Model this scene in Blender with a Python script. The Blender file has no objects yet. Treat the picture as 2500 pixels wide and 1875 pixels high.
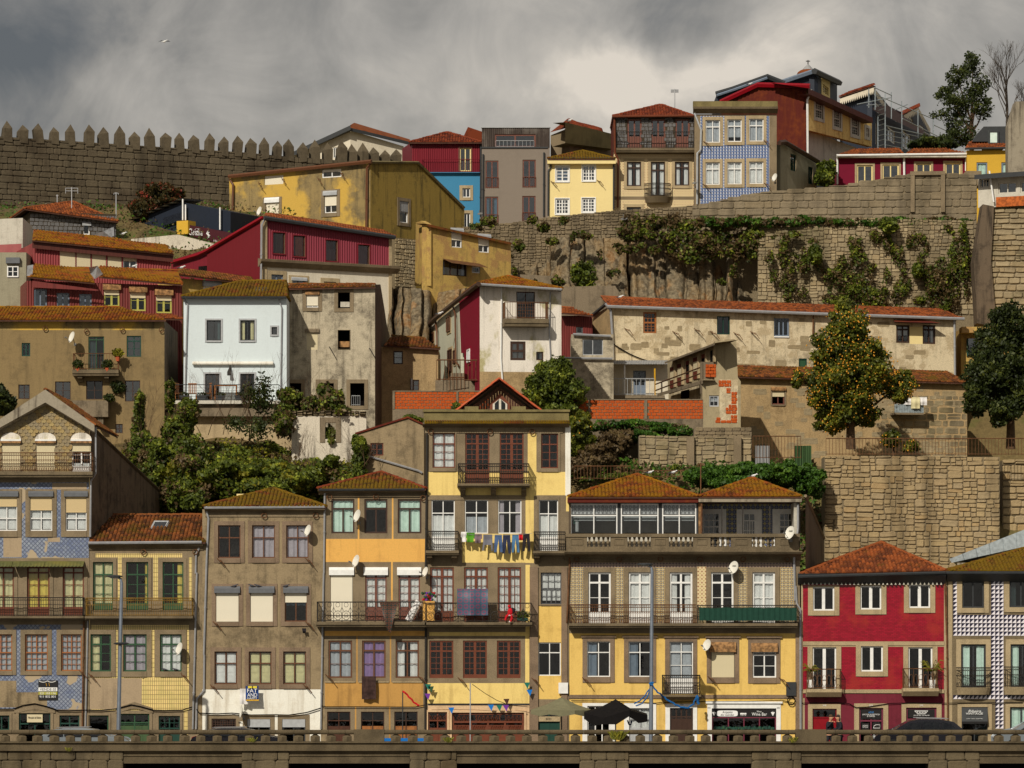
import bpy,math,random
import numpy as np
from mathutils import Vector,Matrix,noise as mnoise
random.seed(11)
rng=np.random.default_rng(11)
S=bpy.context.scene
COL=S.collection
# ------------------------------------------------------------------ camera, light, exposure
F=9600.0          # focal length in photograph pixels
HZ=1550.0         # row of the horizon
CAMZ=5.8
cam=bpy.data.objects.new('camera',bpy.data.cameras.new('camera'))
COL.objects.link(cam)
cam.location=(0,0,CAMZ)
cam.rotation_euler=(math.radians(90),0,0)
cam.data.sensor_width=36.0
cam.data.lens=F/2500.0*36.0
cam.data.shift_y=(HZ-937.5)/2500.0
cam.data.clip_start=1.0
cam.data.clip_end=5000.0
S.camera=cam
SUNDIR=Vector((0.42,1.0,-0.74)).normalized()
sun=bpy.data.objects.new('sun',bpy.data.lights.new('sun','SUN'))
COL.objects.link(sun)
sun.rotation_euler=SUNDIR.to_track_quat('-Z','Y').to_euler()
sun.location=(-60,-60,90)
sun.data.energy=3.3
sun.data.angle=math.radians(0.5)
sun.data.color=(1.0,0.93,0.80)
S.view_settings.view_transform='Standard'
S.view_settings.look='None'
S.view_settings.exposure=0.0
S.view_settings.gamma=1.0
S.view_settings.use_curve_mapping=False
def build_world():
 w=bpy.data.worlds.new('World');S.world=w;w.use_nodes=True
 t=w.node_tree;t.nodes.clear();L=t.links
 def N(ty):return t.nodes.new(ty)
 out=N('ShaderNodeOutputWorld');bg=N('ShaderNodeBackground');bg.inputs[1].default_value=0.1
 L.new(bg.outputs[0],out.inputs[0])
 sky=N('ShaderNodeTexSky');sky.sky_type='NISHITA';sky.sun_disc=False
 sky.sun_elevation=math.asin(-SUNDIR.z);sky.sun_rotation=math.atan2(-SUNDIR.x,-SUNDIR.y)
 tc=N('ShaderNodeTexCoord')
 def noise(scale,detail,dist,zs,seed):
  mp=N('ShaderNodeMapping');mp.inputs['Scale'].default_value=(1,1,zs);mp.inputs['Location'].default_value=(seed,seed,seed)
  L.new(tc.outputs['Generated'],mp.inputs[0])
  n=N('ShaderNodeTexNoise');n.inputs['Scale'].default_value=scale;n.inputs['Detail'].default_value=detail
  n.inputs['Roughness'].default_value=0.6;n.inputs['Distortion'].default_value=dist
  L.new(mp.outputs[0],n.inputs['Vector']);return n.outputs['Fac']
 def m(op,a,b=None,c=None,clamp=False):
  n=N('ShaderNodeMath');n.operation=op;n.use_clamp=clamp
  for i,v in enumerate((a,b,c)):
   if v is None:continue
   if isinstance(v,(int,float)):n.inputs[i].default_value=v
   else:L.new(v,n.inputs[i])
  return n.outputs[0]
 n1=noise(7.0,7,0.5,1.1,3.1)
 n2=noise(26.0,8,0.6,1.1,8.7)
 base=m('ADD',m('MULTIPLY',n1,0.85),m('SUBTRACT',m('MULTIPLY',n2,0.75),.19))     # about .57
 wn=N('ShaderNodeTexNoise');wn.inputs['Scale'].default_value=22;wn.inputs['Detail'].default_value=5
 L.new(tc.outputs['Generated'],wn.inputs['Vector'])
 warp=N('ShaderNodeVectorMath');warp.operation='MULTIPLY_ADD'
 warp.inputs[1].default_value=(.07,0.0,.05);L.new(wn.outputs['Color'],warp.inputs[0])
 L.new(tc.outputs['Generated'],warp.inputs[2])
 total=base
 # cloud masses: direction, radius, height of the lift (all real directions in the sky)
 for px,py,rx,rz,k in [(520,270,200,170,.24),(640,90,180,120,.10),(1560,210,260,150,.22),(1850,110,340,150,.17),(1440,150,120,130,.14),(2150,40,260,90,.06),
                              (1560,10,170,75,-.26),(170,230,300,240,-.14),(60,30,330,120,-.20),(1000,150,380,200,-.035),
                              (2350,150,300,260,-.03),(900,20,260,70,-.06),(330,190,90,80,.06)]:
  px+=0.035*F;py -= 0.025*F       # centre of the warp
  d=Vector(((px-1250)/F,1,(HZ-py)/F)).normalized()
  sb=N('ShaderNodeVectorMath');sb.operation='SUBTRACT';L.new(warp.outputs[0],sb.inputs[0]);sb.inputs[1].default_value=d
  mu=N('ShaderNodeVectorMath');mu.operation='MULTIPLY';L.new(sb.outputs[0],mu.inputs[0]);mu.inputs[1].default_value=(F/rx,3.0,F/rz)
  ln=N('ShaderNodeVectorMath');ln.operation='LENGTH';L.new(mu.outputs[0],ln.inputs[0])
  g=m('POWER',2.718,m('MULTIPLY',m('MULTIPLY',ln.outputs['Value'],ln.outputs['Value']),-0.9))
  total=m('ADD',total,m('MULTIPLY',g,k))
 cr=N('ShaderNodeValToRGB');L.new(total,cr.inputs[0])
 e=cr.color_ramp.elements
 e[0].position=.30;e[0].color=(.10,.102,.105,1)
 e[1].position=1.05;e[1].color=(.70,.625,.53,1)
 for p,c in [(.44,(.175,.167,.158)),(.56,(.262,.243,.218)),(.70,(.36,.332,.295)),(.86,(.50,.455,.395))]:
  x=e.new(p);x.color=c+(1,)
 sc=N('ShaderNodeVectorMath');sc.operation='SCALE';L.new(cr.outputs[0],sc.inputs[0]);sc.inputs['Scale'].default_value=10.5
 mx=N('ShaderNodeMix');mx.data_type='RGBA';mx.inputs[0].default_value=0.93
 L.new(sky.outputs[0],mx.inputs[6]);L.new(sc.outputs[0],mx.inputs[7])
 L.new(mx.outputs[2],bg.inputs[0])
build_world()
# ------------------------------------------------------------------ materials
def lin(c):
 return tuple(((v/255.0)/12.92 if v <= 10 else (((v/255.0)+0.055)/1.055) ** 2.4) for v in c)
ALB=1.10
def C(r,g,b,k=1.0):          # sunlit screen colour -> albedo
 return tuple(min(.88,v*ALB*k) for v in lin((r,g,b)))
class NT:
 def __init__(s,name):
  s.mat=bpy.data.materials.new(name);s.mat.use_nodes=True
  s.t=s.mat.node_tree;s.t.nodes.clear()
  s.out=s.t.nodes.new('ShaderNodeOutputMaterial');s.b=s.t.nodes.new('ShaderNodeBsdfPrincipled')
  s.t.links.new(s.b.outputs[0],s.out.inputs[0])
  s.b.inputs['Roughness'].default_value=.85
  s.b.inputs['Specular IOR Level'].default_value=.25
  s._tc=None
 def set(s,sock,v):
  if v is None:return
  if isinstance(v,(int,float)):sock.default_value=v
  elif isinstance(v,tuple):
   sock.default_value=v if len(v)==len(sock.default_value) else v+(1,)
  else:s.t.links.new(v,sock)
 def oc(s):
  if s._tc is None:s._tc=s.t.nodes.new('ShaderNodeTexCoord')
  return s._tc.outputs['Object']
 def m(s,op,a,b=None,c=None,clamp=False):
  n=s.t.nodes.new('ShaderNodeMath');n.operation=op;n.use_clamp=clamp
  for i,v in enumerate((a,b,c)):s.set(n.inputs[i],v)
  return n.outputs[0]
 def vscale(s,v,sc,loc=(0,0,0)):
  n=s.t.nodes.new('ShaderNodeMapping');n.inputs['Scale'].default_value=sc;n.inputs['Location'].default_value=loc
  s.set(n.inputs[0],v);return n.outputs[0]
 def noise(s,scale,detail=4,v=None,rough=.55,dist=0):
  n=s.t.nodes.new('ShaderNodeTexNoise');n.inputs['Scale'].default_value=scale;n.inputs['Detail'].default_value=detail
  n.inputs['Roughness'].default_value=rough;n.inputs['Distortion'].default_value=dist
  s.set(n.inputs['Vector'],v or s.oc());return n.outputs['Fac']
 def step(s,v,a,b):       # smooth ramp a..b
  n=s.t.nodes.new('ShaderNodeMapRange');n.interpolation_type='SMOOTHSTEP'
  s.set(n.inputs[0],v);n.inputs[1].default_value=a;n.inputs[2].default_value=b
  return n.outputs[0]
 def mix(s,f,a,b,mode='MIX'):
  n=s.t.nodes.new('ShaderNodeMix');n.data_type='RGBA';n.blend_type=mode
  s.set(n.inputs[0],f);s.set(n.inputs[6],a);s.set(n.inputs[7],b);return n.outputs[2]
 def sep(s,v=None):
  n=s.t.nodes.new('ShaderNodeSeparateXYZ');s.set(n.inputs[0],v or s.oc());return n.outputs
 def bump(s,h,strength=.3,dist=.02):
  n=s.t.nodes.new('ShaderNodeBump');n.inputs['Strength'].default_value=strength;n.inputs['Distance'].default_value=dist
  s.set(n.inputs['Height'],h);s.t.links.new(n.outputs[0],s.b.inputs['Normal']);return n
 def rnd(s):
  a=s.t.nodes.new('ShaderNodeAttribute');a.attribute_name='rnd'
  o=s.t.nodes.new('ShaderNodeObjectInfo')
  return s.m('FRACT',s.m('ADD',a.outputs['Fac'],o.outputs['Random']))
 def attr(s):
  a=s.t.nodes.new('ShaderNodeAttribute');a.attribute_name='rnd';return a.outputs['Fac']
 def ramp(s,f,stops):
  n=s.t.nodes.new('ShaderNodeValToRGB');s.set(n.inputs[0],f);e=n.color_ramp.elements
  e[0].position,e[0].color=stops[0][0],stops[0][1]+(1,)
  e[1].position,e[1].color=stops[-1][0],stops[-1][1]+(1,)
  for p,c in stops[1:-1]:
   x=e.new(p);x.color=c+(1,)
  return n.outputs[0]
 def done(s,col,rough=None,spec=None,metal=None):
  s.set(s.b.inputs['Base Color'],col)
  if rough is not None:s.set(s.b.inputs['Roughness'],rough)
  if spec is not None:s.b.inputs['Specular IOR Level'].default_value=spec
  if metal is not None:s.b.inputs['Metallic'].default_value=metal
  return s.mat
def mul(c,k):return tuple(v*k for v in c)
MT={}
def plaster(name,col,stain=None,amt=.6,streak=.4,patch=None,patchcol=None,fine=.12,moss=None,rough=.9,lo=.48):
 t=NT(name);stain=stain or mul(col,.45)
 big=t.noise(.45,8,rough=.62)
 v=t.vscale(t.oc(),(2.6,2.6,.22));st=t.noise(1.0,6,v,rough=.6)
 mid=t.noise(2.4,7,rough=.65)
 f=t.m('MULTIPLY',t.step(t.m('ADD',t.m('MULTIPLY',big,.6),t.m('MULTIPLY',mid,.4)),lo,lo+.2),amt)
 c=t.mix(f,col,stain)
 c=t.mix(t.m('MULTIPLY',t.step(st,.50,.72),streak),c,mul(stain,.8))
 if moss:c=t.mix(t.m('MULTIPLY',t.step(t.noise(.8,6,t.vscale(t.oc(),(1,1,.6),(7,3,1))),.56,.68),.8),c,moss)
 if patch is not None:
  pn=t.noise(patch,6,t.vscale(t.oc(),(1,1,1),(3,9,4)),rough=.6)
  c=t.mix(t.step(pn,.49,.60),c,patchcol)
 fn=t.noise(14,5)
 c=t.mix(fine,c,t.mix(t.step(fn,.35,.65),mul(col,.3),mul(col,1.3)))
 t.bump(t.m('ADD',fn,t.m('MULTIPLY',mid,1.5)),.35,.02)
 MT[name]=t.done(c,rough);return MT[name]
def flat(name,col,rough=.6,spec=.3,metal=0.0,vary=.15):
 t=NT(name);n=t.noise(5,5)
 c=t.mix(vary,col,t.mix(t.step(n,.35,.65),mul(col,.35),tuple(min(.9,v*1.35) for v in col)))
 MT[name]=t.done(c,rough,spec,metal);return MT[name]
def granite(name,col,dark=.35,amt=.5):
 t=NT(name);n=t.noise(26,4,rough=.7);b=t.noise(.9,7);v=t.noise(1.4,5,t.vscale(t.oc(),(2.2,2.2,.35)))
 c=t.mix(t.m('MULTIPLY',t.step(b,.42,.62),amt),col,mul(col,dark))
 c=t.mix(t.m('MULTIPLY',t.step(v,.52,.7),.45),c,mul(col,.42))
 c=t.mix(.35,c,t.mix(t.step(n,.38,.62),mul(col,.45),mul(col,1.4)))
 t.bump(t.m('ADD',n,b),.4,.015)
 MT[name]=t.done(c,.9);return MT[name]
def stonemat(name,cols,moss=None,mossamt=.4,rough=.92):
 t=NT(name);r=t.rnd();cols=[mul(k,1.3 if 'slate' not in name else .9) for k in cols]
 c=t.ramp(r,[(i/(len(cols)-1.0),k) for i,k in enumerate(cols)])
 n=t.noise(3.5,7,rough=.65);f=t.noise(22,4)
 c=t.mix(.4,c,t.mix(t.step(n,.35,.7),mul(cols[0],1.25),mul(cols[0],.35)),'MIX')
 c=t.mix(.35,c,t.mix(t.step(f,.35,.65),mul(cols[0],.4),mul(cols[0],1.4)))
 if moss:
  a=t.t.nodes.new('ShaderNodeNewGeometry')
  wn=t.noise(.35,6,a.outputs['Position'])
  c=t.mix(t.m('MULTIPLY',t.step(wn,.5,.68),mossamt),c,moss)
  wv=t.noise(.6,5,t.vscale(a.outputs['Position'],(1.6,1.6,.14)))
  c=t.mix(t.m('MULTIPLY',t.step(wv,.5,.68),.55),c,mul(cols[0],.28))
 t.bump(t.m('ADD',n,t.m('MULTIPLY',f,.5)),.6,.04)
 MT[name]=t.done(c,rough);return MT[name]
def rooftile(name,a,b,moss,amt):
 a,b,moss=mul(a,.52),mul(b,.5),mul(moss,.68 if name=='tiles_moss_orange' else .6)
 t=NT(name);r=t.attr()
 c=t.ramp(r,[(0,mul(a,.6)),(.35,a),(.7,b),(1,mul(b,.65))])
 g=t.t.nodes.new('ShaderNodeNewGeometry').outputs['Position']
 n=t.noise(.9,7,g,rough=.65);n2=t.noise(5,5,g)
 k=t.m('ADD',t.m('MULTIPLY',n,.7),t.m('MULTIPLY',n2,.3))
 c=t.mix(t.step(k,.62-amt*.3,.72-amt*.3),c,t.mix(t.noise(11,3,g),mul(moss,1.35),mul(moss,.35)))
 d=t.noise(1.7,6,t.vscale(g,(1,1,1),(5,5,5)))
 c=t.mix(t.m('MULTIPLY',t.step(d,.52,.68),.65),c,mul(b,.22))
 MT[name]=t.done(c,.9);return MT[name]
def corrug(name,col,streak=.5,fade=None):
 t=NT(name);v=t.vscale(t.oc(),(7,7,.3));n=t.noise(1,6,v);b=t.noise(.7,6)
 c=t.mix(t.m('MULTIPLY',t.step(n,.45,.7),streak),col,mul(col,.4))
 if fade:c=t.mix(t.m('MULTIPLY',t.step(b,.46,.64),.65),c,fade)
 MT[name]=t.done(c,.55,.35);return MT[name]
def leafmat(name,a,b,c3,thin=.2):
 t=NT(name);r=t.attr()
 c=t.ramp(r,[(0,a),(.55,b),(.9,c3),(1,mul(c3,1.3))])
 t.done(c,.55,.3)
 tr=t.t.nodes.new('ShaderNodeBsdfTranslucent');t.t.links.new(c,tr.inputs[0])
 mx=t.t.nodes.new('ShaderNodeMixShader');mx.inputs[0].default_value=thin
 t.t.links.new(t.b.outputs[0],mx.inputs[1]);t.t.links.new(tr.outputs[0],mx.inputs[2]);t.t.links.new(mx.outputs[0],t.out.inputs[0])
 MT[name]=t.mat;return t.mat
def glassmat(name,tint=(.55,.6,.62),gl=.10):
 t=NT(name)
 tr=t.t.nodes.new('ShaderNodeBsdfTransparent');tr.inputs[0].default_value=tint+(1,)
 g=t.t.nodes.new('ShaderNodeBsdfGlossy');g.inputs['Roughness'].default_value=.03;g.inputs[0].default_value=(.9,.95,1,1)
 n=t.noise(1.3,3);bp=t.t.nodes.new('ShaderNodeBump');bp.inputs['Strength'].default_value=.15;bp.inputs['Distance'].default_value=.05
 t.t.links.new(n,bp.inputs['Height']);t.t.links.new(bp.outputs[0],g.inputs['Normal'])
 fr=t.t.nodes.new('ShaderNodeFresnel');fr.inputs[0].default_value=1.45
 mx=t.t.nodes.new('ShaderNodeMixShader');t.t.links.new(t.m('ADD',fr.outputs[0],gl,clamp=True),mx.inputs[0])
 t.t.links.new(tr.outputs[0],mx.inputs[1]);t.t.links.new(g.outputs[0],mx.inputs[2]);t.t.links.new(mx.outputs[0],t.out.inputs[0])
 MT[name]=t.mat;return t.mat
glassmat('glass',(.86,.9,.9),.05);glassmat('glass_blue',(.25,.36,.48),.16);glassmat('glass_dark',(.2,.22,.24),.05)
plaster('blue_house_bare',C(165,145,118),amt=.5)
plaster('brown_render',C(148,130,101),C(84,73,56),.9,.8,fine=.18,lo=.45)
plaster('orange_paint',C(222,170,90),C(176,128,70),.6,.45,fine=.08)
plaster('ochre_paint',C(188,143,78),C(136,102,58),.6,.5,fine=.08)
plaster('pale_yellow',C(236,203,126),C(186,154,90),.55,.5,fine=.08)
plaster('beige_ground',C(212,180,142),C(160,130,98),.4,.3)
plaster('yellow_paint',C(224,188,106),C(176,140,72),.6,.5,fine=.08)
plaster('white_lime',C(238,228,216),C(184,166,138),.5,.5,fine=.07)
plaster('maroon_paint',C(112,38,52),fine=.06)
plaster('tan_render',C(134,114,79),C(96,82,58),.8,.5,lo=.46)
plaster('white_blue',C(206,216,219),C(185,192,192),.3,.1,fine=.04)
plaster('concrete_render',C(184,172,148),C(84,76,64),1.0,1.0,fine=.2,lo=.44)
plaster('streaky',C(206,196,178),C(74,66,56),.8,1.0,fine=.2,lo=.5)
plaster('dark_side',C(100,86,70),C(40,34,28),1.0,1.0)  # shade of the side walls is put into this dark base
plaster('white_stained',C(224,216,204),C(140,132,116),.9,.6,fine=.12,moss=C(150,140,60),lo=.52)
plaster('crimson',C(128,8,38),fine=.04,amt=.3,streak=.1)
plaster('pale_green',C(190,190,170),amt=.3,streak=.2)
plaster('stone_plaster',C(206,190,158),C(108,96,76),1.0,.75,patch=1.5,patchcol=C(172,154,122),fine=.2)
plaster('stone_plaster_low',C(172,146,106),C(108,90,62),1.0,.5,patch=1.2,patchcol=C(150,128,94),fine=.25)
plaster('grey_annex',C(160,146,116),C(104,94,72),.8,.5)
plaster('yellow_stained',C(146,126,84),C(86,77,60),.8,1.0,patch=.28,patchcol=C(204,166,74),fine=.18,lo=.42)
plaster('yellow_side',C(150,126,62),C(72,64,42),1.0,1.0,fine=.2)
plaster('yellow_small',C(190,158,88),C(112,96,66),1.0,.7,patch=1.0,patchcol=C(165,128,82),fine=.2)
plaster('blue_paint',C(64,128,165),C(58,116,150),.3,.1,fine=.03)
plaster('modern_grey',C(130,119,108),C(115,104,94),.3,.1,fine=.04)
plaster('cream_paint',C(230,209,148),C(205,184,130),.3,.1,fine=.04)
plaster('magenta_paint',C(112,18,44),fine=.05,amt=.3,streak=.1)
plaster('bright_yellow',C(206,164,58),fine=.04,amt=.2,streak=.1)
plaster('off_white',C(216,206,186),C(170,158,132),.5,.3)
plaster('dull_white',C(196,190,176),C(120,114,100),.6,.5)
plaster('grey_green',C(148,142,120),C(100,92,74),.6,.5)
plaster('concrete',C(126,112,92),C(66,58,46),.9,.8,fine=.2)
plaster('mossy_concrete',C(116,104,72),C(62,54,38),.9,.6,moss=C(130,115,50),fine=.25)
plaster('old_wood',C(150,140,122),C(70,60,50),.8,1.0)
plaster('mortar',C(118,104,80),C(70,60,44),.7,.4,fine=.3)
plaster('mortar_dark',C(66,57,44),C(34,30,24),.7,.4,fine=.3)
plaster('mortar_brown',C(126,112,88),C(78,68,54),.7,.3,fine=.3)
plaster('garden_plaster',C(176,156,122),C(110,96,72),.8,.4,fine=.15)
plaster('rust_yellow',C(228,196,124),C(140,70,20),1.0,.7,fine=.15,lo=.48)
plaster('rust_red',C(88,34,26),C(122,60,24),.9,.7,fine=.1,lo=.46)
granite('granite',C(134,118,94));granite('granite_light',C(172,153,120),.55,.5);granite('granite_brown',C(132,112,92))
granite('quay_granite',C(96,84,64),.4,.8);granite('cornice_granite',C(116,102,80),.4,.7);granite('moss_granite',C(124,112,74),.5,.8)
granite('asphalt',(.05,.05,.05));granite('paving',C(120,112,98))
flat('dark',(.006,.006,.007),.9,0);flat('room_shade',(.014,.012,.011),.95,0,vary=.6)  # near-black room walls: the shade inside is put into the colour
flat('white',C(232,230,226),.45);flat('cream_shutter',C(212,194,158),.6,vary=.08);flat('white_shutter',C(232,222,200),.6,vary=.06)
flat('beige_shutter',C(206,180,132),.6,vary=.08)
flat('brown_frame',C(98,62,40),.5);flat('red_brown',C(106,56,36),.5);flat('dark_brown',C(62,42,32),.5);flat('rose_frame',C(110,68,56),.5)
flat('orange_frame',C(150,92,48),.5);flat('green_frame',C(44,78,52),.5);flat('dark_green',C(26,62,52),.5);flat('lime_frame',C(172,168,84),.5)
flat('grey_frame',C(84,84,86),.5);flat('charcoal',C(52,54,56),.5);flat('light_grey',C(168,170,172),.5);flat('blue_grey',C(112,124,140),.5)
flat('iron',C(48,44,40),.6,.3);flat('rusty_iron',C(104,72,48),.8,.2,vary=.5);flat('gold_iron',C(128,98,40),.7,vary=.5)
flat('zinc',C(158,158,160),.4,.5,.3);flat('steel',C(120,128,140),.4,.5,.4);flat('galvanised',C(170,180,184),.35,.5,.5,vary=.3)
flat('rust_box',C(150,112,72),.8,vary=.8);flat('grey_box',C(96,98,102),.6)
flat('white_cloth',C(226,222,220),.9);flat('grey_cloth',C(176,178,184),.9);flat('mint_cloth',C(206,226,214),.9);flat('purple_cloth',C(150,122,168),.9)
flat('yellow_cloth',C(214,190,96),.9);flat('cream_cloth',C(210,200,158),.9);flat('lilac_cloth',C(176,166,174),.9);flat('blue_cloth',C(84,110,128),.9)
flat('wood_orange',C(146,92,46),.6,vary=.4);flat('wood_dark',C(74,44,30),.7,vary=.4);flat('door_red',C(130,10,24),.4);flat('maroon_frame',C(110,44,62),.5)
flat('slate_blue',C(40,46,58),.6);flat('navy',C(24,32,46),.7);flat('sign_black',C(30,28,28),.5);flat('maroon_sign',C(66,22,30),.5);flat('gold',C(210,160,40),.5)
flat('orange_sheet',C(176,92,40),.8,vary=.6);flat('silver_foil',C(190,190,190),.25,.6,.7,vary=.4)
flat('dish_white',C(222,218,206),.5,vary=.1);flat('dish_grey',C(120,118,114),.5)
flat('skin',C(190,140,110),.6,vary=.05);flat('hair',C(80,60,44),.8);flat('hair_dark',C(60,50,44),.8);flat('jacket',C(32,34,42),.8);flat('trousers',C(40,40,46),.8)
flat('car_dark',C(26,26,34),.25,.6,.2,vary=.02);flat('car_silver',C(140,148,154),.25,.6,.4,vary=.02);flat('tyre',(.012,.012,.012),.8)
flat('bird_white',C(225,225,222),.8);flat('bird_grey',C(70,70,76),.8);flat('bark',C(86,66,48),.9,vary=.5);flat('bark_grey',C(100,90,80),.9,vary=.4)
flat('orange_fruit',C(206,144,40),.5,vary=.05);flat('terracotta',C(176,84,50),.8);flat('red_flower',C(170,40,46),.8)
flat('olive_canvas',C(118,114,88),.9);flat('black_canvas',C(26,24,24),.9,.1);flat('green_net',C(26,62,50),.9);flat('blue_rope',C(20,90,150),.7)
flat('bright_blue',C(10,110,190),.5);flat('teal',C(20,108,92),.7);flat('violet',C(110,50,150),.7);flat('red_cloth',C(190,20,34),.8)
flat('lime_cloth',C(84,146,38),.9);flat('denim',C(70,92,130),.9);flat('denim_light',C(72,112,150),.9);flat('denim_dark',C(40,46,70),.9)
flat('black_cloth',C(36,32,36),.9);flat('mauve_cloth',C(120,100,108),.9);flat('grey_knit',C(112,112,122),.9);flat('brown_towel',C(64,46,42),1,vary=.6)
flat('white_letter',C(235,235,230),.5,vary=0);flat('yellow_letter',C(220,200,60),.5,vary=0);flat('olive_letter',C(160,155,60),.5,vary=0);flat('blue_letter',C(70,140,210),.5,vary=0);flat('black_letter',C(24,24,24),.5,vary=0)
flat('towel_blue',C(30,60,120),.9);flat('lattice_white',C(220,215,205),.7);flat('tile_white',C(226,220,226),.3,.5,vary=.05);flat('tile_black',C(30,28,52),.3,.5,vary=.02)
rooftile('tiles_moss',C(176,94,40),C(120,66,34),C(150,116,14),.75)
rooftile('tiles_moss_orange',C(196,102,30),C(150,78,30),C(172,118,8),.62)
rooftile('tiles_brown',C(190,112,54),C(130,78,44),C(132,98,26),.45)
rooftile('tiles_orange',C(206,112,54),C(156,84,46),C(140,98,36),.2)
rooftile('tiles_red',C(184,86,46),C(140,62,38),C(120,70,36),0)
rooftile('moss_brick',C(200,92,30),C(160,70,26),C(110,80,50),.1)
corrug('corr_maroon',C(140,56,58),.5,C(150,74,70));corrug('corr_brown',C(116,50,46),.6);corrug('corr_crimson',C(128,40,56),.35);corrug('flat_crimson',C(106,24,32),.15)
corrug('corr_red',C(118,30,42),.3);corrug('dark_planks',C(74,64,58),.9,C(120,112,104));corrug('corr_green',C(92,94,52),.5,C(120,112,50));corrug('brown_boards',C(84,42,34),.6)
corrug('grey_sheet',C(150,150,150),.6);corrug('green_sheet',C(60,84,50),.6)
corrug('floral',C(52,56,50),.2,C(190,90,60))
leafmat('leaf_green',C(40,50,16),C(84,96,28),C(146,152,50));leafmat('leaf_dark',C(26,34,12),C(50,60,22),C(86,92,34))
leafmat('leaf_yellow',C(72,74,18),C(116,112,28),C(158,150,46));leafmat('leaf_brown',C(60,48,30),C(96,78,50),C(120,104,66));leafmat('leaf_grass',C(34,62,14),C(64,96,26),C(96,128,40))
leafmat('leaf_red',C(40,44,18),C(70,58,26),C(150,52,44));leafmat('leaf_citrus',C(42,50,14),C(86,92,22),C(150,142,44))
stonemat('stone_retain',[C(140,121,90),C(160,140,105),C(128,112,86),C(168,146,106),C(144,130,106),C(166,134,86)],C(92,80,58),.35)
stonemat('stone_rubble',[C(112,99,78),C(140,124,97),C(92,81,64),C(126,112,90)],C(70,60,44),.7)
stonemat('stone_ashlar',[C(118,106,86),C(132,118,95),C(106,95,78),C(124,108,82)],C(72,64,48),.6)
stonemat('stone_terrace',[C(136,122,96),C(176,158,124),C(112,100,80),C(156,134,98),C(128,118,98)],C(66,64,38),.7)
stonemat('stone_castle',[C(82,73,58),C(92,82,65),C(73,65,52),C(86,76,60)],C(60,50,38),.7)
stonemat('stone_quay',[C(88,78,60),C(102,90,68),C(78,68,52),C(94,80,56)],C(60,48,30),.6)
stonemat('brick_orange',[C(166,74,26),C(150,66,25),C(172,84,34),C(130,60,32)])
stonemat('slate_scale',[C(172,152,106),C(138,122,98),C(124,116,110),C(188,164,108),C(146,112,68),C(110,108,112),C(134,122,112)])
stonemat('slate_grey',[C(112,110,110),C(132,130,128),C(92,90,90),C(122,118,110)])
def rockmat():
 t=NT('rock');g=t.t.nodes.new('ShaderNodeNewGeometry').outputs['Position'];n=t.noise(.35,8,g,.65);v=t.noise(1,7,t.vscale(g,(1.1,1.1,.16)),.6);f=t.noise(4,7,g,.7)
 c=t.mix(t.step(n,.42,.6),C(112,100,80),C(138,108,66));c=t.mix(t.m('MULTIPLY',t.step(v,.5,.62),.8),c,C(58,50,40));c=t.mix(t.step(t.noise(.8,6,t.vscale(g,(1,1,.4),(4,4,4))),.56,.64),c,C(150,104,52));c=t.mix(.5,c,t.mix(t.step(f,.35,.65),C(60,54,44),C(158,144,118)))
 t.bump(t.m('ADD',f,t.m('MULTIPLY',v,.6)),1.0,.12);MT['rock']=t.done(c,.9)
rockmat()
stonemat('stone_plastered',[C(132,118,92),C(148,133,105),C(122,108,84),C(140,122,90)]);stonemat('earth',[C(96,82,52),C(90,78,50)],C(64,78,28),.9)
# patterned wall tiles -------------------------------------------------
def tilebase(name):
 t=NT(name);o=t.sep();return t,o[0],o[2]
def cell(t,x,z,s,sz=None):
 u=t.m('FRACT',t.m('DIVIDE',x,s));v=t.m('FRACT',t.m('DIVIDE',z,sz or s));return u,v
def joint(t,u,v,w,wz=None):
 a=t.m('MINIMUM',u,t.m('SUBTRACT',1.0,u));b=t.m('MINIMUM',v,t.m('SUBTRACT',1.0,v))
 return t.m('MAXIMUM',t.m('LESS_THAN',a,w),t.m('LESS_THAN',b,wz or w))
def blue_tile():
 t,x,z=tilebase('blue_tile');p=t.m('ADD',x,z);q=t.m('SUBTRACT',x,z)
 u,v=cell(t,p,q,.22);n=t.noise(1.1,6);n2=t.noise(6,4)
 c=t.mix(t.step(n,.4,.62),C(100,111,140),C(134,140,154))
 c=t.mix(t.m('MULTIPLY',t.step(n2,.5,.6),.6),c,C(150,160,170))
 c=t.mix(joint(t,u,v,.12),c,C(80,88,108))
 rec=t.noise(.55,3,t.vscale(t.oc(),(1,1,1),(2,2,6)))
 c=t.mix(t.step(rec,.57,.585),c,C(168,150,122))
 MT['blue_tile']=t.done(c,.45,.4)
def cream_tile():
 t,x,z=tilebase('cream_tile');u,v=cell(t,x,z,.11,.23)
 n=t.noise(2,5);c=t.mix(t.step(n,.4,.6),C(222,196,128),C(206,186,118))
 j=joint(t,u,v,.09,.05);c=t.mix(j,c,C(120,96,60));t.bump(j,-.3,.01)
 MT['cream_tile']=t.done(c,.4,.4)
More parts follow.
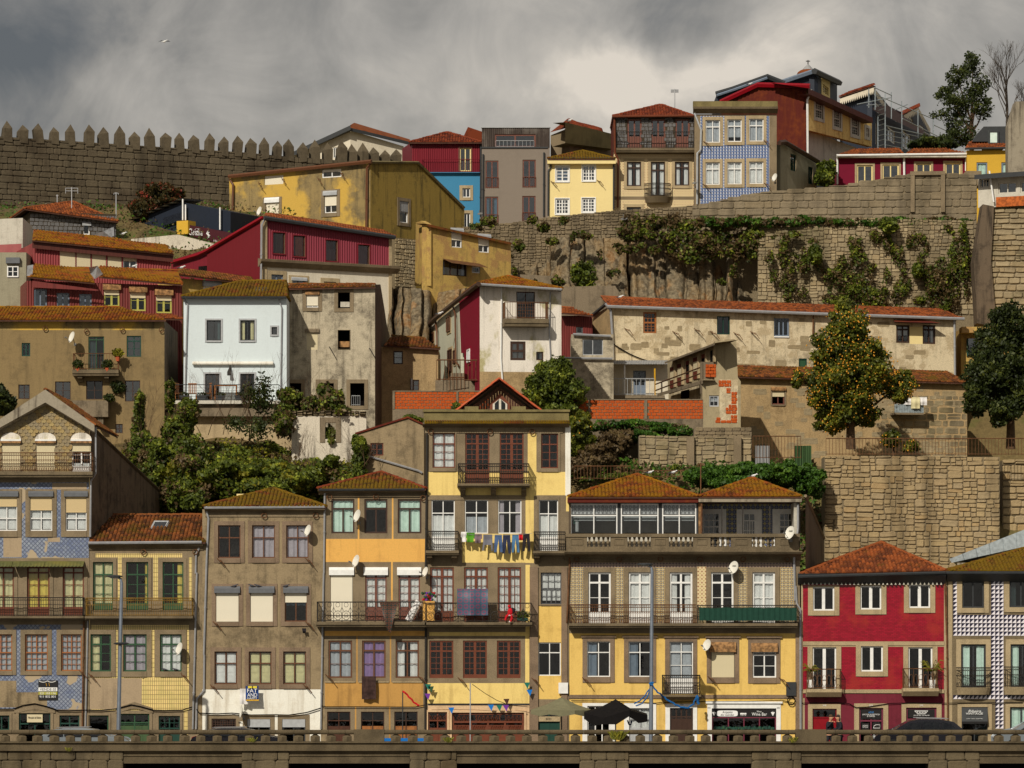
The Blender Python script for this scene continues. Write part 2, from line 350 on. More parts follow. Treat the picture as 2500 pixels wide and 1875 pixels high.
def red_brick():
 t=NT('red_brick');o=t.sep();cb=t.t.nodes.new('ShaderNodeCombineXYZ');t.set(cb.inputs[0],o[0]);t.set(cb.inputs[1],o[2])
 b=t.t.nodes.new('ShaderNodeTexBrick');t.set(b.inputs['Vector'],cb.outputs[0]);b.inputs['Scale'].default_value=1
 b.inputs['Brick Width'].default_value=.19;b.inputs['Row Height'].default_value=.075;b.inputs['Mortar Size'].default_value=.006
 b.inputs['Color1'].default_value=C(158,20,44)+(1,);b.inputs['Color2'].default_value=C(134,14,34)+(1,);b.inputs['Mortar'].default_value=C(96,14,26)+(1,)
 n=t.noise(.8,5);c=t.mix(t.m('MULTIPLY',t.step(n,.48,.66),.6),b.outputs[0],C(156,48,36))
 t.bump(t.m('ADD',b.outputs['Fac'],t.m('MULTIPLY',t.noise(14,3),-.6)),-.5,.012)
 MT['red_brick']=t.done(c,.22,.5)
def flower_tile(name,bg,a,bcol,s):
 t,x,z=tilebase(name);u,v=cell(t,x,z,s)
 du=t.m('SUBTRACT',u,.5);dv=t.m('SUBTRACT',v,.5)
 r=t.m('SQRT',t.m('ADD',t.m('MULTIPLY',du,du),t.m('MULTIPLY',dv,dv)))
 dia=t.m('ADD',t.m('ABSOLUTE',du),t.m('ABSOLUTE',dv))
 star=t.m('MULTIPLY',t.m('ABSOLUTE',du),t.m('ABSOLUTE',dv))
 c=t.mix(t.m('GREATER_THAN',dia,.62),bg,bcol)
 c=t.mix(t.m('MULTIPLY',t.m('GREATER_THAN',star,.012),t.m('LESS_THAN',r,.42)),c,a)
 c=t.mix(t.m('MULTIPLY',t.step(t.noise(1.5,5),.5,.65),.3),c,mul(bg,.4))
 MT[name]=t.done(c,.45,.4)
def pyramid_tile():
 t,x,z=tilebase('pyramid_tile');u,v=cell(t,x,z,.2)
 a=t.m('GREATER_THAN',u,v);b=t.m('GREATER_THAN',t.m('ADD',u,v),1.0)
 c=t.mix(a,C(190,192,200),C(104,124,160));c2=t.mix(a,C(84,100,142),C(56,70,106))
 c=t.mix(b,c,c2)
 MT['pyramid_tile']=t.done(c,.4,.4)
def checker_tile():
 t,x,z=tilebase('dot_tile');u,v=cell(t,x,z,.19)
 du=t.m('SUBTRACT',u,.5);dv=t.m('SUBTRACT',v,.5);dia=t.m('ADD',t.m('ABSOLUTE',du),t.m('ABSOLUTE',dv))
 c=t.mix(t.m('LESS_THAN',dia,.27),C(212,192,150),C(150,104,70));c=t.mix(t.m('GREATER_THAN',dia,.8),c,C(176,146,80))
 MT['dot_tile']=t.done(c,.45,.4)
blue_tile();cream_tile();red_brick();pyramid_tile();checker_tile()
flower_tile('flower_tile',C(190,160,96),C(88,98,112),C(186,170,132),.19)
flower_tile('loggia_tile',C(126,130,146),C(60,70,110),C(170,160,100),.24)
flower_tile('border_tile',C(120,96,92),C(170,150,130),C(80,66,66),.16)
flower_tile('lace',C(150,148,150),C(90,88,92),C(190,188,190),.2)
flower_tile('diamond_cloth',C(58,86,108),C(120,66,90),C(60,84,104),.3)
flower_tile('floral_cloth',C(40,46,44),C(110,66,46),C(44,50,46),.2)
def ribmat(name,col,period=.055):
 t,x,z=tilebase(name);v=t.m('FRACT',t.m('DIVIDE',z,period))
 c=t.mix(t.m('LESS_THAN',v,.22),col,mul(col,.6));t.bump(v,.4,.01)
 MT[name]=t.done(c,.6,.3)
ribmat('white_shutter',C(232,222,200));ribmat('cream_shutter',C(214,200,164));ribmat('beige_shutter',C(208,184,138));ribmat('maroon_shutter',C(110,50,56))
# ------------------------------------------------------------------ geometry helpers
class MB:
 def __init__(s):s.v=[];s.f=[];s.m=[];s.r=[];s.mats=[]
 def mi(s,mat):
  if mat is None:mat='granite'
  if mat not in s.mats:s.mats.append(mat)
  return s.mats.index(mat)
 def poly(s,pts,mat=None,r=0.0):
  b=len(s.v);s.v+=[tuple(p) for p in pts];s.f.append(tuple(range(b,b+len(pts))));s.m.append(s.mi(mat));s.r.append(r)
 def mesh(s,vs,fs,mat=None,r=0.0):
  b=len(s.v);s.v+=[tuple(p) for p in vs];k=s.mi(mat)
  for f in fs:s.f.append(tuple(b+i for i in f));s.m.append(k);s.r.append(r)
 def box(s,x0,x1,y0,y1,z0,z1,mat=None,r=0.0):
  s.mesh([(x0,y0,z0),(x1,y0,z0),(x1,y1,z0),(x0,y1,z0),(x0,y0,z1),(x1,y0,z1),(x1,y1,z1),(x0,y1,z1)],
               [(0,1,5,4),(1,2,6,5),(2,3,7,6),(3,0,4,7),(4,5,6,7),(3,2,1,0)],mat,r)
 def prism(s,pts,y0,y1,mat=None,r=0.0):     # polygon in x,z extruded along y
  n=len(pts);vs=[(x,y0,z) for x,z in pts]+[(x,y1,z) for x,z in pts]
  fs=[tuple(range(n)),tuple(range(2*n-1,n-1,-1))]+[(i,(i+1) % n,(i+1) % n+n,i+n) for i in range(n)]
  s.mesh(vs,fs,mat,r)
 def prismx(s,pts,x0,x1,mat=None,r=0.0):    # polygon in y,z extruded along x
  n=len(pts);vs=[(x0,y,z) for y,z in pts]+[(x1,y,z) for y,z in pts]
  fs=[tuple(range(n)),tuple(range(2*n-1,n-1,-1))]+[(i,(i+1) % n,(i+1) % n+n,i+n) for i in range(n)]
  s.mesh(vs,fs,mat,r)
 def tube(s,pts,r,n=5,mat=None,cap=True,r2=None):
  pts=[Vector(p) for p in pts];rings=[];up=Vector((.13,.21,.97))
  for i,p in enumerate(pts):
   d=(pts[min(i+1,len(pts)-1)]-pts[max(i-1,0)])
   if d.length<1e-9:d=Vector((0,0,1))
   d.normalize();a=d.cross(up)
   if a.length<.05:a=d.cross(Vector((1,0,0)))
   a.normalize();b=d.cross(a);rr=r if r2 is None else r+(r2-r)*i/max(1,len(pts)-1)
   rings.append([p+a*rr*math.cos(2*math.pi*k/n)+b*rr*math.sin(2*math.pi*k/n) for k in range(n)])
  vs=[q for g in rings for q in g];fs=[]
  for i in range(len(pts)-1):
   for k in range(n):fs.append((i*n+k,i*n+(k+1) % n,(i+1)*n+(k+1) % n,(i+1)*n+k))
  if cap:fs+=[tuple(range(n)),tuple(range(len(vs)-1,len(vs)-n-1,-1))]
  s.mesh(vs,fs,mat)
 def ball(s,c,r,mat=None,n=8,m=5,jit=0,seed=0):
  rx,ry,rz=(r,r,r) if isinstance(r,(int,float)) else r
  vs=[]
  for i in range(m+1):
   a=math.pi*i/m
   for k in range(n):
    b=2*math.pi*k/n
    vs.append((c[0]+rx*math.sin(a)*math.cos(b),c[1]+ry*math.sin(a)*math.sin(b),c[2]+rz*math.cos(a)))
  s.mesh(vs,[(i*n+k,i*n+(k+1) % n,(i+1)*n+(k+1) % n,(i+1)*n+k) for i in range(m) for k in range(n)],mat)
 def make(s,name):
  me=bpy.data.meshes.new(name);me.from_pydata(s.v,[],s.f)
  for k in s.mats:me.materials.append(MT[k])
  me.polygons.foreach_set('material_index',s.m)
  if any(s.r):
   a=me.attributes.new('rnd','FLOAT','FACE');a.data.foreach_set('value',s.r)
  me.update();return me
 def build(s,name,parent=None,**kw):
  o=bpy.data.objects.new(name,s.make(name));return link(o,parent,**kw)
def link(o,parent=None,label=None,cat=None,group=None,kind=None):
 COL.objects.link(o)
 if parent is not None:o.parent=parent
 if label:o['label']=label
 if cat:o['category']=cat
 if group:o['group']=group
 if kind:o['kind']=kind
 return o
def empty(name,loc,label,cat,rz=0,group=None):
 o=bpy.data.objects.new(name,None);o.empty_display_size=.3;o.location=loc;o.rotation_euler=(0,0,rz)
 return link(o,None,label,cat,group)
# -- photograph pixels -> world points.  reg() names the crop that the numbers were read from
K=2212/600.0
REGS={'S':(0,0,1.0),'A1':(0,250),'A2':(500,250),'A3':(1000,200),'A4':(1450,100),'A5':(1900,100),
  'B1':(0,650),'B2':(400,600),'B3':(900,550),'B4':(1350,650),'B5':(1900,650),
  'C1':(0,950),'C2':(400,1150),'C3':(750,950),'C4':(1350,1100),'C5':(1900,1100),
  'D1':(0,1425),'D2':(450,1425),'D3':(950,1425),'D4':(1400,1425),'D5':(1900,1425)}
CUR=[0,0,1.0]
def reg(n):
 a=REGS[n];CUR[0],CUR[1]=a[0],a[1];CUR[2]=a[2] if len(a)>2 else K
def sx(x):return CUR[0]+x/CUR[2]
def sy(y):return CUR[1]+y/CUR[2]
def W(x,y,Y):return Vector(((sx(x)-1250)*Y/F,Y,CAMZ+(HZ-sy(y))*Y/F))
def ZP(y,Y):return CAMZ+(HZ-sy(y))*Y/F
def XP(x,Y):return (sx(x)-1250)*Y/F
class Plane:
 """a vertical facade plane; local x runs along it, local y goes into it, local z is height above the base"""
 def __init__(s,x0,x1,Y0,Y1=None,base=None):
  Y1=Y0 if Y1 is None else Y1
  s.A=Vector((XP(x0,Y0),Y0));B=Vector((XP(x1,Y1),Y1));s.U=(B-s.A);s.w=s.U.length;s.U.normalize()
  s.N=Vector((-s.U.y,s.U.x));s.b=base if base is not None else 0.0
  s.rz=math.atan2(s.U.y,s.U.x)
 def pt(s,x,y,d=0.0):
  a=(sx(x)-1250)/F;O=s.A+s.N*d
  u=(a*O.y-O.x)/(s.U.x-a*s.U.y);Y=O.y+u*s.U.y
  return Vector((u,d,CAMZ+(HZ-sy(y))*Y/F-s.b))
 def u(s,x,d=0.0):return s.pt(x,0,d).x
 def z(s,x,y,d=0.0):return s.pt(x,y,d).z
 def rect(s,x0,y0,x1,y1,d=0.0):
  xm=(x0+x1)/2.0;return s.u(x0,d),s.u(x1,d),s.z(xm,y1,d),s.z(xm,y0,d)
 def world(s,u,d,z):
  p=s.A+s.U*u+s.N*d;return Vector((p.x,p.y,z+s.b))
HS={}
class House(Plane):
 def __init__(s,name,label,cat,x0,x1,Y0,Y1=None,base=0.0,depth=8.0,mat='granite',side=None,group=None,ext=(0,0)):
  super().__init__(x0,x1,Y0,Y1,base)
  s.root=empty(name,(s.A.x,s.A.y,base),label,cat,s.rz,group);s.mat=mat;s.side=side or mat
  s.depth=depth;s.holes=[];s.zones=[];s.corr={};s.u0=-ext[0];s.u1=s.w+ext[1];s.nback=[]
  s.extra=MB();HS[name]=s
 def zone(s,x0,y0,x1,y1,mat):
  xm=(x0+x1)/2;s.zones.append((s.u(x0),s.u(x1),s.z(xm,y1),s.z(xm,y0),mat))
 def part(s,mb,name,**kw):return mb.build(name,s.root,**kw)
 def finish(s,top,bottom=0.0,name='wall',reveal=.35,noside=False):
  """top: list of (u,z) or a number"""
  if isinstance(top,(int,float)):top=[(s.u0,top),(s.u1,top)]
  top=sorted(top)
  def tz(u):
   if u <= top[0][0]:return top[0][1]
   for (a,za),(b,zb) in zip(top,top[1:]):
    if u <= b:return za+(zb-za)*(u-a)/max(1e-9,b-a)
   return top[-1][1]
  us={s.u0,s.u1};zs={bottom}
  for a,b,c,d in s.holes:us |= {a,b};zs |= {c,d}
  for a,b,c,d,m in s.zones:us |= {a,b};zs |= {c,d}
  for a,_ in top:us.add(a)
  cmats=s.corr
  if cmats:
   p=min(cmats.values());n=int((s.u1-s.u0)/p*2)
   us |= {s.u0+i*p/2 for i in range(n+1)}
  us=sorted(u for u in us if s.u0-1e-6 <= u <= s.u1+1e-6);zs=sorted(z for z in zs if z >= bottom-1e-6)
  uu=[us[0]]
  for u in us[1:]:
   if u-uu[-1]>.004:uu.append(u)
  us=uu;zz=[zs[0]]
  for z in zs[1:]:
   if z-zz[-1]>.004:zz.append(z)
  zs=zz+[zz[-1]+99]
  def off(u,mat):
   if mat in cmats:
    p=cmats[mat];k=((u-s.u0)/(p/2)) % 2;return (abs(k-1)-.5)*.05
   return 0.0
  mb=MB()
  for a,b in zip(us,us[1:]):
   ta,tb=tz(a+1e-5),tz(b-1e-5);um=(a+b)/2
   for c,d in zip(zs,zs[1:]):
    if c >= min(ta,tb)-1e-4:break
    last=d >= min(ta,tb);zm=(c+(min(ta,tb) if last else d))/2
    if not any(h[0]<um<h[1] and h[2]<zm<h[3] for h in s.holes):
     mat=s.mat
     for z in s.zones:
      if z[0]<um<z[1] and z[2]<zm<z[3]:mat=z[4]
     oa,ob=off(a,mat),off(b,mat)
     if last:mb.poly([(a,oa,c),(b,ob,c),(b,ob,tb),(a,oa,ta)],mat)
     else:mb.poly([(a,oa,c),(b,ob,c),(b,ob,d),(a,oa,d)],mat)
    if last:break
  D=s.depth
  if not noside:
   for u in (s.u0,s.u1):mb.poly([(u,0,bottom),(u,D,bottom),(u,D,tz(u)),(u,0,tz(u))],s.side)
   mb.poly([(s.u0,D,bottom),(s.u1,D,bottom)]+[(u,D,z) for u,z in reversed(top)],s.side)
   for (a,za),(b,zb) in zip(top,top[1:]):mb.poly([(a,0,za),(b,0,zb),(b,D,zb),(a,D,za)],s.side)
  for i,(a,b,c,d) in enumerate(s.holes):
   r=reveal;g=s.mat if s.mat in ('granite',) else 'granite'
   for q in ([(a,0,c),(b,0,c),(b,r,c),(a,r,c)],[(a,0,d),(b,0,d),(b,r,d),(a,r,d)],
                      [(a,0,c),(a,0,d),(a,r,d),(a,r,c)],[(b,0,c),(b,0,d),(b,r,d),(b,r,c)]):mb.poly(q,g)
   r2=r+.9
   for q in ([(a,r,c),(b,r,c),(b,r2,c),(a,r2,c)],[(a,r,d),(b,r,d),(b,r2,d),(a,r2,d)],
                      [(a,r,c),(a,r,d),(a,r2,d),(a,r2,c)],[(b,r,c),(b,r,d),(b,r2,d),(b,r2,c)]):mb.poly(q,'room_shade')
   mb.poly([(a,r2,c),(b,r2,c),(b,r2,d),(a,r2,d)],'room_shade')
  s.wall=mb.build(name,s.root);s.tz=tz
  if s.extra.f:s.extra.build('stone_trim',s.root)
  return s.wall
 def band(s,x0,y0,x1,y1,mat='granite',d=.05,name=None,back=0.02):
  u0,u1,z0,z1=s.rect(x0,y0,x1,y1)
  mb=MB() if name else s.extra
  mb.box(u0,u1,-d,back,z0,z1,mat)
  if name:return s.part(mb,name)
 def cornice(s,x0,x1,ytop,ybot,out=.35,mat='cornice_granite',name='cornice'):
  xm=(x0+x1)/2;u0,u1=s.u(x0),s.u(x1);z0,z1=s.z(xm,ybot),s.z(xm,ytop);h=z1-z0
  mb=MB();mb.prismx([(.02,z0),(-.06,z0),(-.10,z0+h*.3),(-out*.7,z0+h*.62),(-out,z0+h*.7),(-out,z1),(.02,z1)],u0,u1,mat)
  return s.part(mb,name)
def frame_geo(mb,u0,u1,z0,z1,mat,d=.12,t=.07,f=0,n=2,lc=1,lr=1,tc=0,tr=1,p=0,thin=.028,ct=None,mid=None,pm=None):
 """window joinery: f transom fraction from the top, n leaves, lc x lr panes per leaf, p solid panel at the foot"""
 dp=.06;ct=ct or t*.9
 mb.box(u0,u0+t,d-dp,d+.02,z0,z1,mat);mb.box(u1-t,u1,d-dp,d+.02,z0,z1,mat)
 mb.box(u0+t,u1-t,d-dp,d+.02,z1-t,z1,mat);mb.box(u0+t,u1-t,d-dp,d+.02,z0,z0+t,mat)
 a,b,lo,hi=u0+t,u1-t,z0+t,z1-t
 if f:
  zt=z1-(z1-z0)*f;mb.box(a,b,d-dp-.01,d+.015,zt-t*.5,zt+t*.5,mat);lz=zt-t*.5
  k=tc or n
  for i in range(1,k):
   x=a+(b-a)*i/k;w=ct if (tc==0 or (k % 2==0 and i==k // 2)) else thin;mb.box(x-w/2,x+w/2,d-.04,d+.012,zt+t*.5,hi,mat)
  for i in range(1,tr):
   z=zt+(hi-zt)*i/tr;mb.box(a,b,d-.03,d+.01,z-thin/2,z+thin/2,mat)
 else:lz=hi
 if p:
  zp=z0+(z1-z0)*p;mb.box(a,b,d-.035,d+.012,lo,zp,pm or mat);lo=zp
 for i in range(1,n):
  x=a+(b-a)*i/n;mb.box(x-ct/2,x+ct/2,d-dp+.005,d+.014,(z0+t),lz,mat)
 for i in range(n):
  xa,xb=a+(b-a)*i/n,a+(b-a)*(i+1)/n
  for j in range(1,lc):
   x=xa+(xb-xa)*j/lc;mb.box(x-thin/2,x+thin/2,d-.03,d+.01,lo,lz,mat)
  for j in range(1,lr):
   z=lo+(lz-lo)*j/lr;mb.box(xa,xb,d-.028,d+.008,z-thin/2,z+thin/2,mat)
def cloth_sheet(mb,u0,u1,z0,z1,d,mat,amp=.025,step=.09):
 n=max(2,int((u1-u0)/step));ph=random.random()*6
 pts=[(u0+(u1-u0)*i/n,d+amp*math.sin(i*2.1+ph)) for i in range(n+1)]
 for (a,da),(b,db) in zip(pts,pts[1:]):mb.poly([(a,da,z0),(b,db,z0),(b,db,z1),(a,da,z1)],mat)
SN=9.0
def win(h,x0,y0,x1,y1,fm='white',st=None,sur=SN,surm='granite',cur=None,sh=0,shm='white_shutter',box=None,glass='glass',name='window',label=None,
  boxh=.22,boxout=.14,solid=None,nohole=False,sill=True,cap=0):
 """a window or glazed door read off a crop; sur = stone surround margins (photograph px), cur = (cloth, mode, amount), sh = shutter fraction"""
 u0,u1,z0,z1=h.rect(x0,y0,x1,y1);W_,H_=u1-u0,z1-z0
 if not nohole:h.holes.append((u0,u1,z0,z1))
 st=dict(st or {});mb=MB()
 if solid:
  mb.box(u0,u1,.10,.16,z0,z1,solid)
  frame_geo(mb,u0,u1,z0,z1,fm,d=.10,**st)
 else:frame_geo(mb,u0,u1,z0,z1,fm,**st)
 w=h.part(mb,name)
 if label:w['label']=label
 if not solid:
  g=MB();g.poly([(u0+.03,.115,z0+.03),(u1-.03,.115,z0+.03),(u1-.03,.115,z1-.03),(u0+.03,.115,z1-.03)],glass);g.build('pane',w)
 if cur:
  mat,mode,am=cur;c=MB();d=.19
  if mode=='full':cloth_sheet(c,u0+.05,u1-.05,z0+.03+(1-am)*H_,z1-.04,d,mat)
  elif mode=='bottom':cloth_sheet(c,u0+.05,u1-.05,z0+.03,z0+H_*am,d,mat)
  elif mode=='halves':
   cloth_sheet(c,u0+.05,u0+W_*am/2,z0+.03,z1-.04,d,mat);cloth_sheet(c,u1-W_*am/2,u1-.05,z0+.03,z1-.04,d,mat)
  elif mode=='left':cloth_sheet(c,u0+.05,u0+W_*am,z0+.03,z1-.04,d,mat)
  elif mode=='right':cloth_sheet(c,u1-W_*am,u1-.05,z0+.03,z1-.04,d,mat)
  elif mode=='shutters':      # folded inner shutters
   for a,b in ((u0+W_*.07,u0+W_*.46),(u1-W_*.46,u1-W_*.07)):
    c.box(a,b,d,d+.03,z0+.08,z1-.08,mat)
    for q,r in ((.06,.30),(.36,.94)):c.box(a+.06,b-.06,d-.015,d,z0+H_*q,z0+H_*r,mat)
  c.build('inner_shutter' if mode=='shutters' else 'curtain',w)
 if sh:
  c=MB();zb=z1-H_*sh;c.box(u0+.02,u1-.02,.02,.05,zb,z1,shm);c.box(u0+.02,u1-.02,.01,.055,zb-.04,zb,shm);c.build('roller_shutter',w)
 if box:
  c=MB();c.prismx([(.0,z1-boxh*.45),(-boxout,z1-boxh*.45),(-boxout,z1+boxh*.2),(-boxout*.6,z1+boxh*.55),(0,z1+boxh*.55)],u0-.07,u1+.07,box);c.build('shutter_box',w)
 if sur:
  k=(h.u(x1)-h.u(x0))/max(1e-6,(sx(x1)-sx(x0)))
  l,t,r,b=(sur,)*4 if isinstance(sur,(int,float)) else sur
  l,t,r,b=l*k,t*k,r*k,b*k;c=MB();o=.045
  ov=.003
  c.box(u0-l,u0,-o,.02,z0-b,z1+t,surm);c.box(u1,u1+r,-o,.02,z0-b,z1+t,surm)
  if t:c.box(u0,u1,-o-ov,.02,z1,z1+t,surm)
  if b:c.box(u0,u1,-o-ov-.03*bool(sill),.02,z0-b,z0,surm)
  if cap:c.box(u0-l-.08,u1+r+.08,-.14,.02,z1+t,z1+t+.10,surm)
  c.build('surround',w)
 return w
def hole_dark(h,x0,y0,x1,y1,sur=9,surm='granite',name='window',label=None,bar=True):
 """an empty window opening with its stone surround"""
 u0,u1,z0,z1=h.rect(x0,y0,x1,y1);h.holes.append((u0,u1,z0,z1));mb=MB()
 k=(h.u(x1)-h.u(x0))/(sx(x1)-sx(x0));m=max(.02,sur*k)
 for a,b,c,d in ((u0-m,u0,z0-m,z1+m),(u1,u1+m,z0-m,z1+m),(u0,u1,z1,z1+m),(u0,u1,z0-m,z0)):mb.box(a,b,-.04 if a != u0 or b != u1 else -.043,.02,c,d,surm)
 w=h.part(mb,name)
 if label:w['label']=label
 return w
def rail_geo(mb,a,b,z0,z1,mat='iron',style='bars',sp=.115,r=.011):
 """a railing from point a to b (x,y), between heights"""
 a,b=Vector(a),Vector(b);L=(b-a).length
 if L<.05:return
 e=(b-a)/L;P=lambda t,z:(a.x+e.x*t,a.y+e.y*t,z);H=z1-z0
 mb.tube([P(0,z1),P(L,z1)],r*2.0,4,mat);mb.tube([P(0,z0+.06),P(L,z0+.06)],r*1.4,4,mat)
 n=max(1,int(round(L/sp)))
 if style=='bars':
  for i in range(n+1):mb.tube([P(L*i/n,z0),P(L*i/n,z1)],r,4,mat,cap=False)
  return
 if style in ('ornate','double'):
  zm=z0+H*.62;zt=z1-H*.14
  mb.tube([P(0,zm),P(L,zm)],r*1.2,4,mat);mb.tube([P(0,zt),P(L,zt)],r*1.2,4,mat)
  for i in range(n+1):mb.tube([P(L*i/n,z0),P(L*i/n,zt)],r,4,mat,cap=False)
  for i in range(n):      # scrolls: small rings in the upper band and zigzags at the foot
   c=L*(i+.5)/n;q=L/n*.42
   mb.tube([P(c+q*math.cos(k*math.pi/3),(zt+z1)/2+(z1-zt)*.4*math.sin(k*math.pi/3)) for k in range(7)],r*.8,3,mat,cap=False)
   if style=='double':
    mb.tube([P(c-q,z0+H*.10),P(c,z0+H*.30),P(c+q,z0+H*.10)],r*.9,3,mat,cap=False)
    mb.tube([P(c-q,zm),P(c,zm-H*.10),P(c+q,zm)],r*.9,3,mat,cap=False)
  return
 if style=='circles':
  m=max(1,int(round(L/.42)))
  for i in range(m+1):mb.tube([P(L*i/m,z0),P(L*i/m,z1)],r,4,mat,cap=False)
  for i in range(m):
   c=L*(i+.5)/m;q=L/m*.48
   for zc,qq in ((z0+H*.33,q),(z1-H*.14,q*.5),(z0+H*.33,q*.45)):
    mb.tube([P(c+qq*math.cos(k*math.pi/6),zc+qq*1.15*math.sin(k*math.pi/6)) for k in range(13)],r*.9,3,mat,cap=False)
   mb.tube([P(c-q,z1-H*.28),P(c-q*.5,z1-H*.5),P(c+q*.5,z1-H*.5),P(c+q,z1-H*.28)],r*.9,3,mat,cap=False)
  return
 if style=='ovals':
  m=max(1,int(round(L/.24)))
  for i in range(m+1):mb.tube([P(L*i/m,z0),P(L*i/m,z1)],r,4,mat,cap=False)
  for i in range(m):
   c=L*(i+.5)/m;q=L/m*.42
   mb.tube([P(c+q*math.cos(k*math.pi/5),z0+H*.42+H*.30*math.sin(k*math.pi/5)) for k in range(11)],r*.9,3,mat,cap=False)
  return
 if style=='wires':
  m=max(1,int(round(L/2.1)))
  for i in range(m+1):mb.tube([P(L*i/m,z0),P(L*i/m,z1)],r*2,4,mat)
  for q in (.25,.45,.62,.8):mb.tube([P(0,z0+H*q),P(L,z0+H*q)],r*.8,3,mat)
def balcony(h,x0,x1,yr,ys,yb,proj=.8,mat='iron',style='bars',slab='cornice_granite',brackets=(),left=True,right=True,yref=None,taper=False,label=None,sp=.115,brh=.5,bow=0,r=.011):
 """yr rail top, ys slab top, yb slab bottom, as read at the railing's front"""
 xm=(x0+x1)/2;u0,u1=h.u(x0,-proj),h.u(x1,-proj);zr,zs,zb=h.z(xm,yr,-proj),h.z(xm,ys,-proj),h.z(xm,yb,-proj)
 mb=MB()
 if bow:
  n=10;pts=[(u0+(u1-u0)*i/n,-proj*(.35+.65*math.sin(math.pi*i/n) ** .6)) for i in range(n+1)]
  vs=[(x,y,zs) for x,y in pts]+[(x*.9+(u0+u1)/2*.1,y*.7,zb) for x,y in pts]
  mb.mesh(vs+[(u0,0.02,zs),(u1,.02,zs)],[(i,i+1,n+2+i,n+1+i) for i in range(n)]+[tuple(range(n+1))+(2*n+3,2*n+2),tuple(range(n+1,2*n+2))],slab)
 elif taper:mb.prismx([(.02,zs),(-proj,zs),(-proj,zs-(zs-zb)*.4),(-proj+.25,zb),(.02,zb)],u0,u1,slab)
 else:
  hh=(zs-zb);mb.prismx([(.02,zs),(-proj,zs),(-proj,zs-hh*.6),(-proj+.05,zs-hh*.6),(-proj+.1,zb),(.02,zb)],u0,u1,slab)
 b=h.part(mb,'balcony')
 if label:b['label']=label
 rb=MB();e=.05
 if bow:
  for p,q in zip(pts,pts[1:]):rail_geo(rb,(p[0],p[1]+.03),(q[0],q[1]+.03),zs,zr,mat,style,sp,r)
 else:
  rail_geo(rb,(u0+e,-proj+e),(u1-e,-proj+e),zs,zr,mat,style,sp,r)
  if left:rail_geo(rb,(u0+e,-proj+e),(u0+e,0),zs,zr,mat,'bars' if style in ('circles','ovals') else style,sp,r)
  if right:rail_geo(rb,(u1-e,-proj+e),(u1-e,0),zs,zr,mat,'bars' if style in ('circles','ovals') else style,sp,r)
 rb.build('railing',b)
 for bx in brackets:
  u=h.u(bx,-proj);c=MB();c.prismx([(.02,zb),(-proj*.72,zb),(-proj*.72,zb-.12),(-proj*.35,zb-brh*.55),(-.12,zb-brh),(.02,zb-brh)],u-.13,u+.13,slab);c.build('bracket',b)
 return b
def pipe(h,pts,r=.045,mat='zinc',name='downpipe',d=-.09):
 mb=MB();q=[h.pt(x,y,d) for x,y in pts];mb.tube(q,r,6,mat)
 for a,b in zip(q,q[1:]):
  n=int((a-b).length/1.8)
  for i in range(1,n):c=a.lerp(b,i/n);mb.tube([c-(a-b).normalized()*.03,c+(a-b).normalized()*.03],r*1.35,6,mat)
 return h.part(mb,name)
def gutter(h,x0,y0,x1,y1,d=-.42,r=.075,mat='zinc'):
 mb=MB();mb.tube([h.pt(x0,y0,d),h.pt(x1,y1,d)],r,6,mat);
 return h.part(mb,'gutter')
# ------------------------------------------------------------------ roofs
RIDGE={}
def ridge_mesh(mat):
 if mat not in RIDGE:
  mb=MB();n=5
  vs=[(x,.11*math.cos(math.pi*k/n)*(1-.12*x),.10*math.sin(math.pi*k/n)*(1-.2*x)) for x in (0,1.08) for k in range(n+1)]
  mb.mesh(vs,[(k,k+1,n+2+k,n+1+k) for k in range(n)]+[tuple(range(n+1))],mat,.5);RIDGE[mat]=mb.make('ridge_tile')
 return RIDGE[mat]
def ridge_line(roof,a,b,mat,size=.42):
 a,b=Vector(a),Vector(b);d=b-a;n=max(1,int(d.length/size));x=d.normalized();y=Vector((0,0,1)).cross(x)
 if y.length<1e-4:return
 y.normalize();z=x.cross(y)
 for i in range(n):
  o=bpy.data.objects.new('ridge_tile',ridge_mesh(mat));link(o,roof)
  p=a+d*(i/n)+Vector((0,0,.035+random.uniform(-.01,.012)));s=d.length/n
  o.matrix_local=Matrix(((x.x*s,y.x,z.x,p.x),(x.y*s,y.y,z.y,p.y),(x.z*s,y.z,z.z,p.z),(0,0,0,1)))
def tiles_geo(P0,P1,Q0,Q1,tw=.19,tl=.36):
 """overlapping barrel tiles over the slope between eave P0-P1 and top Q0-Q1; returns numpy verts, quads, rnd"""
 P0,P1,Q0,Q1=map(Vector,(P0,P1,Q0,Q1));e=(P1-P0).normalized()
 up=(Q0+Q1)/2-(P0+P1)/2;s=up-e*up.dot(e);T=s.length;s.normalize();nrm=e.cross(s)
 if nrm.z<0:nrm=-nrm
 l1=(P1-P0).length;q0=(Q0-P0).dot(e);q1=(Q1-P0).dot(e)
 V=[];Fc=[];R=[];prof=[(0,0),(.2,.06),(.5,.085),(.8,.06),(1,0)]
 rows=max(1,int(T/tl));hr=T/rows
 for r in range(rows):
  t0=r*hr;L=q0*(t0+hr*.4)/T;Rr=l1+(q1-l1)*(t0+hr*.4)/T;k=math.floor(L/tw)+1
  while (k+.6)*tw <= Rr:
   x0=k*tw;jz=random.uniform(-.006,.006);je=random.uniform(-.008,.008);b=len(V)
   for (t,lift) in ((t0-.02,.03),(t0+hr*1.03,.0)):
    for px,pz in prof:V.append(tuple(P0+e*(x0+je+px*tw*.98)+s*t+nrm*(pz+lift+jz)))
   for i in range(4):Fc.append((b+i,b+i+1,b+i+6,b+i+5))
   Fc.append((b,b+1,b+2,b+3,b+4));rr=random.random();R+=[rr]*5;k+=1
 return V,Fc,R
